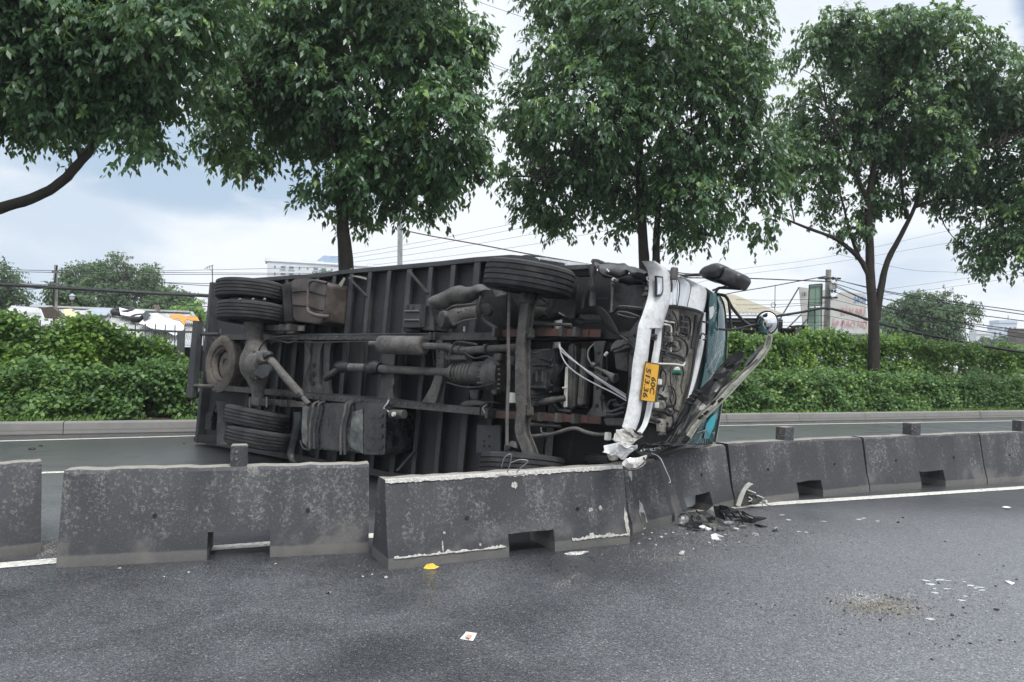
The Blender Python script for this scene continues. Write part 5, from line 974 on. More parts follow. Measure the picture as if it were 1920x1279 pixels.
# grille panel torn off and hanging across the nose
tp = bpy.data.objects.new('torn_grille', None); C.objects.link(tp); tp.parent = truck; tp['label'] = 'torn black grille panel with a pale frame hanging off the nose'
def wt(t): return .32+.70*t
ed0 = [(690,1092,0),(745,1035,.1),(800,955,.24),(850,868,.38),(905,800,.5),(960,742,.62),(1012,682,.74),(1055,622,.88),(1142,568,1)]
ed1 = [(760,1132,0),(825,1094,.1),(890,1024,.24),(935,958,.38),(985,882,.5),(1040,802,.62),(1085,728,.74),(1140,668,.88),(1176,598,1)]
loft('grille_panel', 'C', [(x,y,wt(t)-.02) for x,y,t in ed0], [(x,y,wt(t)-.02) for x,y,t in ed1], 0, .03, 'blackpl', tp, front=False, noise=.035, nx=7, nsub=2, th=.012, smooth=False)
for k in (.15,.5,.85):
    pipe('grille_slat', 'C', [(a[0]+(b[0]-a[0])*k, a[1]+(b[1]-a[1])*k, wt(a[2])-.07-.02*math.sin(k*9)) for a, b in zip(ed0, ed1)], 5, 'blackpl', tp, sm=2, seg=4, flat=.4)
for k in range(4):
    x, y = 480-k*24, 752+k*30; w = .62-.05*k
    slab('grille_cell', 'I', [(x-22,y-4),(x+6,y-26),(x+40,y-2),(x+12,y+22)], w-.12, .05, 'hole', tp)
    slab('cell_wall', 'I', [(x-26,y-2),(x-20,y-6),(x+18,y+22),(x+12,y+27)], w-.14, .06, 'tankblk', tp)
slab('broken_mount', 'I', [(540,770),(580,790),(585,815),(570,820),(545,785)], .62-.16, .03, 'blackpl', tp); slab('broken_mount', 'I', [(630,600),(700,585),(760,560),(720,620),(640,640)], .72, .02, 'blackpl', tp, jag=.02)
slab('torn_piece', 'C', [(1055,622),(1140,560),(1170,572),(1168,598),(1100,640),(1010,690)], .86, .02, 'blackpl', tp, jag=.02); pipe('torn_tip', 'C', [(1125,585,.95),(1140,570,.95),(1150,580,.95)], 11, 'blackpl', tp)
fo = [(1330,470,1),(1322,530,.95),(1272,612,.86),(1192,694,.74),(1102,795,.58),(1002,895,.4),(930,965,.28),(876,1050,.16)]; fi = [(1306,472,1),(1286,535,.95),(1240,600,.86),(1158,672,.74),(1056,772,.58),(962,868,.4),(890,945,.28),(845,1012,.16)]
loft('panel_frame', 'C', [(x,y,wt(t)-.12) for x,y,t in fi], [(x,y,wt(t)-.12) for x,y,t in fo], 0, .035, 'frame', tp, front=False, noise=.022, nx=7, nsub=3, th=.008, smooth=False)
loft('panel_back', 'C', [(x-12,y,wt(t)-.03) for x,y,t in ed1[1:7]], [(x+6,y,wt(t)-.09) for x,y,t in ((862,1032,.1),(905,950,.24),(975,872,.38),(1030,805,.5),(1085,745,.62),(1135,700,.74))], 0, .02, 'tankblk', tp, front=False, noise=.03, nx=5, nsub=2, th=.008, smooth=False)
pipe('frame_lip', 'C', [(x,y,wt(t)-.14) for x,y,t in fo], 4, 'frame', tp, sm=3, seg=6, front=False); pipe('frame_lip', 'C', [(x+8,y+6,wt(t)-.15) for x,y,t in fi], 6, 'dusty', tp, sm=3, seg=6)
loft('frame_pad', 'C', [(1268,525,wt(.97)-.17),(1225,575,wt(.9)-.17),(1172,635,wt(.8)-.17)], [(1290,545,wt(.97)-.17),(1240,600,wt(.9)-.17),(1190,645,wt(.8)-.17)], 0, .015, 'blackpl', tp, front=False, nx=4)
for x, y, t in ((1000,850,.45),(960,905,.36),(1040,835,.55),(930,930,.3)): slab('frame_slot', 'C', rounded([(x-16,y+4),(x+8,y-16),(x+22,y-12),(x-4,y+16)],6), wt(t)-.19, .008, 'hole', tp)
for k in range(0,9,3):
    x = 700+k*18; bm = None; pipe('grille_fin', 'C', [(x+10,1110-k*14,wt(.02*k)-.08),(x+70,1030-k*22,wt(.1+.02*k)-.10)], 4, 'blackpl' if k % 3 else 'cast', tp, sm=1, seg=5)
# tangle of torn wiring under the nose and loose wire over the barrier
for k in range(9):
    x = 560+k*26; pipe('torn_wiring', 'C', [(x,1120-k*5,.05),(x+40,1085+r_.uniform(-25,15),.02),(x+90,1100+r_.uniform(-20,10),.05),(x+150,1075+r_.uniform(-30,20),.12)], 4, 'cable', sm=4, seg=5)
for k in range(10): disc('broken_connector', 'C', 615+k*9+r_.uniform(-10,10), 1112+r_.uniform(-10,8), -.30, 6, ('chrome','blackpl','cast')[k % 3], None, .04, seg=6)
slab('nose_debris', 'C', [(580,1130),(640,1100),(760,1090),(840,1080),(850,1110),(700,1135),(620,1150)], -.05, .3, 'blackpl', jag=.04)
# brake lines, wiring looms and clips strung along the frame, and dark clutter on the exposed nose
for f, pts, r, m in (('A', [(470,462,-.02),(700,468,-.02),(900,470,-.03),(1180,466,-.02),(1480,462,-.02)], 3, 'blackhose'), ('A', [(500,505,.0),(760,512,.0),(1000,506,.0),(1240,510,.0)], 3.5, 'chassis'), ('A', [(500,772,-.02),(720,790,-.03),(930,806,-.02),(1200,830,-.02),(1480,862,-.02)], 3, 'blackhose'), ('A', [(690,520,.02),(720,600,.0),(700,700,.01),(730,780,.02)], 4, 'blackhose'),
                    ('A', [(500,520,-.1),(540,500,-.16),(600,515,-.1),(660,490,-.03)], 4, 'blackhose'), ('A', [(430,560,-.3),(470,500,-.3),(540,480,-.2),(640,478,-.05)], 4, 'blackhose'), ('B', [(560,560,-.16),(620,600,-.2),(700,590,-.22),(760,640,-.2)], 5, 'blackhose'), ('B', [(470,735,-.1),(560,760,-.14),(650,760,-.16),(740,740,-.2)], 5, 'engine'),
                    ('B', [(655,925,-.06),(660,870,-.1),(700,845,-.1),(760,850,-.06)], 5, 'blackhose'), ('B', [(690,915,-.08),(670,880,-.1),(690,860,-.08)], 4, 'hose'), ('E', [(240,130,-.06),(255,180,-.1),(300,190,-.1),(350,170,-.08),(410,165,-.05)], 8, 'cast'), ('E', [(470,400,-.02),(520,330,-.04),(540,280,-.03)], 6, 'blackhose'), ('E', [(200,545,-.1),(330,550,-.1)], 9, 'engine'), ('E', [(340,830,-.14),(345,870,-.16),(390,880,-.15)], 7, 'cast'), ('E', [(395,920,-.1),(350,1010,-.05),(262,1085,.05)], 3, 'blackhose'),
                    ('E', [(420,560,.0),(500,600,.02),(560,690,.02)], 14, 'engine'), ('E', [(600,1000,.2),(620,900,.2),(640,800,.15)], 6, 'blackhose'), ('F', [(560,560,.2),(540,680,.18),(500,780,.16)], 6, 'blackhose'), ('F', [(280,640,.15),(370,660,.14),(470,655,.16)], 7, 'engine'), ('F', [(1150,560,.1),(1210,565,.08),(1280,560,.1)], 5, 'chassis'), ('A', [(1340,470,-.02),(1345,540,.0),(1360,620,.02),(1350,720,.02)], 3, 'blackhose'), ('B', [(395,505,-.02),(390,570,.0),(400,640,.0)], 4, 'blackhose'), ('B', [(460,760,.0),(455,800,.02),(440,845,.0)], 3, 'blackhose')):
    pipe('service_line', f, pts, r, m, sm=4, seg=6)
for k in range(26):
    x = 500+k*37; y = 480+(k%3)*4; disc('frame_bolt', 'A', x, y, -.004, 5, 'dusty', None, .012, seg=6)
    if 510+k*37 < 1480: disc('frame_bolt', 'A', 515+k*37, 797+k*3.0, -.004, 5, 'dusty', None, .012, seg=6)
r2 = random.Random(17)
for a, r, m in (([(270,130),(300,180),(310,260),(300,330)],7,'liner'),([(300,100),(330,150),(345,230),(335,290)],6,'blackhose'),([(250,260),(280,290),(270,360),(250,400)],10,'engine'),([(300,290),(350,300),(380,330),(370,390)],8,'engine'),([(215,560),(250,600),(245,680),(225,740)],6,'liner'),([(395,330),(420,380),(415,450),(390,480)],9,'liner'),([(400,140),(440,160),(445,260),(425,330)],8,'liner'),([(270,700),(310,720),(330,790),(320,850)],6,'liner'),([(180,760),(230,790),(260,850),(240,890)],9,'engine'),([(150,930),(200,940),(240,1000),(230,1060)],8,'liner'),([(260,880),(300,930),(310,990),(290,1040)],9,'engine'),([(380,540),(390,600),(370,690),(380,760)],5,'liner')):
    pipe('nose_hose', 'I', [(x,y,-.03-.04*r2.random()) for x,y in a], r, m, bk, front=True, sm=4, seg=7)
for x,y,w,h,m in ((255,330,26,40,'engine'),(300,360,20,26,'cast'),(350,350,18,30,'engine'),(270,280,16,20,'beige'),(225,800,24,26,'liner'),(290,860,22,26,'engine'),(250,1040,26,22,'liner'),(215,700,14,20,'engine'),(330,180,14,20,'cast'),(280,160,14,24,'engine'),(410,290,16,26,'liner'),(235,430,18,22,'engine')):
    bm = bmesh.new(); p = FP('I',x,y,-.05); s_ = p.y/FPX/4.263; ex = (FP('I',x+w/2,y,-.05)-FP('I',x-w/2,y,-.05))/2; add_box(bm, p, TA*.03, ex, TB*h/2*s_); rough_up(bm, .006, 20); obj('nose_component', bm, M[m], bk, bevel=.004)
# ================================================================== FENCE, ROOFS, SIGNS, POLES AND WHAT LIES BEYOND THE HEDGE
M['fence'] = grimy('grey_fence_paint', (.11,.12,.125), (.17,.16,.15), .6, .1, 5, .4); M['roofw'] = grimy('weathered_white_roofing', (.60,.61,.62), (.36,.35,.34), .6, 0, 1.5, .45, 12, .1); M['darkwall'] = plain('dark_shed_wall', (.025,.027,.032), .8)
M['orange'] = plain('orange_tarp', (.62,.27,.04), .6); M['tarpw'] = plain('white_tarp', (.66,.66,.66), .6, vary=.1); M['tarpg'] = plain('blue_grey_tarp', (.28,.32,.37), .6); M['tarpy'] = plain('yellow_sheet', (.55,.48,.26), .6); M['brown'] = plain('brown_board', (.10,.08,.07), .8)
M['beigeroof'] = grimy('beige_metal_roof', (.40,.36,.25), (.30,.26,.19), .55, 0, 1, .4, 8, .05); M['conpole'] = grimy('concrete_pole', (.36,.35,.33), (.24,.23,.22), .85, 0, 2, .4, 20, .1); M['lamppole'] = plain('galvanised_lamp_pole', (.40,.42,.43), .5, .3)
M['bldg'] = plain('white_apartment_render', (.62,.64,.68), .8, vary=.04, scale=.3); M['bldgw'] = plain('shaded_window_glass', (.10,.13,.17), .25); M['bluer'] = plain('blue_grey_roof', (.16,.22,.31), .6); M['bldg2'] = plain('haze_tinted_tower_render', (.50,.56,.64), .8, vary=.04, scale=.3)  # the tower's blue tint has distance haze painted into it
M['signg'] = plain('green_sign_panel', (.27,.40,.33), .5, vary=.06); M['signframe'] = plain('dark_sign_frame', (.035,.045,.045), .6); M['signw'] = plain('faded_white_sign', (.56,.55,.53), .6, vary=.07, scale=2); M['redfade'] = plain('faded_red_lettering', (.62,.34,.34), .7); M['bluetext'] = plain('blue_lettering', (.05,.25,.62), .6); M['navy'] = plain('dark_blue_lettering', (.07,.09,.28), .6)
def V3(*a): return Vector(a)
# fence
def build_fence():
    s = 16.98; r0, r1 = -9.0, 2.6; root = thing('picket_fence', 'grey metal picket fence with square posts showing through the creeper left of the truck', 'fence', road((r0+r1)/2, s, .17))
    me = None; r = r0
    while r < r1:
        bm = bmesh.new(); h = 1.86; add_box(bm, road(r, s, .17+h/2), RX*.010, RY*.010, V3(0,0,h/2)); obj('picket', bm, M['fence'], root); r += .185
    for z in (.45, 1.72): bm = bmesh.new(); add_box(bm, road((r0+r1)/2, s-.018, .17+z), RX*(r1-r0)/2, RY*.009, V3(0,0,.022)); obj('rail', bm, M['fence'], root)
    rp = (on_s(338,660,s)).dot(RX)
    for k in range(-4, 2):
        r = rp+k*2.3
        if r0-.2 < r < r1: bm = bmesh.new(); add_box(bm, road(r, s-.03, .17+.85), RX*.066, RY*.05, V3(0,0,.86)); obj('post', bm, M['fence'], root, bevel=.008)
build_fence()
s_ = 17.6; bm = bmesh.new(); add_box(bm, road(12.8, 17.62, 1.0), RX*17.0 if False else RX*4.0, RY*.02, V3(0,0,.8)); tag(obj('hedge_gap_panel', bm, M['fence'], None, road(12.8,17.62,.17)), 'low grey panel added inside the hedge behind the cab to close sky gaps', 'fence')  # added panel, keeps bright sky from showing through the hedge
def wavy(name, A, B, C_, D, n, amp, m, parent, th=.02):
    """corrugated sheet: A-B along the ridge, D-C_ along the eave"""
    bm = bmesh.new(); nr = (B-A).cross(D-A).normalized(); t = []; b = []
    if nr.z < 0: nr = -nr
    for i in range(n*4+1):
        f = i/(n*4); o = nr*(amp*math.sin(f*n*2*math.pi)); t.append((bm.verts.new(A.lerp(B,f)+o), bm.verts.new(A.lerp(B,f)+o-nr*th))); b.append((bm.verts.new(D.lerp(C_,f)+o), bm.verts.new(D.lerp(C_,f)+o-nr*th)))
    for i in range(n*4):
        bm.faces.new((t[i][0],t[i+1][0],b[i+1][0],b[i][0])); bm.faces.new((t[i][1],b[i][1],b[i+1][1],t[i+1][1])); bm.faces.new((b[i][0],b[i+1][0],b[i+1][1],b[i][1])); bm.faces.new((t[i][0],t[i][1],t[i+1][1],t[i+1][0]))
    for k in (0,-1): bm.faces.new((t[k][0],b[k][0],b[k][1],t[k][1]))
    return obj(name, bm, M[m], parent, smooth=True, angle=60)
def box_pts(name, base4, h, m, parent):
    bm = bmesh.new(); add_prism(bm, base4, V3(0,0,h)); return obj(name, bm, M[m], parent)
# long shed with a littered roof on the left
YR, YE = 25.5, 21.5
sh = thing('shed', 'long low shed with a littered white metal roof behind the left hedge', 'shed', at(150,700,23).xy.to_3d())
RA, RB, RC, RDp = at(60,577,YR), at(357,588,YR), at(398,648,YE), at(-80,640,YE)
wavy('roof_sheet', RA, RA.lerp(RB,.52), RDp.lerp(RC,.52), RDp, 46, .02, 'roofw', sh); wavy('roof_sheet', RA.lerp(RB,.53), RB, RC, RDp.lerp(RC,.53), 44, .02, 'roofw', sh)
bm = bmesh.new(); add_bar(bm, RA+V3(0,0,.04), RB+V3(0,0,.04), V3(0,.12,-.02), V3(0,0,.03)); obj('ridge_cap', bm, M['roofw'], sh)
bm = bmesh.new(); add_bar(bm, RB+V3(.03,0,.02), RC+V3(.03,0,.02), V3(.05,0,0), V3(0,0,.05)); obj('verge_board', bm, M['tarpg'], sh)
q = [RDp+V3(.3,.5,0), RC+V3(-.15,.5,0), RB+V3(-.1,0,0), RA.copy()]; 
for p in q: p.z = 0
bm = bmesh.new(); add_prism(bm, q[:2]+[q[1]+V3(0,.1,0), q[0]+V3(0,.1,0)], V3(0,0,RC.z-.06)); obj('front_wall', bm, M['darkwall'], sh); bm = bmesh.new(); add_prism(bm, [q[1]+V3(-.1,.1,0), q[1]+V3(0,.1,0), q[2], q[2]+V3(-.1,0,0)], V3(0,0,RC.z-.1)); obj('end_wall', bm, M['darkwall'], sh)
_S, _T = np.meshgrid(np.linspace(0,1,241), np.linspace(0,1,121), indexing='ij')
_A, _B, _C, _D = (np.array(v) for v in (RA, RB, RC, RDp))
_Q = (_A+(_B-_A)*_S[...,None])*(1-_T[...,None]) + (_D+(_C-_D)*_S[...,None])*_T[...,None]
_q = _Q-np.array(CAM); _px = CX+FPX*(_q@np.array(AX))/_q[...,1]; _py = HZ-FPX*(_q@np.array(AY))/_q[...,1]
def on_roof(x, y, lift=.06):                              # the point of the slightly twisted roof seen at (x, y)
    i, j = np.unravel_index(np.argmin((_px-x)**2+(_py-y)**2), _px.shape); n = (RB-RA).cross(RDp-RA).normalized(); return Vector(_Q[i,j]) + (n if n.z > 0 else -n)*lift
def tarp(name, label, cat, pts, m, lift=.10, crumple=.05, seed=0, group=None):
    P = [on_roof(x, y, lift+.06+crumple*.5) for x, y in pts]; c = sum(P, V3(0,0,0))/len(P); bm = bmesh.new(); n = 5; rings = [[bm.verts.new(c+(p-c)*(k/n)) for p in P] for k in range(1, n+1)]; cv = bm.verts.new(c)
    for i in range(len(P)):
        j = (i+1)%len(P); bm.faces.new((cv, rings[0][i], rings[0][j]))
        for a, b in zip(rings, rings[1:]): bm.faces.new((a[i], b[i], b[j], a[j]))
    bmesh.ops.subdivide_edges(bm, edges=bm.edges[:], cuts=1, use_grid_fill=True)
    for v in bm.verts: v.co += V3(0,0,1)*(mnoise.noise(v.co*2.3+V3(seed,0,0))*crumple + mnoise.noise(v.co*6+V3(seed,0,0))*crumple*.5)
    ex = bmesh.ops.extrude_face_region(bm, geom=bm.faces[:])['geom']; bmesh.ops.translate(bm, verts=[v for v in ex if isinstance(v, bmesh.types.BMVert)], vec=V3(0,0,.012)); o = obj(name, bm, M[m], None, P[0]); return tag(o, label, cat, group)
tarp('tarp', 'orange tarp with a hanging corner on the shed roof', 'tarp', [(320,603),(338,600),(352,607),(372,603),(388,603),(390,612),(352,610),(347,622),(335,612),(318,612)], 'orange', .12, .08, 1)
tarp('tarp', 'blue grey sheet lying flat on the shed roof', 'tarp', [(160,590),(185,586),(212,588),(200,600),(165,602)], 'tarpg', .08, .03, 2)
tarp('board', 'dull yellow corrugated board on the shed roof beside the utility pole', 'board', [(119,588),(136,587),(148,602),(124,603)], 'tarpy', .07, .02, 3)
tarp('tarp', 'crumpled white sheet sagging in front of the orange tarp', 'tarp', [(280,605),(310,608),(338,616),(350,632),(330,640),(285,634),(262,618)], 'tarpw', .12, .14, 4)
tarp('tarp', 'white plastic sheet near the middle of the shed roof', 'tarp', [(225,592),(255,590),(280,598),(262,606),(228,602)], 'tarpw', .10, .10, 5)
tarp('sack', 'dark crumpled sack on the upper part of the shed roof', 'sack', [(287,592),(298,590),(303,602),(292,602)], 'brown', .16, .2, 6)
tarp('sack', 'dark green sack at the left end of the crumpled white sheet', 'sack', [(266,606),(278,603),(285,612),(272,617)], 'signframe', .18, .2, 7)
bm = bmesh.new(); tb = on_roof(232,593,.02); 
for x, y, w in ((231,592,16),(262,605,12)):
    c = on_roof(x, y, .16); bm = bmesh.new(); r_ = w/FPX*c.y; prof = [(math.sin(t)*.09, r_+math.cos(t)*.09) for t in np.linspace(0, 2*math.pi, 11)[:-1]]; add_lathe(bm, c, V3(0,-.35,1), prof, 24, close=True); tag(obj('old_tyre', bm, M['rubber'], None, c, smooth=True), 'old black tyre lying '+('highest on the shed roof' if y < 600 else 'lower on the shed roof behind the leaves'), 'tyre', 'old tyres on the shed roof')
bm = bmesh.new(); add_prism(bm, [at(76,577,21), at(98,575,21), at(124,599,21), at(84,597,21)], V3(.05,.1,0)); tag(obj('leaning_board', bm, M['brown'], None, at(98,598,21)), 'brown board leaning behind the utility pole on the left', 'board')
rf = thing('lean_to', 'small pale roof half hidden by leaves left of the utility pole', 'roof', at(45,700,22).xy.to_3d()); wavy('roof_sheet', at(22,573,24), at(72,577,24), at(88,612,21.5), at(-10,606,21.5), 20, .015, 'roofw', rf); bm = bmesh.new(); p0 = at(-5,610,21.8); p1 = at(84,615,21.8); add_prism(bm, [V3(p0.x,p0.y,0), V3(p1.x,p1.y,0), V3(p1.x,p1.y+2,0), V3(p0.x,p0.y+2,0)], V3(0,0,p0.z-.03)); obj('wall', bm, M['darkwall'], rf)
# poles
def pole_thing(name, label, x0, y0, x1, y1, Y, r0, r1, m, cat='utility pole', group=None):
    f = at(x0, y0, Y); f.z = 0; root = thing(name, label, cat, f, group); bm = bmesh.new(); t = at(x1, y1, Y); add_tube(bm, [f, f.lerp(t,.5), t], [r0, (r0+r1)/2, r1], 12); obj('shaft', bm, M[m], root, smooth=True); return root
pl = pole_thing('utility_pole', 'slim pale concrete pole carrying a thick black cable on the far left', 103, 660, 105, 497, 23, .075, .05, 'conpole', group='utility poles')
bm = bmesh.new(); add_tube(bm, [at(100.5,660,22.85), at(101,540,22.85), at(106.5,498,22.85)], .022, 6); add_tube(bm, [at(104,540,22.8), at(103.5,520,22.8), at(107.5,498,22.8)], .018, 6); obj('riser_cable', bm, M['cable'], pl)
for y in (510,533,541): bm = bmesh.new(); add_box(bm, at(104,y,22.82), V3(.09,0,0), V3(0,.04,0), V3(0,0,.035)); obj('cable_bracket', bm, M['steel'], pl)
YP = 30.0
pr = pole_thing('utility_pole', 'square concrete utility pole hung with wires right of the green sign', 1547, 690, 1553.5, 506, YP, .145, .105, 'conpole', group='utility poles')
bm = bmesh.new(); add_box(bm, at(1562,536,YP-.25), V3(.11,0,0), V3(0,.09,0), V3(0,0,.13)); obj('meter_box', bm, M['tarpw'], pr, bevel=.01)
for k, (x, y) in enumerate(((1556,521),(1562,522),(1568,525),(1549,525),(1557,529),(1560,546),(1566,546),(1556,557),(1560,560),(1550,578))): bm = bmesh.new(); add_lathe(bm, at(x,y,YP-.3), V3(0,0,1), [(-.07,0),(-.06,.05),(-.02,.03),(.02,.06),(.06,.04),(.07,0)], 8); obj('insulator', bm, M['signframe' if k % 2 else 'conpole'], pr, smooth=True)
for y, w in ((522,.45),(558,.32)): bm = bmesh.new(); add_box(bm, at(1555,y,YP-.3), V3(w,0,0), V3(0,.035,0), V3(0,0,.035)); obj('crossarm', bm, M['signframe'], pr)
pole_thing('lamp_pole', 'plain light grey lamp pole between the second and third trees', 749, 700, 751, 330, 27, .11, .085, 'lamppole', 'lamp pole')
gl = pole_thing('garden_lamp', 'small white globe lamp with a pointed cap right of the left utility pole', 135, 690, 135, 562, 30, .035, .03, 'fence', 'lamp'); c = at(135,558,30); bm = bmesh.new(); add_lathe(bm, c, V3(0,0,1), [(-.10,0),(-.09,.07),(0,.10),(.06,.08),(.06,0)], 14); obj('globe', bm, M['tarpw'], gl, smooth=True); bm = bmesh.new(); add_lathe(bm, c, V3(0,0,1), [(.06,0),(.06,.13),(.14,.05),(.17,0)], 14); obj('cap', bm, M['tarpg'], gl, smooth=True)
an = pole_thing('antenna', 'thin bent television antenna above the tail of the truck', 404, 660, 398, 498, 26, .022, .016, 'fence', 'antenna'); bm = bmesh.new(); add_tube(bm, [at(383.5,504,26), at(400,497,26)], .012, 5); add_tube(bm, [at(388,499,26), at(390,506,26)], .008, 5); add_tube(bm, [at(392,497,26), at(394,504,26)], .008, 5); add_tube(bm, [at(392,503,26), at(399,511,26)], .008, 5); obj('boom', bm, M['fence'], an)
# cables
def cable(label, pts, r, m='cable', group='overhead cables', sub=5):
    P = smooth_path([at(*p) for p in pts], sub); bm = bmesh.new(); add_tube(bm, P, r, 6); return tag(obj('overhead_cable', bm, M[m], None, P[0], smooth=True), label, 'cable', group)
cable('thick black cable bundle crossing the left utility pole', [(-120,528,22),(0,533.5,22.5),(103,539.5,22.8),(220,546,23),(330,552,23.5),(480,558,24)], .062)
tl_ = 'thin wire strung level from the left utility pole over the shed'
cable(tl_, [(-120,503,22),(103,507.5,22.8),(300,511,24),(620,513,27)], .010, group='thin wires at the left pole'); cable(tl_, [(-120,506,22),(103,511,22.8),(300,514.5,24),(620,515.5,27)], .010, group='thin wires at the left pole')
cable('thin wire sagging below the thick bundle on the left', [(-120,546,22),(60,542,22.5),(103,540,22.8),(200,555,23.5),(300,568,24),(420,577,25)], .014); cable('slack wire dropping from the left pole top towards the tail of the truck', [(103,510,22.8),(180,521,23.5),(300,530,24),(420,538,25)], .012)
cable('upper slack wire from the left frame edge to the pole', [(-120,524,22),(30,530,22.5),(103,534,22.8),(250,529,24),(420,533,25)], .010); cable('wire running right from the antenna over the tail', [(300,508,40),(400,506,40),(640,500,44)], .012)
cable('thick sagging black cable bundle leaving the right utility pole', [(1449,594,29),(1500,586,29.5),(1549,578,YP-.3),(1600,590,29.6),(1640,604,29),(1720,624,28),(1800,640,27),(1880,655,26),(2040,676,25)], .055)
cable('wire from the mirror side reaching the right pole top', [(1180,516,26),(1300,521,27),(1401,522,28),(1500,526,29),(1556,528,YP-.3)], .022); cable('wire rising to the right pole behind the round mirror', [(1280,575,33),(1360,552,32),(1440,538,31),(1510,525,30.5),(1549,518,YP-.3)], .020)
fan = [(1568,525,1700,553,1920,584,2050,600),(1566,524,1700,556,1920,590,2050,607),(1560,530,1700,570,1920,602,2050,618),(1562,536,1690,585,1920,620,2050,636),(1562,546,1690,592,1920,634,2050,652),(1557,530,1660,575,1850,615,2050,645)]
for a, o_ in zip(fan, ('topmost','second','third','fourth','fifth','lowest')): cable(o_+' of the black wires fanning out from the right pole to the frame edge', [(a[0],a[1],YP-.3),(a[2],a[3],28.5),(a[4],a[5],26),(a[6],a[7],25)], .016, group='wires fanning right from the right pole')
for k, (ya, yb) in enumerate(((562,560),(572,566),(580,568),(588,592),(600,604),(608,610))): cable('one of the faint wires strung between the beige roof and the right pole', [(1380,ya,33),(1460,(ya+yb)/2+2,32),(1550,yb,YP-.3)], .009, group='faint wires beside the beige roof')
for k, (ya, yb) in enumerate(((560,580),(577,600),(593,608))): cable('one of the faint wires crossing in front of the big faded billboard', [(1556,ya,YP-.3),(1600,(ya+yb)/2+1,29.8),(1640,yb,29.4)], .009, group='faint wires before the billboard')
FARL = (((1180,556,90),(1340,512,90),(1545,483,90),(1790,430,90)), ((1180,566,90),(1340,523,90),(1545,495,90),(1800,452,90)), ((1560,474,90),(1700,505,90),(1800,511,90),(1990,520,90)), ((1640,545,90),(1760,529,90),(1860,514,90),(2000,490,90)), ((1640,556,90),(1760,541,90),(1880,524,90),(2000,505,90)), ((620,483,90),(800,452,90),(960,420,90),(1150,380,90)), ((640,487,90),(800,461,90),(960,431,90),(1150,392,90)), ((660,492,90),(800,473,90),(960,446,90),(1150,410,90)), ((700,497,90),(860,478,90),(1000,458,90),(1150,430,90)))
FARN = ('upper of two long far power lines rising from the cab mirror to the right crown','lower of two long far power lines rising from the cab mirror to the right crown','far power line dipping to the right behind the forked trunk','upper far power line rising right above the rounded tree','lower far power line rising right above the rounded tree','highest far power line right of the lamp pole','second highest far power line right of the lamp pole','second lowest far power line right of the lamp pole','lowest far power line right of the lamp pole')
for a, l_ in zip(FARL, FARN): cable(l_, a, .022, 'fence', 'far power lines')
for a in (((830,-30,80),(895,2,80),(965,27,80),(1060,60,80)), ((830,75,80),(890,106,80),(945,128,80),(1060,170,80)), ((820,85,80),(885,112,80),(945,133,80),(1050,175,80))): cable('one of the thin wires crossing the gap between the second and third crowns', a, .025, 'fence', 'wires between the crowns')
cable('reddish wire slanting from the lamp pole down behind the truck', [(750,430,26.7),(800,441,26),(900,459,25),(1000,478,24),(1130,500,23)], .022, 'rust')
# house with a beige roof, junk, signs
hs = thing('house', 'low house with a beige ribbed roof behind the round mirror', 'house', at(1380,700,33).xy.to_3d())
ra, rb_, rc, rd = at(1330,548,38), at(1377,553,38), at(1472,589,31.5), at(1290,582,31.5); wavy('roof_sheet', ra, rb_, rc, rd, 24, .022, 'beigeroof', hs)
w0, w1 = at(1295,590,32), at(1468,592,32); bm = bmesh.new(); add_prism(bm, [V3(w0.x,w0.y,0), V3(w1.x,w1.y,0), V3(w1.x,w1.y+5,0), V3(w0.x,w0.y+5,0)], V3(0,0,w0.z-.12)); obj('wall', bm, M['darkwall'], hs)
for y in (592,597,602): bm = bmesh.new(); add_bar(bm, at(1340,y,31.9), at(1466,y+.5,31.9), V3(0,.02,0), V3(0,0,.02)); obj('wall_batten', bm, M['tarpg'], hs)
for x, y in ((1364,626),(1384,624),(1452,622)): bm = bmesh.new(); add_box(bm, at(x,y,31.7), V3(.12,0,0), V3(0,.05,0), V3(0,0,.2)); obj('shutter', bm, M['tarpw'], hs)
sg = thing('sign', 'tall green sign panel in a dark frame left of the right utility pole', 'sign', at(1528,700,31).xy.to_3d())
def panel(name, pts, Y, m, parent, th=.06, dy=0.0):
    bm = bmesh.new(); P = [at(x, y, Y+dy*(x-pts[0][0])) for x, y in pts]; add_prism(bm, P, V3(0,th,0)); return obj(name, bm, M[m], parent)
panel('green_panel', [(1518,535),(1541,533),(1540,572),(1517,573.5)], 31, 'signg', sg)
for a, b in (((1517.5,534.5),(1541.5,532.5)),((1517.5,534.5),(1516,574)),((1541.5,532.5),(1540.5,572.5)),((1514,574.5),(1541.5,572.5)),((1516,574),(1514,607)),((1528,574),(1527.5,700)),((1529.5,540),(1529.5,571)),((1539.5,573),(1539,700))): bm = bmesh.new(); add_tube(bm, [at(*a,30.94), at(*b,30.94)], .026 if a[0]!=1529.5 else .008, 6); obj('frame_bar', bm, M['signframe'], sg)
panel('lower_panel', [(1517,577),(1538,576),(1537,632),(1515,632)], 31.3, 'signg', sg)
ws = thing('sign', 'narrow slanted white sign with dark blue letters propped left of the green panel', 'sign', at(1508,700,33).xy.to_3d())
pn = panel('sign_board', [(1498.5,538),(1519,541),(1519,625),(1507,625)], 33, 'signw', ws); a0 = at(1503,554,32.96); text_mesh('sign_lettering', 'CĐ', a0, at(1513,555.5,32.96)-a0, V3(0,0,1), (at(1503,547,32.96)-a0).length, (at(1512,555,32.96)-a0).length, 'navy', ws, .01)
for a, b in (((1498,539),(1458,606)),((1502,590),(1470,622)),((1513,599),(1500,614))): bm = bmesh.new(); add_tube(bm, [at(*a,32.9), at(*b,32.9)], .032, 6); obj('prop_pole', bm, M['fence'], ws)
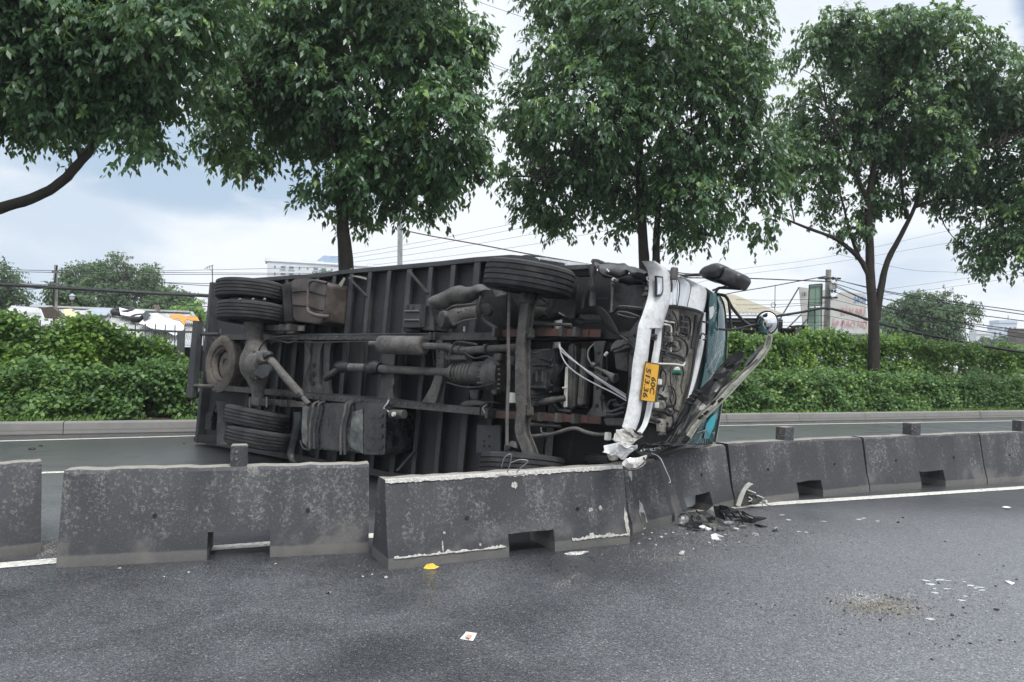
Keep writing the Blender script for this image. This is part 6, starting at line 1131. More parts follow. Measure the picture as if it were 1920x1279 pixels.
sm = thing('sign', 'narrow white sign strip squeezed between the green panel and the right pole', 'sign', at(1545,700,34).xy.to_3d()); panel('sign_board', [(1541,544),(1552,544),(1552,632),(1541,632)], 34, 'signw', sm)
bb_ = thing('billboard', 'big faded white billboard with blue 24/24 and pale red words behind the forked tree', 'billboard', at(1595,700,36).xy.to_3d())
panel('billboard_face', [(1557,562),(1575.5,547.5),(1622,550.5),(1628,626),(1557,624)], 36, 'signw', bb_, .15)
def sign_text(s_, x0, y0, x1, h, m, Y=35.97):
    a = at(x0, y0, Y); text_mesh('billboard_lettering', s_, a, at(x1, y0+(x1-x0)*.02, Y)-a, V3(0,0,1), h/FPX*Y, (at(x1,y0,Y)-a).length, m, bb_, .01)
sign_text('24/24', 1601, 566.5, 1624, 10.5, 'bluetext'); sign_text('BÁN NU', 1577, 590, 1622, 17, 'redfade'); sign_text('ẬP ĐẠO NỘ', 1559, 617, 1626, 21, 'redfade')
for x in (1562,1592,1620): bm = bmesh.new(); p = at(x,600,36.25); add_box(bm, V3(p.x,p.y,p.z/2), V3(.06,0,0), V3(0,.06,0), V3(0,0,p.z/2)); obj('billboard_leg', bm, M['signframe'], bb_)
g_ = random.Random(8)
jp = [('dark crate at the foot of the green sign','crate',(1503,1532,613,626),31.5,'signframe'),('small pale tank left of the dark crate','tank',(1496,1504,612,622),31.4,'conpole'),('low heap of black scrap behind the hedge by the prop poles','scrap',(1468,1500,618,634),31.8,'darkwall'),('grey covered stall under the billboard','stall',(1560,1628,627,645),35,'tarpw'),('low dark cart in front of the house','cart',(1376,1412,618,640),31.0,'darkwall')]
for lab, cat, (xa, xb, ya, yb), Y, m in jp:
    a, b = at(xa, ya, Y), at(xb, yb, Y); root = thing(cat.replace(' ','_'), lab, cat, V3((a.x+b.x)/2, Y, 0)); bm = bmesh.new(); add_box(bm, V3((a.x+b.x)/2, Y+.4, a.z/2), V3((b.x-a.x)/2,0,0), V3(0,.4,0), V3(0,0,a.z/2)); rough_up(bm, .05, 2); obj('body', bm, M[m], root); bm = bmesh.new(); add_box(bm, V3((a.x+b.x)/2, Y+.36, a.z+.03), V3((b.x-a.x)/2+.06,0,0), V3(0,.5,0), V3(0,0,.028)); rough_up(bm, .03, 3); obj('cover', bm, M['brown' if m != 'tarpw' else 'tarpg'], root)
vp = pole_thing('vent_pipe', 'thin pole with a small ring vent beside the beige roof', 1452, 640, 1453.5, 536, 33, .02, .016, 'fence', 'vent pipe'); bm = bmesh.new(); c = at(1450,572,33); add_lathe(bm, c, V3(0,-1,0), [(math.sin(t)*.014, .10+math.cos(t)*.014) for t in np.linspace(0,2*math.pi,7)[:-1]], 16, close=True); obj('ring', bm, M['signframe'], vp)
# far buildings
def apartments():
    root = thing('apartment_building', 'white apartment block with a blue hipped roof beyond the second trunk', 'building', at(600,660,340).xy.to_3d())
    Y0, Y1 = 330.0, 345.0; A = at(501,490,Y0); B = at(735,500,Y1); A.z = B.z = at(501,490,Y0).z; d = (B-A); Ln = d.length; d.normalize(); q = V3(-d.y, d.x, 0); H = A.z
    a0 = V3(A.x,A.y,0); bm = bmesh.new(); add_box(bm, a0+d*Ln/2+q*8+V3(0,0,H/2), d*Ln/2, q*8, V3(0,0,H/2)); obj('main_block', bm, M['bldg'], root)
    for k, (f0, f1, h, dp) in enumerate(((-.02,.075,1.6,6),(.26,.44,1.5,5),(.80,.90,1.8,6),(.44,.62,1.1,5))): bm = bmesh.new(); add_box(bm, a0+d*Ln*(f0+f1)/2+q*dp+V3(0,0,H+h/2), d*Ln*(f1-f0)/2, q*(dp-1), V3(0,0,h/2)); obj('roof_house', bm, M['bldg'], root)
    bm = bmesh.new(); add_box(bm, a0+d*Ln/2+q*8+V3(0,0,H+.15), d*(Ln/2+.4), q*8.5, V3(0,0,.15)); obj('parapet', bm, M['bldg'], root)
    c = a0+d*Ln*.50+q*6; b4 = [c-d*7-q*5, c+d*7-q*5, c+d*7+q*5, c-d*7+q*5]; t4 = [c-d*3.2-q*1.6, c+d*3.2-q*1.6, c+d*3.2+q*1.6, c-d*3.2+q*1.6]; bm = bmesh.new(); bv = [bm.verts.new(p+V3(0,0,H+1.0)) for p in b4]; tv = [bm.verts.new(p+V3(0,0,H+4.6)) for p in t4]; bm.faces.new(bv[::-1]); bm.faces.new(tv)
    for i in range(4): bm.faces.new((bv[i], bv[(i+1)%4], tv[(i+1)%4], tv[i]))
    obj('blue_roof', bm, M['bluer'], root)
    for fl_ in range(6):
        z = H-2.3-fl_*3.1
        if z < 2: break
        for k in range(15):
            f = .06+k*.064; wide = k % 4 in (1,2); x = a0+d*Ln*f+V3(0,0,z); bm = bmesh.new(); add_box(bm, x-q*.03, d*(1.15 if wide else .45), q*.10, V3(0,0,.75 if wide else .6)); wf = obj('window', bm, M['bldg'], root); bm = bmesh.new(); add_box(bm, x-q*.10, d*(1.0 if wide else .34), q*.06, V3(0,0,.55)); obj('pane', bm, M['bldgw'], wf)
            if wide: bm = bmesh.new(); add_box(bm, x-q*.35+V3(0,0,-.75), d*1.35, q*.30, V3(0,0,.12)); obj('balcony', bm, M['bldg'], wf)
apartments()
def tower(label, x0, x1, ytop, Y, m, cols, rows, cat='building'):
    a, b = at(x0, ytop, Y), at(x1, ytop, Y); root = thing('tower_block', label, cat, V3((a.x+b.x)/2, Y, 0)); H = (a.z+b.z)/2; w = (b.x-a.x)/2; dp = min(6, w*.8); bm = bmesh.new(); add_box(bm, V3((a.x+b.x)/2, Y+dp, H/2), V3(w,0,0), V3(0,dp,0), V3(0,0,H/2)); obj('block', bm, M[m], root)
    for i in range(cols):
        for j in range(rows):
            z = H-2.2-j*3.1
            if z < 2: continue
            bm = bmesh.new(); add_box(bm, V3(a.x+(i+.5)*2*w/cols, Y-.05, z), V3(w/cols*.42,0,0), V3(0,.12,0), V3(0,0,.75)); obj('window', bm, M['bldgw'], root)
    bm = bmesh.new(); add_box(bm, V3((a.x+b.x)/2, Y+dp, H+.5), V3(w*1.03,0,0), V3(0,dp+.2,0), V3(0,0,.5)); obj('parapet', bm, M[m], root); return root, H
tw, H = tower('pale blue white tower at the right edge with a mast', 1873, 1907, 606, 260, 'bldg2', 4, 4); bm = bmesh.new(); p = at(1890,603,262); add_tube(bm, [p, p+V3(0,0,2.2)], .12, 5); obj('mast', bm, M['fence'], tw)
tower('lower wing of the pale tower at the right edge', 1861, 1880, 615, 255, 'bldg2', 2, 3); tower('low grey block left of the pale tower', 1831, 1858, 627, 200, 'bldg', 3, 2); tower('dark narrow block cut by the right edge', 1906, 1935, 628, 120, 'brown', 2, 2); tower('flat pale roof just seen above the far left tree', 199, 230, 481, 320, 'bldg', 5, 3)
tower('teal metal hall behind the forked trunk on the right', 1645, 1672, 588, 150, 'signg', 2, 2)
# trees far beyond the hedge
def far_tree(label, spec, Y, n, seed, base_px, m='leaf_far', leaf=.24, gap=.75):
    f = at(base_px, 680, Y); f.z = 0; root = thing('background_tree', label, 'tree', f, 'trees beyond the hedge'); bl = blob_list(spec, Y, seed, 1.5); P = crown(root, bl, int(n*1.5), leaf, 10, gap, seed, m, spray=.7, wid=.24)
    top = max((b[0] for b in bl), key=lambda p: p.z); bm = bmesh.new(); add_tube(bm, smooth_path([f, f.lerp(top,.45)+V3(.3,0,0), top], 4), [.38,.36,.33,.30,.26,.22,.18,.12,.06], 8); obj('trunk', bm, M['bark'], root, smooth=True)
    o = [f.lerp(top,.4), f.lerp(top,.55), f.lerp(top,.7)]; twigs(root, o, P, 26, .10, seed, 'branch')
far_tree('pale green tree cut by the left edge behind the wires', [(-15,520,42),(5,505,22),(10,555,38),(-30,560,50)], 48, 800, 51, -10)
far_tree('tall loose tree with two humps behind the shed roof', [(150,512,24),(172,505,20),(215,508,34),(238,500,22),(265,520,32),(285,512,20),(200,548,46),(265,555,40),(135,530,22)], 55, 1700, 52, 205)
far_tree('bushy green tree left of the tall loose tree', [(122,545,26),(140,572,30),(118,575,24)], 44, 600, 53, 130); far_tree('low dull tree between the tall tree and the truck tail', [(312,560,28),(338,568,30),(300,580,30)], 50, 800, 54, 315); far_tree('fresh green tree just behind the truck tail', [(372,585,28),(350,590,22),(385,605,22)], 40, 700, 55, 372, 'leaf_hedge', .24)
far_tree('wide rounded tree right of the forked trunk', [(1692,590,34),(1722,575,34),(1775,566,27),(1802,586,27),(1752,600,38),(1700,620,36),(1770,625,34),(1672,610,24),(1818,578,14)], 58, 2200, 56, 1735); far_tree('small tree in front of the white apartment block', [(603,512,10),(612,508,8),(590,520,9)], 120, 160, 57, 603, leaf=.6)
far_tree('low bush before the pale tower', [(1845,640,12),(1885,642,16),(1865,645,14)], 150, 180, 58, 1870, leaf=.7)
# ================================================================== MARKS AND LITTER ON THE BARRIERS AND THE ROAD
def face_patch(B, name, f, zs, m, jit=.01, lift=.004, seed=0, n=12):
    """irregular patch lying on the sloped front of a barrier: f, zs give a centre and half sizes (fraction, metres)"""
    root, g = B; r_ = random.Random(seed); bm = bmesh.new(); pts = []
    for k in range(n):
        a = 2*math.pi*k/n; x = f[0]*g['L'] + math.cos(a)*f[1]*r_.uniform(.6,1.15); z = zs[0] + math.sin(a)*zs[1]*r_.uniform(.55,1.2); z = max(.01, z); h = g['h'][0]+(g['h'][1]-g['h'][0])*x/g['L']; st = g['st']; z2 = h*.34
        y = .004 if z < .075 else (.004+(z-.075)/(z2-.075)*(.008+st*.28) if z < z2 else .012+st*.28+(z-z2)/(h-.022-z2)*(st*.72-.02))
        pts.append(g['P'](x, (y-lift, z)))
    add_poly(bm, pts); bmesh.ops.triangulate(bm, faces=bm.faces[:]); return obj(name, bm, M[m], root)
face_patch(B3, 'chipped_edge', (.992,.022), (.16,.12), 'chip', seed=1, n=26); face_patch(B3, 'chipped_spot', (.83,.024), (.29,.018), 'chip', seed=2); face_patch(B3, 'chipped_spot', (.875,.018), (.30,.02), 'chip', seed=3); face_patch(B3, 'chipped_spot', (.21,.014), (.215,.010), 'chip', seed=4); face_patch(B3, 'scratch', (.20,.006), (.12,.045), 'chip', seed=5); face_patch(B3, 'chipped_spot', (.345,.008), (.11,.012), 'chip', seed=6); face_patch(B3, 'broken_mortar', (.50,.03), (.52,.03), 'chip', seed=7, n=16)
face_patch(B4, 'broken_corner', (.10,.055), (.13,.13), 'chip', seed=8, n=20); face_patch(B4, 'chipped_spot', (.05,.03), (.50,.06), 'chip', seed=9)
M['wet'] = plain('wet_concrete_streak', (.022,.023,.025), .35, vary=.2)
def streak(B, f0, f1, w0, w1, seed):
    root, g = B; bm = bmesh.new(); L_ = []; r_ = random.Random(seed); n = 14
    for k in range(n+1):
        t = k/n; z = g['h'][0]*.96*(1-t)+.01*t; h = g['h'][0]; st = g['st']; z2 = h*.34
        y = .004 if z < .075 else (.004+(z-.075)/(z2-.075)*(.008+st*.28) if z < z2 else .012+st*.28+(z-z2)/(h-.022-z2)*(st*.72-.02))
        x = (f0+(f1-f0)*t)*g['L']; w = w0+(w1-w0)*t; L_.append((bm.verts.new(g['P'](x-w*r_.uniform(.9,1.1),(y-.004,z))), bm.verts.new(g['P'](x+w*r_.uniform(.9,1.1),(y-.004,z)))))
    for a, b in zip(L_, L_[1:]): bm.faces.new((a[0],b[0],b[1],a[1]))
    obj('wet_streak', bm, M['wet'], root)
streak(B4, .335, .36, .045, .022, 1); streak(B4, .455, .475, .055, .042, 2)
Yt = 5.42
for a in (((940,877),(946,858),(958,852),(957,868),(951,886)), ((958,868),(975,862),(990,865),(978,876),(968,886)), ((985,888),(960,892),(930,890))):
    bm = bmesh.new(); add_tube(bm, smooth_path([at(x,y,Yt-.0*k) for k,(x,y) in enumerate(a)], 4), .0045, 6); obj('bent_rebar', bm, M['steel'], B3[0], smooth=True)
# the smashed lamp lying on the broken barrier top, and the loose wire
c = at(1188,869,5.72); root = thing('broken_lamp', 'smashed lamp housing lying on the broken top of the turned barrier', 'lamp', c); 
bm = bmesh.new(); L_ = [at(x,y,5.66) for x,y in ((1166,873),(1178,878),(1195,876),(1210,864))]; U_ = [at(x,y,5.74) for x,y in ((1172,864),(1185,862),(1198,860),(1212,856))]
for k in range(3): add_prism(bm, [L_[k], L_[k+1], U_[k+1], U_[k]], V3(0,.02,.012))
rough_up(bm, .012, 14); obj('housing', bm, M['crumple'], root); bm = bmesh.new(); add_tube(bm, smooth_path([at(1168,874,5.64), at(1180,881,5.63), at(1196,879,5.63), at(1210,868,5.66), at(1207,858,5.7)], 5), .008, 6); obj('rim', bm, M['blackpl'], root, smooth=True); bm = bmesh.new(); add_lathe(bm, at(1183,868,5.67), V3(0,-.6,1), [(0,0),(0,.022),(.02,.034),(.024,.03),(.01,0)], 14); obj('bulb_seat', bm, M['chrome'], root, smooth=True)
bm = bmesh.new(); add_tube(bm, smooth_path([at(1222,850,5.95), at(1237,858,5.86), at(1248,880,5.80), at(1257,902,5.76), at(1254,905,5.75)], 5), .003, 5); tag(obj('loose_wire', bm, M['hose'], None, at(1237,858,5.86), smooth=True), 'thin pale wire hanging down the face of the turned barrier', 'wire')
# heap of torn plastic and lamp parts at the barrier foot
def gp(x, y, z=0.0): return ground(x, y, z)
def shard(name, label, cat, pts, z, m, th=.012, lift=None, warp=.02, group=None, seed=0):
    """a bent flat fragment: outline traced on the road, each point given a height"""
    P = []
    for k, p in enumerate(pts):
        zz = p[2] if len(p) == 3 else z; P.append(gp(p[0], p[1], zz))
    c = sum(P, V3(0,0,0))/len(P); bm = bmesh.new(); add_prism(bm, P, V3(0,.002,th)); 
    bmesh.ops.triangulate(bm, faces=bm.faces[:]); bmesh.ops.subdivide_edges(bm, edges=bm.edges[:], cuts=1, use_grid_fill=True)
    for v in bm.verts: v.co += V3(0,0,1)*warp*mnoise.noise(v.co*14+V3(seed,0,0)); v.co.z = max(v.co.z, .002)
    return tag(obj(name, bm, M[m], None, V3(c.x,c.y,0)), label, cat, group)
ZD = (1250,880,8.727)
def D_(X, Y, *z): return (ZD[0]+X/ZD[2], ZD[1]+Y/ZD[2], *z)
hp = 'torn truck parts at the barrier foot'
gt = thing('broken_grille', 'black broken grille section, the biggest piece of the wreckage heap', 'car part', V3(*gp(1395,985)), hp)
for nm, pts, m in (('panel', [(860,600,.13),(1000,640,.13),(1200,700,.10),(1400,790,.06),(1640,810,.03),(1400,890,.0),(1060,830,.03),(960,740,.08)], 'blackpl'), ('edge', [(640,720,.06),(760,620,.11),(860,620,.12),(930,740,.07),(960,830,.02),(800,800,.02)], 'blackpl')):
    bm = bmesh.new(); P = [gp(*D_(x,y),z) for x,y,z in pts]; add_prism(bm, P, V3(0,.004,.014)); bmesh.ops.triangulate(bm, faces=bm.faces[:]); bmesh.ops.subdivide_edges(bm, edges=bm.edges[:], cuts=1, use_grid_fill=True); rough_up(bm, .008, 12)
    for v in bm.verts: v.co.z = max(.003, v.co.z)
    obj(nm, bm, M[m], gt)
for a, b in (((860,600,.16),(1060,830,.05)),((1000,640,.15),(1140,800,.08)),((1160,690,.13),(1240,800,.08)),((1240,690,.11),(1430,800,.06)),((880,690,.14),(1180,700,.12)),((950,760,.10),(1300,800,.07)),((1000,715,.13),(1120,690,.14))):
    bm = bmesh.new(); p, q = gp(*D_(*a[:2]),a[2]), gp(*D_(*b[:2]),b[2]); add_bar(bm, p, q, V3(0,.008,0), V3(0,0,.008)); obj('rib', bm, M['liner'], gt)
for k in range(4): bm = bmesh.new(); add_bar(bm, gp(*D_(1290+k*30,745+k*14),.10-.01*k), gp(*D_(1340+k*24,775+k*8),.09-.01*k), V3(0,.003,0), V3(0,0,.004)); obj('slot_glint', bm, M['hose'], gt)
lh = thing('lamp_housing', 'pale torn lamp housing standing against the barrier with a curved fin', 'car part', V3(*gp(1410,955)), hp)
def up_pts(L_, y_base): # upright pieces: traced on a vertical plane standing at a road point
    g0 = gp(*D_(1300,y_base)); return [at(*D_(x,y), g0.y-.01*i*0) for i,(x,y) in enumerate(L_)]
bm = bmesh.new(); P = up_pts([(1140,590),(1170,480),(1230,350),(1300,260),(1355,220),(1425,235),(1370,265),(1310,340),(1260,450),(1210,600)], 640); add_prism(bm, P, V3(0,.03,0)); rough_up(bm, .006, 20); obj('fin', bm, M['whitepipe'], lh)
bm = bmesh.new(); P = [p+V3(0,.05,0) for p in up_pts([(1220,590),(1260,440),(1310,350),(1380,370),(1460,400),(1480,430),(1600,480),(1560,560),(1450,600),(1330,610)], 640)]; add_prism(bm, P, V3(0,.03,0)); rough_up(bm, .008, 20); obj('shell', bm, M['cast'], lh)
for a, r, m in (([(1330,340),(1400,370),(1470,395)],.007,'whitepipe'), ([(1480,430),(1540,450),(1600,480)],.006,'whitepipe'), ([(1350,460),(1400,490),(1390,520),(1350,530)],.006,'whitepipe'), ([(1530,545),(1580,570),(1570,610)],.006,'whitepipe'), ([(1600,560),(1660,590),(1720,610)],.005,'cast'), ([(1370,420),(1440,430),(1490,470)],.006,'blackpl')):
    bm = bmesh.new(); add_tube(bm, smooth_path([p+V3(0,.02,0) for p in up_pts(a, 640)], 4), r, 6); obj('torn_edge', bm, M[m], lh, smooth=True)
bm = bmesh.new(); add_lathe(bm, up_pts([(1450,525)],640)[0]+V3(0,.03,0), V3(0,-1,.2), [(-.01,0),(-.01,.042),(.012,.040),(.016,.0)], 18); obj('socket', bm, M['chassis'], lh, smooth=True)
bm = bmesh.new(); add_lathe(bm, up_pts([(1610,528)],640)[0], V3(.5,-1,.2), [(-.02,0),(-.02,.014),(.02,.016),(.024,.0)], 10); obj('bulb', bm, M['whitepipe'], lh, smooth=True)
fg = thing('fog_lamp_ring', 'round fog lamp with a pale ring leaning on the barrier corner', 'car part', V3(*gp(1282,990)), hp); c = gp(*D_(285,930), .0)+V3(0,0,.062)
bm = bmesh.new(); ax = V3(-.45,-.85,.25).normalized(); add_lathe(bm, c, ax, [(-.05,0),(-.045,.035),(-.01,.055),(.012,.060),(.018,.056),(.012,.047),(.0,.044)], 22); obj('ring', bm, M['cast'], fg, smooth=True); bm = bmesh.new(); add_lathe(bm, c, ax, [(.0,.044),(-.012,.03),(-.018,0)], 18); obj('bowl', bm, M['chrome'], fg, smooth=True); bm = bmesh.new(); add_box(bm, c+ax*.004+V3(-.012,0,.012), V3(.014,0,0), V3(0,.006,0), V3(0,0,.012)); obj('reflector_shard', bm, M['tarpw'], fg)
sk = thing('bent_bracket', 'grey curved lamp bracket with a round hole in the heap', 'car part', V3(*gp(1310,985)), hp)
bm = bmesh.new(); 
for L_ in ([(295,720,.07),(400,760,.07),(440,860,.05),(560,880,.04),(700,900,.04),(860,930,.03),(1000,985,.01),(860,1005,.01),(700,960,.015),(560,920,.02),(430,880,.03),(340,800,.05)], [(410,770,.075),(480,730,.09),(580,750,.085),(640,830,.06),(680,860,.05),(560,850,.05),(460,820,.06)]): add_prism(bm, [gp(*D_(x,y),z) for x,y,z in L_], V3(0,.004,.012))
bmesh.ops.triangulate(bm, faces=bm.faces[:]); obj('plate', bm, M['cast'], sk); bm = bmesh.new(); add_lathe(bm, gp(*D_(520,800),.088), V3(-.1,-.9,.5), [(-.004,0),(-.004,.022),(.002,.024),(.002,0)], 16); obj('hole', bm, M['hole'], sk)
SH = [('black strip sticking up behind the bracket','strip',[(470,660,.15),(520,700,.12),(640,740,.08),(600,770,.07),(480,700,.12)],'chassis'),('olive plastic wedge in the heap','plastic piece',[(810,800,.06),(880,820,.06),(930,870,.03),(880,880,.02),(820,840,.04)],'frame'),('flat grey plastic tongue in front of the grille','plastic piece',[(930,880,.03),(1000,865,.04),(1110,870,.03),(1060,895,.02),(960,900,.02)],'hose'),
      ('white curved splinter before the grille','plastic piece',[(1035,920,.03),(1075,925,.04),(1110,975,.02),(1185,990,.01),(1160,1005,.0),(1090,985,.01)],'tarpw'),('cream plastic slab under the grille','plastic piece',[(1190,935,.02),(1300,935,.02),(1310,965,.0),(1200,965,.0)],'frame'),('torn white sheet at the front of the heap','plastic piece',[(530,950,.03),(600,930,.04),(660,975,.02),(735,985,.01),(680,1010,.0),(580,985,.01)],'tarpw'),('short white spike beside the torn sheet','plastic piece',[(760,960,.03),(785,955,.04),(805,1010,.0),(780,1015,.0)],'tarpw'),
      ('black bent strip right of the grille','strip',[(1430,910,.01),(1530,920,.02),(1650,950,.0),(1560,955,.0),(1480,930,.0)],'blackpl'),('crushed pale block in the middle of the heap','plastic piece',[(680,790,.08),(740,755,.1),(800,790,.08),(790,830,.05),(720,830,.05)],'cast'),('grey flap on the left of the grille','plastic piece',[(650,800,.06),(700,790,.07),(760,860,.03),(700,880,.02)],'chassis'),('white flake pair in front of the heap','plastic piece',[(725,1080,.01),(800,1060,.02),(930,1110,.0),(820,1100,.0),(860,1150,.0),(740,1150,.0)],'tarpw'),
      ('small grey bar right of the heap','metal piece',[(1395,1070,.01),(1420,1050,.02),(1510,1070,.01),(1500,1090,.0),(1400,1085,.0)],'hose'),('glassy clear shard right of the heap','glass piece',[(1770,960,.03),(1810,940,.04),(1840,970,.03),(1830,1000,.0),(1780,1000,.0)],'lens'),('black scrap beside the clear shard','plastic piece',[(1725,1010,.01),(1760,995,.02),(1800,1010,.0),(1740,1030,.0)],'blackpl'),('thin black strip low in the heap','strip',[(330,950,.02),(420,990,.01),(540,1010,.01),(450,1010,.0),(350,970,.0)],'blackpl'),('black crumpled strip under the bracket','strip',[(400,900,.03),(560,880,.04),(600,930,.03),(480,960,.01)],'blackpl')]
for k, (lab, cat, pts, m) in enumerate(SH): shard(cat.replace(' ','_'), lab, cat, [D_(*p) for p in pts], 0, m, .008, warp=.01, group=hp, seed=k)
for k in range(9):
    x, y = g_.uniform(420,1250), g_.uniform(880,1020); bm = bmesh.new(); p = gp(*D_(x,y)); a = g_.uniform(0,6.28); q = V3(math.cos(a), math.sin(a), 0); add_tube(bm, smooth_path([p+V3(0,0,.01), p+q*.06+V3(0,0,.04), p+q*.13+V3(0,0,.012)], 4), .005, 5); tag(obj('torn_wire', bm, M['cable'], None, p, smooth=True), 'short black wire end curling among the heaped wreckage', 'wire', 'wire ends in the wreckage heap')
# litter on the road
shard('litter_paper', 'square white paper scrap with a reddish print lying alone on the near road', 'paper', [(863,1198,.002),(874,1186,.012),(894,1188,.006),(887,1202,.003)], 0, 'tarpw', .003, warp=.006, seed=1); bm = bmesh.new(); pp = [gp(x,y,.016) for x,y in ((871,1194),(878,1190),(886,1191),(880,1197))]; add_prism(bm, pp, V3(0,0,.002)); par = bpy.data.objects['litter_paper']; o = obj('red_print', bm, plain('reddish_print',(.55,.27,.17),.6), par)
shard('yellow_leaf', 'yellow fallen leaf against the foot of the askew barrier', 'leaf', [(794,1066,.003),(800,1060,.02),(812,1058,.035),(818,1062,.02),(823,1064,.012),(815,1067,.004),(803,1068,.003)], 0, 'yel' if 'yel' in M else 'orange', .003, warp=.008, seed=2)
M['yel'] = plain('yellow_leaf_blade', (.72,.50,.06), .5); bpy.data.objects['yellow_leaf'].data.materials[0] = M['yel']
shard('white_chip', 'long white plaster flake in front of the slot of the askew barrier', 'debris', [(1058,1040,.0),(1070,1036,.012),(1085,1035,.01),(1103,1037,.0),(1090,1041,.0),(1070,1042,.0)], 0, 'chip', .006, seed=3)
shard('litter_paper', 'white paper scrap far right on the road beside the line', 'paper', [(1879,952,.0),(1886,949,.008),(1897,953,.0),(1889,956,.0)], 0, 'tarpw', .003, seed=4)
shard('white_chip', 'white pointed plastic flake near the right edge of the road', 'debris', [(1884,1087,.01),(1892,1090,.012),(1903,1094,.0),(1897,1097,.0),(1888,1094,.0)], 0, 'tarpw', .004, seed=5)
shard('white_chip', 'single white chip between the heap and the turned barrier', 'debris', [(1271,1039,.0),(1277,1036,.012),(1284,1037,.008),(1281,1041,.0),(1274,1042,.0)], 0, 'chip', .008, seed=6)
shard('dark_stone', 'dark chip pair on the near road left of the paper scrap', 'debris', [(612,1113,.0),(617,1110,.018),(622,1112,.01),(620,1116,.0)], 0, 'blackpl', .01, seed=7)
def stone_mesh(seed, flat):
    bm = bmesh.new(); bmesh.ops.create_icosphere(bm, subdivisions=1, radius=1); r_ = random.Random(seed)
    for v in bm.verts: v.co *= r_.uniform(.7,1.15); v.co.z *= flat
    me = bpy.data.meshes.new('chip'); bm.to_mesh(me); bm.free(); return me
def scatter(name, label, cat, group, mat, spots, flat, elong=1.0, seed=0):
    r_ = random.Random(seed); ms = [stone_mesh(seed*10+i, flat) for i in range(4)]
    for m_ in ms: m_.materials.append(M[mat])
    for x, y, px_ in spots:
        p = gp(x, y); s = px_/FPX*p.y*.40; o = bpy.data.objects.new(name, r_.choice(ms)); C.objects.link(o); o.location = p+V3(0,0,s*flat*.7); o.scale = (s*elong, s, s); o.rotation_euler = (0,0,r_.uniform(-.5,.5) if elong > 1.5 else r_.uniform(0,6.28)); tag(o, label(x,y) if callable(label) else label, cat, group)
M['blackstone'] = plain('black_road_chip', (.03,.03,.032), .7); M['whitechip'] = plain('white_plastic_chip', (.40,.41,.42), .6); M['sand'] = plain('sand_grain', (.26,.24,.205), .9, vary=.3); M['greystone'] = plain('grey_grit', (.22,.21,.20), .9, vary=.3)
r_ = random.Random(21)
bs = [(1551,1122,6),(1558,1128,7),(1568,1132,5),(1418,1133,7),(1427,1139,5),(1453,1135,5),(1489,1154,6),(1595,1131,8),(1583,1146,7),(1633,1138,6),(1643,1138,5),(1669,1144,8),(1678,1142,6),(1702,1140,8),(1721,1141,9),(1711,1140,6),(1685,1153,9),(1650,1163,8),(1613,1169,5),(1575,1190,6),(1705,1190,5),(1785,1154,10),(1806,1140,8),(1810,1150,6),(1868,1144,12),(1786,1199,7),(1798,1193,8),(1754,1208,6),(1780,1211,6),(1819,1207,8),(1875,1201,8),(1903,1204,6),(1747,1237,8),(1760,1094,6),(1867,1100,7),(1906,1087,6),(1688,1216,5),(1612,1118,6),(1661,1117,8),(1672,1121,8),(1684,1124,8),(1616,1119,5),(1630,1125,6),(1645,1132,7),(1684,980,8),(1693,971,6),(1836,1041,5),(1882,1062,6),(1366,1113,6),(1772,1016,5)]
scatter('road_chip', lambda x,y: ('black plastic chip lying in the spilled sand patch' if 1570<x<1735 and 1110<y<1175 else 'black plastic chip on the far lane edge near the white line' if y<1075 else 'black plastic chip left of the spilled sand patch' if x<=1570 else 'black plastic chip right of the spilled sand patch' if y<1175 else 'black plastic chip in front of the spilled sand patch'), 'debris', 'black chips on the road', 'blackstone', bs, .55, 1.3, 1)
wc = [(1737,1089,14),(1763,1088,16),(1778,1089,10),(1745,1096,18),(1752,1104,8),(1773,1104,9),(1780,1104,6),(1808,1091,8),(1820,1098,14),(1838,1102,14),(1842,1107,12),(1828,1103,8),(1754,1112,14),(1810,1118,9),(1803,1126,14),(1744,1161,16),(1620,972,10),(1610,974,12),(1478,975,12),(1467,966,10),(1545,978,10),(1645,977,8),(1497,997,10),(1511,998,8),(1416,1003,12),(1345,1012,14),(1335,1008,8),(1300,988,8),(1316,994,8)]
scatter('white_splinter', lambda x,y: ('flat white splinter in the group behind and right of the spilled sand' if x>1700 else 'flat white splinter near the wreckage heap' if x<1460 else 'flat white splinter on the lane right of the wreckage heap'), 'debris', 'white splinters on the road', 'whitechip', wc, .12, 1.6, 2)
wn = [(224,1067,8),(308,1082,5),(354,1074,6),(517,1058,5),(680,1082,6),(698,1078,6),(724,1084,9),(735,1067,5),(1240,1009,12),(1248,1003,8),(1222,1000,6),(1262,1000,7),(1205,1003,6),(1218,1012,7),(1198,1020,6),(1230,1023,6),(1288,1002,6),(1330,1019,7),(1360,1004,7),(1386,1018,6),(1300,1030,5)]
scatter('concrete_crumb', lambda x,y: ('pale concrete crumb before the straight stained barrier' if x<600 else 'pale concrete crumb at the left end of the askew barrier' if x<1000 else 'pale concrete crumb near the foot of the turned barrier' if x<1260 else 'pale concrete crumb in front of the wreckage heap'), 'debris', 'concrete crumbs before the barriers', 'chip', wn, .6, 1.2, 3)
dk = [(59,1076,6),(124,1076,5),(77,837,9),(60,843,14),(345,832,5),(1030,1060,7),(1070,1062,6),(1080,1063,6),(1108,1046,8),(1115,1052,7)]
scatter('road_clod', lambda x,y: ('dark clod on the far lane left of the truck' if y<900 else 'dark clod at the left road line' if x<300 else 'dark clod before the slot of the askew barrier'), 'debris', 'dark clods on the road', 'blackstone', dk, .5, 1.4, 4)
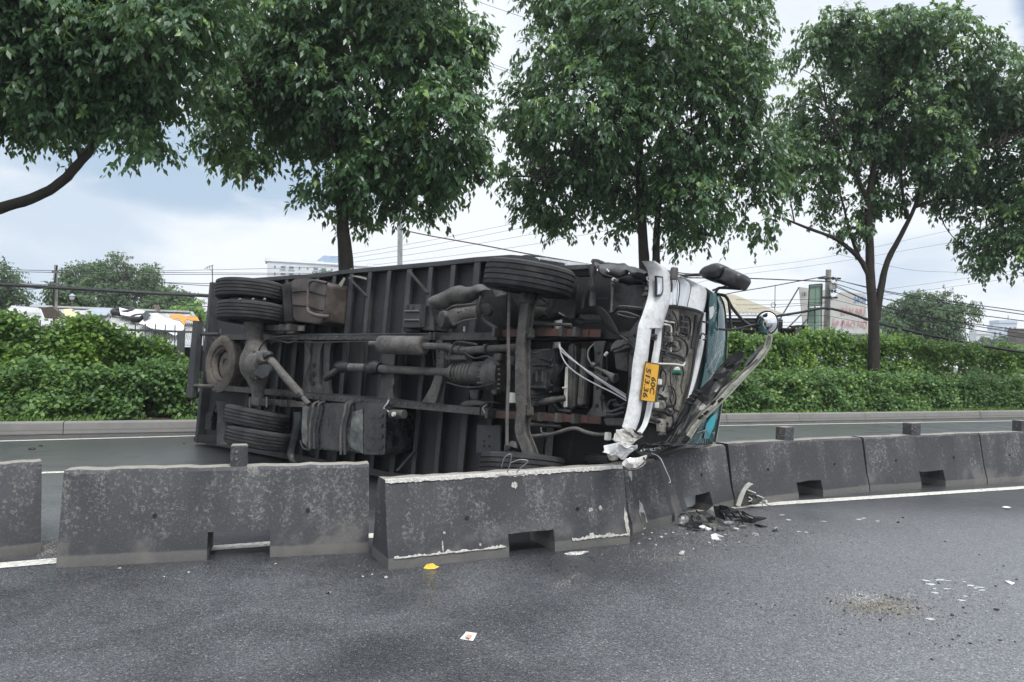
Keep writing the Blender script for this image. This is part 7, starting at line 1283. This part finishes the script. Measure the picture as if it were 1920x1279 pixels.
def grit(name, label_, cx, cy, sx, sy, n, m, size, seed, ang=0.0):
    r_ = random.Random(seed); bm = bmesh.new()
    for _ in range(n):
        x, y = r_.gauss(0, sx), r_.gauss(0, sy); p = gp(cx+x, cy+y+ang*x); s = size*r_.uniform(.5,1.3); vs_ = [bm.verts.new(p+V3(r_.uniform(-s,s), r_.uniform(-s,s), z*s*1.1)) for z in (0,0,.2,1)]
        for f in ((0,1,3),(1,2,3),(2,0,3),(0,2,1)): bm.faces.new([vs_[i] for i in f])
    o = obj(name, bm, M[m], None, gp(cx,cy)); o['kind'] = 'stuff'
grit('spilled_sand', '', 1650, 1136, 42, 11, 2600, 'sand', .006, 1, .06); grit('spilled_sand', '', 1625, 1122, 22, 5, 900, 'whitechip', .005, 2, .1); grit('road_grit', '', 1330, 1000, 70, 16, 1500, 'greystone', .006, 3, -.05); grit('road_grit', '', 1240, 1046, 60, 12, 500, 'sand', .004, 4); grit('road_grit', '', 1700, 1140, 130, 40, 700, 'blackstone', .005, 5); grit('road_grit', '', 1380, 1000, 110, 22, 700, 'blackstone', .006, 6); grit('road_grit', '', 750, 1080, 90, 12, 300, 'greystone', .004, 7); grit('road_grit', '', 95, 1030, 14, 8, 900, 'greystone', .006, 8)
for k in range(5): grit('road_scuff', '', 1045+k*10, 1102-k*6.5, 7, 3, 90, 'greystone', .004, 40+k)
for k in range(4): grit('road_scuff', '', 1235+k*18, 1050-k*2, 12, 2.5, 120, 'greystone', .004, 50+k)
HAZE = True
if HAZE:
    bm = bmesh.new(); add_box(bm, V3(0,190,17), V3(220,0,0), V3(0,200,0), V3(0,0,18.1)); hz = obj('haze', bm, None); hz['kind'] = 'stuff'
    m = bpy.data.materials.new('thin_humid_air'); m.use_nodes = True; nt = m.node_tree; nt.nodes.remove(nt.nodes['Principled BSDF']); pv = nt.nodes.new('ShaderNodeVolumePrincipled'); pv.inputs['Color'].default_value = (.90,.94,1,1); pv.inputs['Density'].default_value = .0006; nt.links.new(pv.outputs[0], nt.nodes['Material Output'].inputs['Volume']); hz.data.materials.append(m)
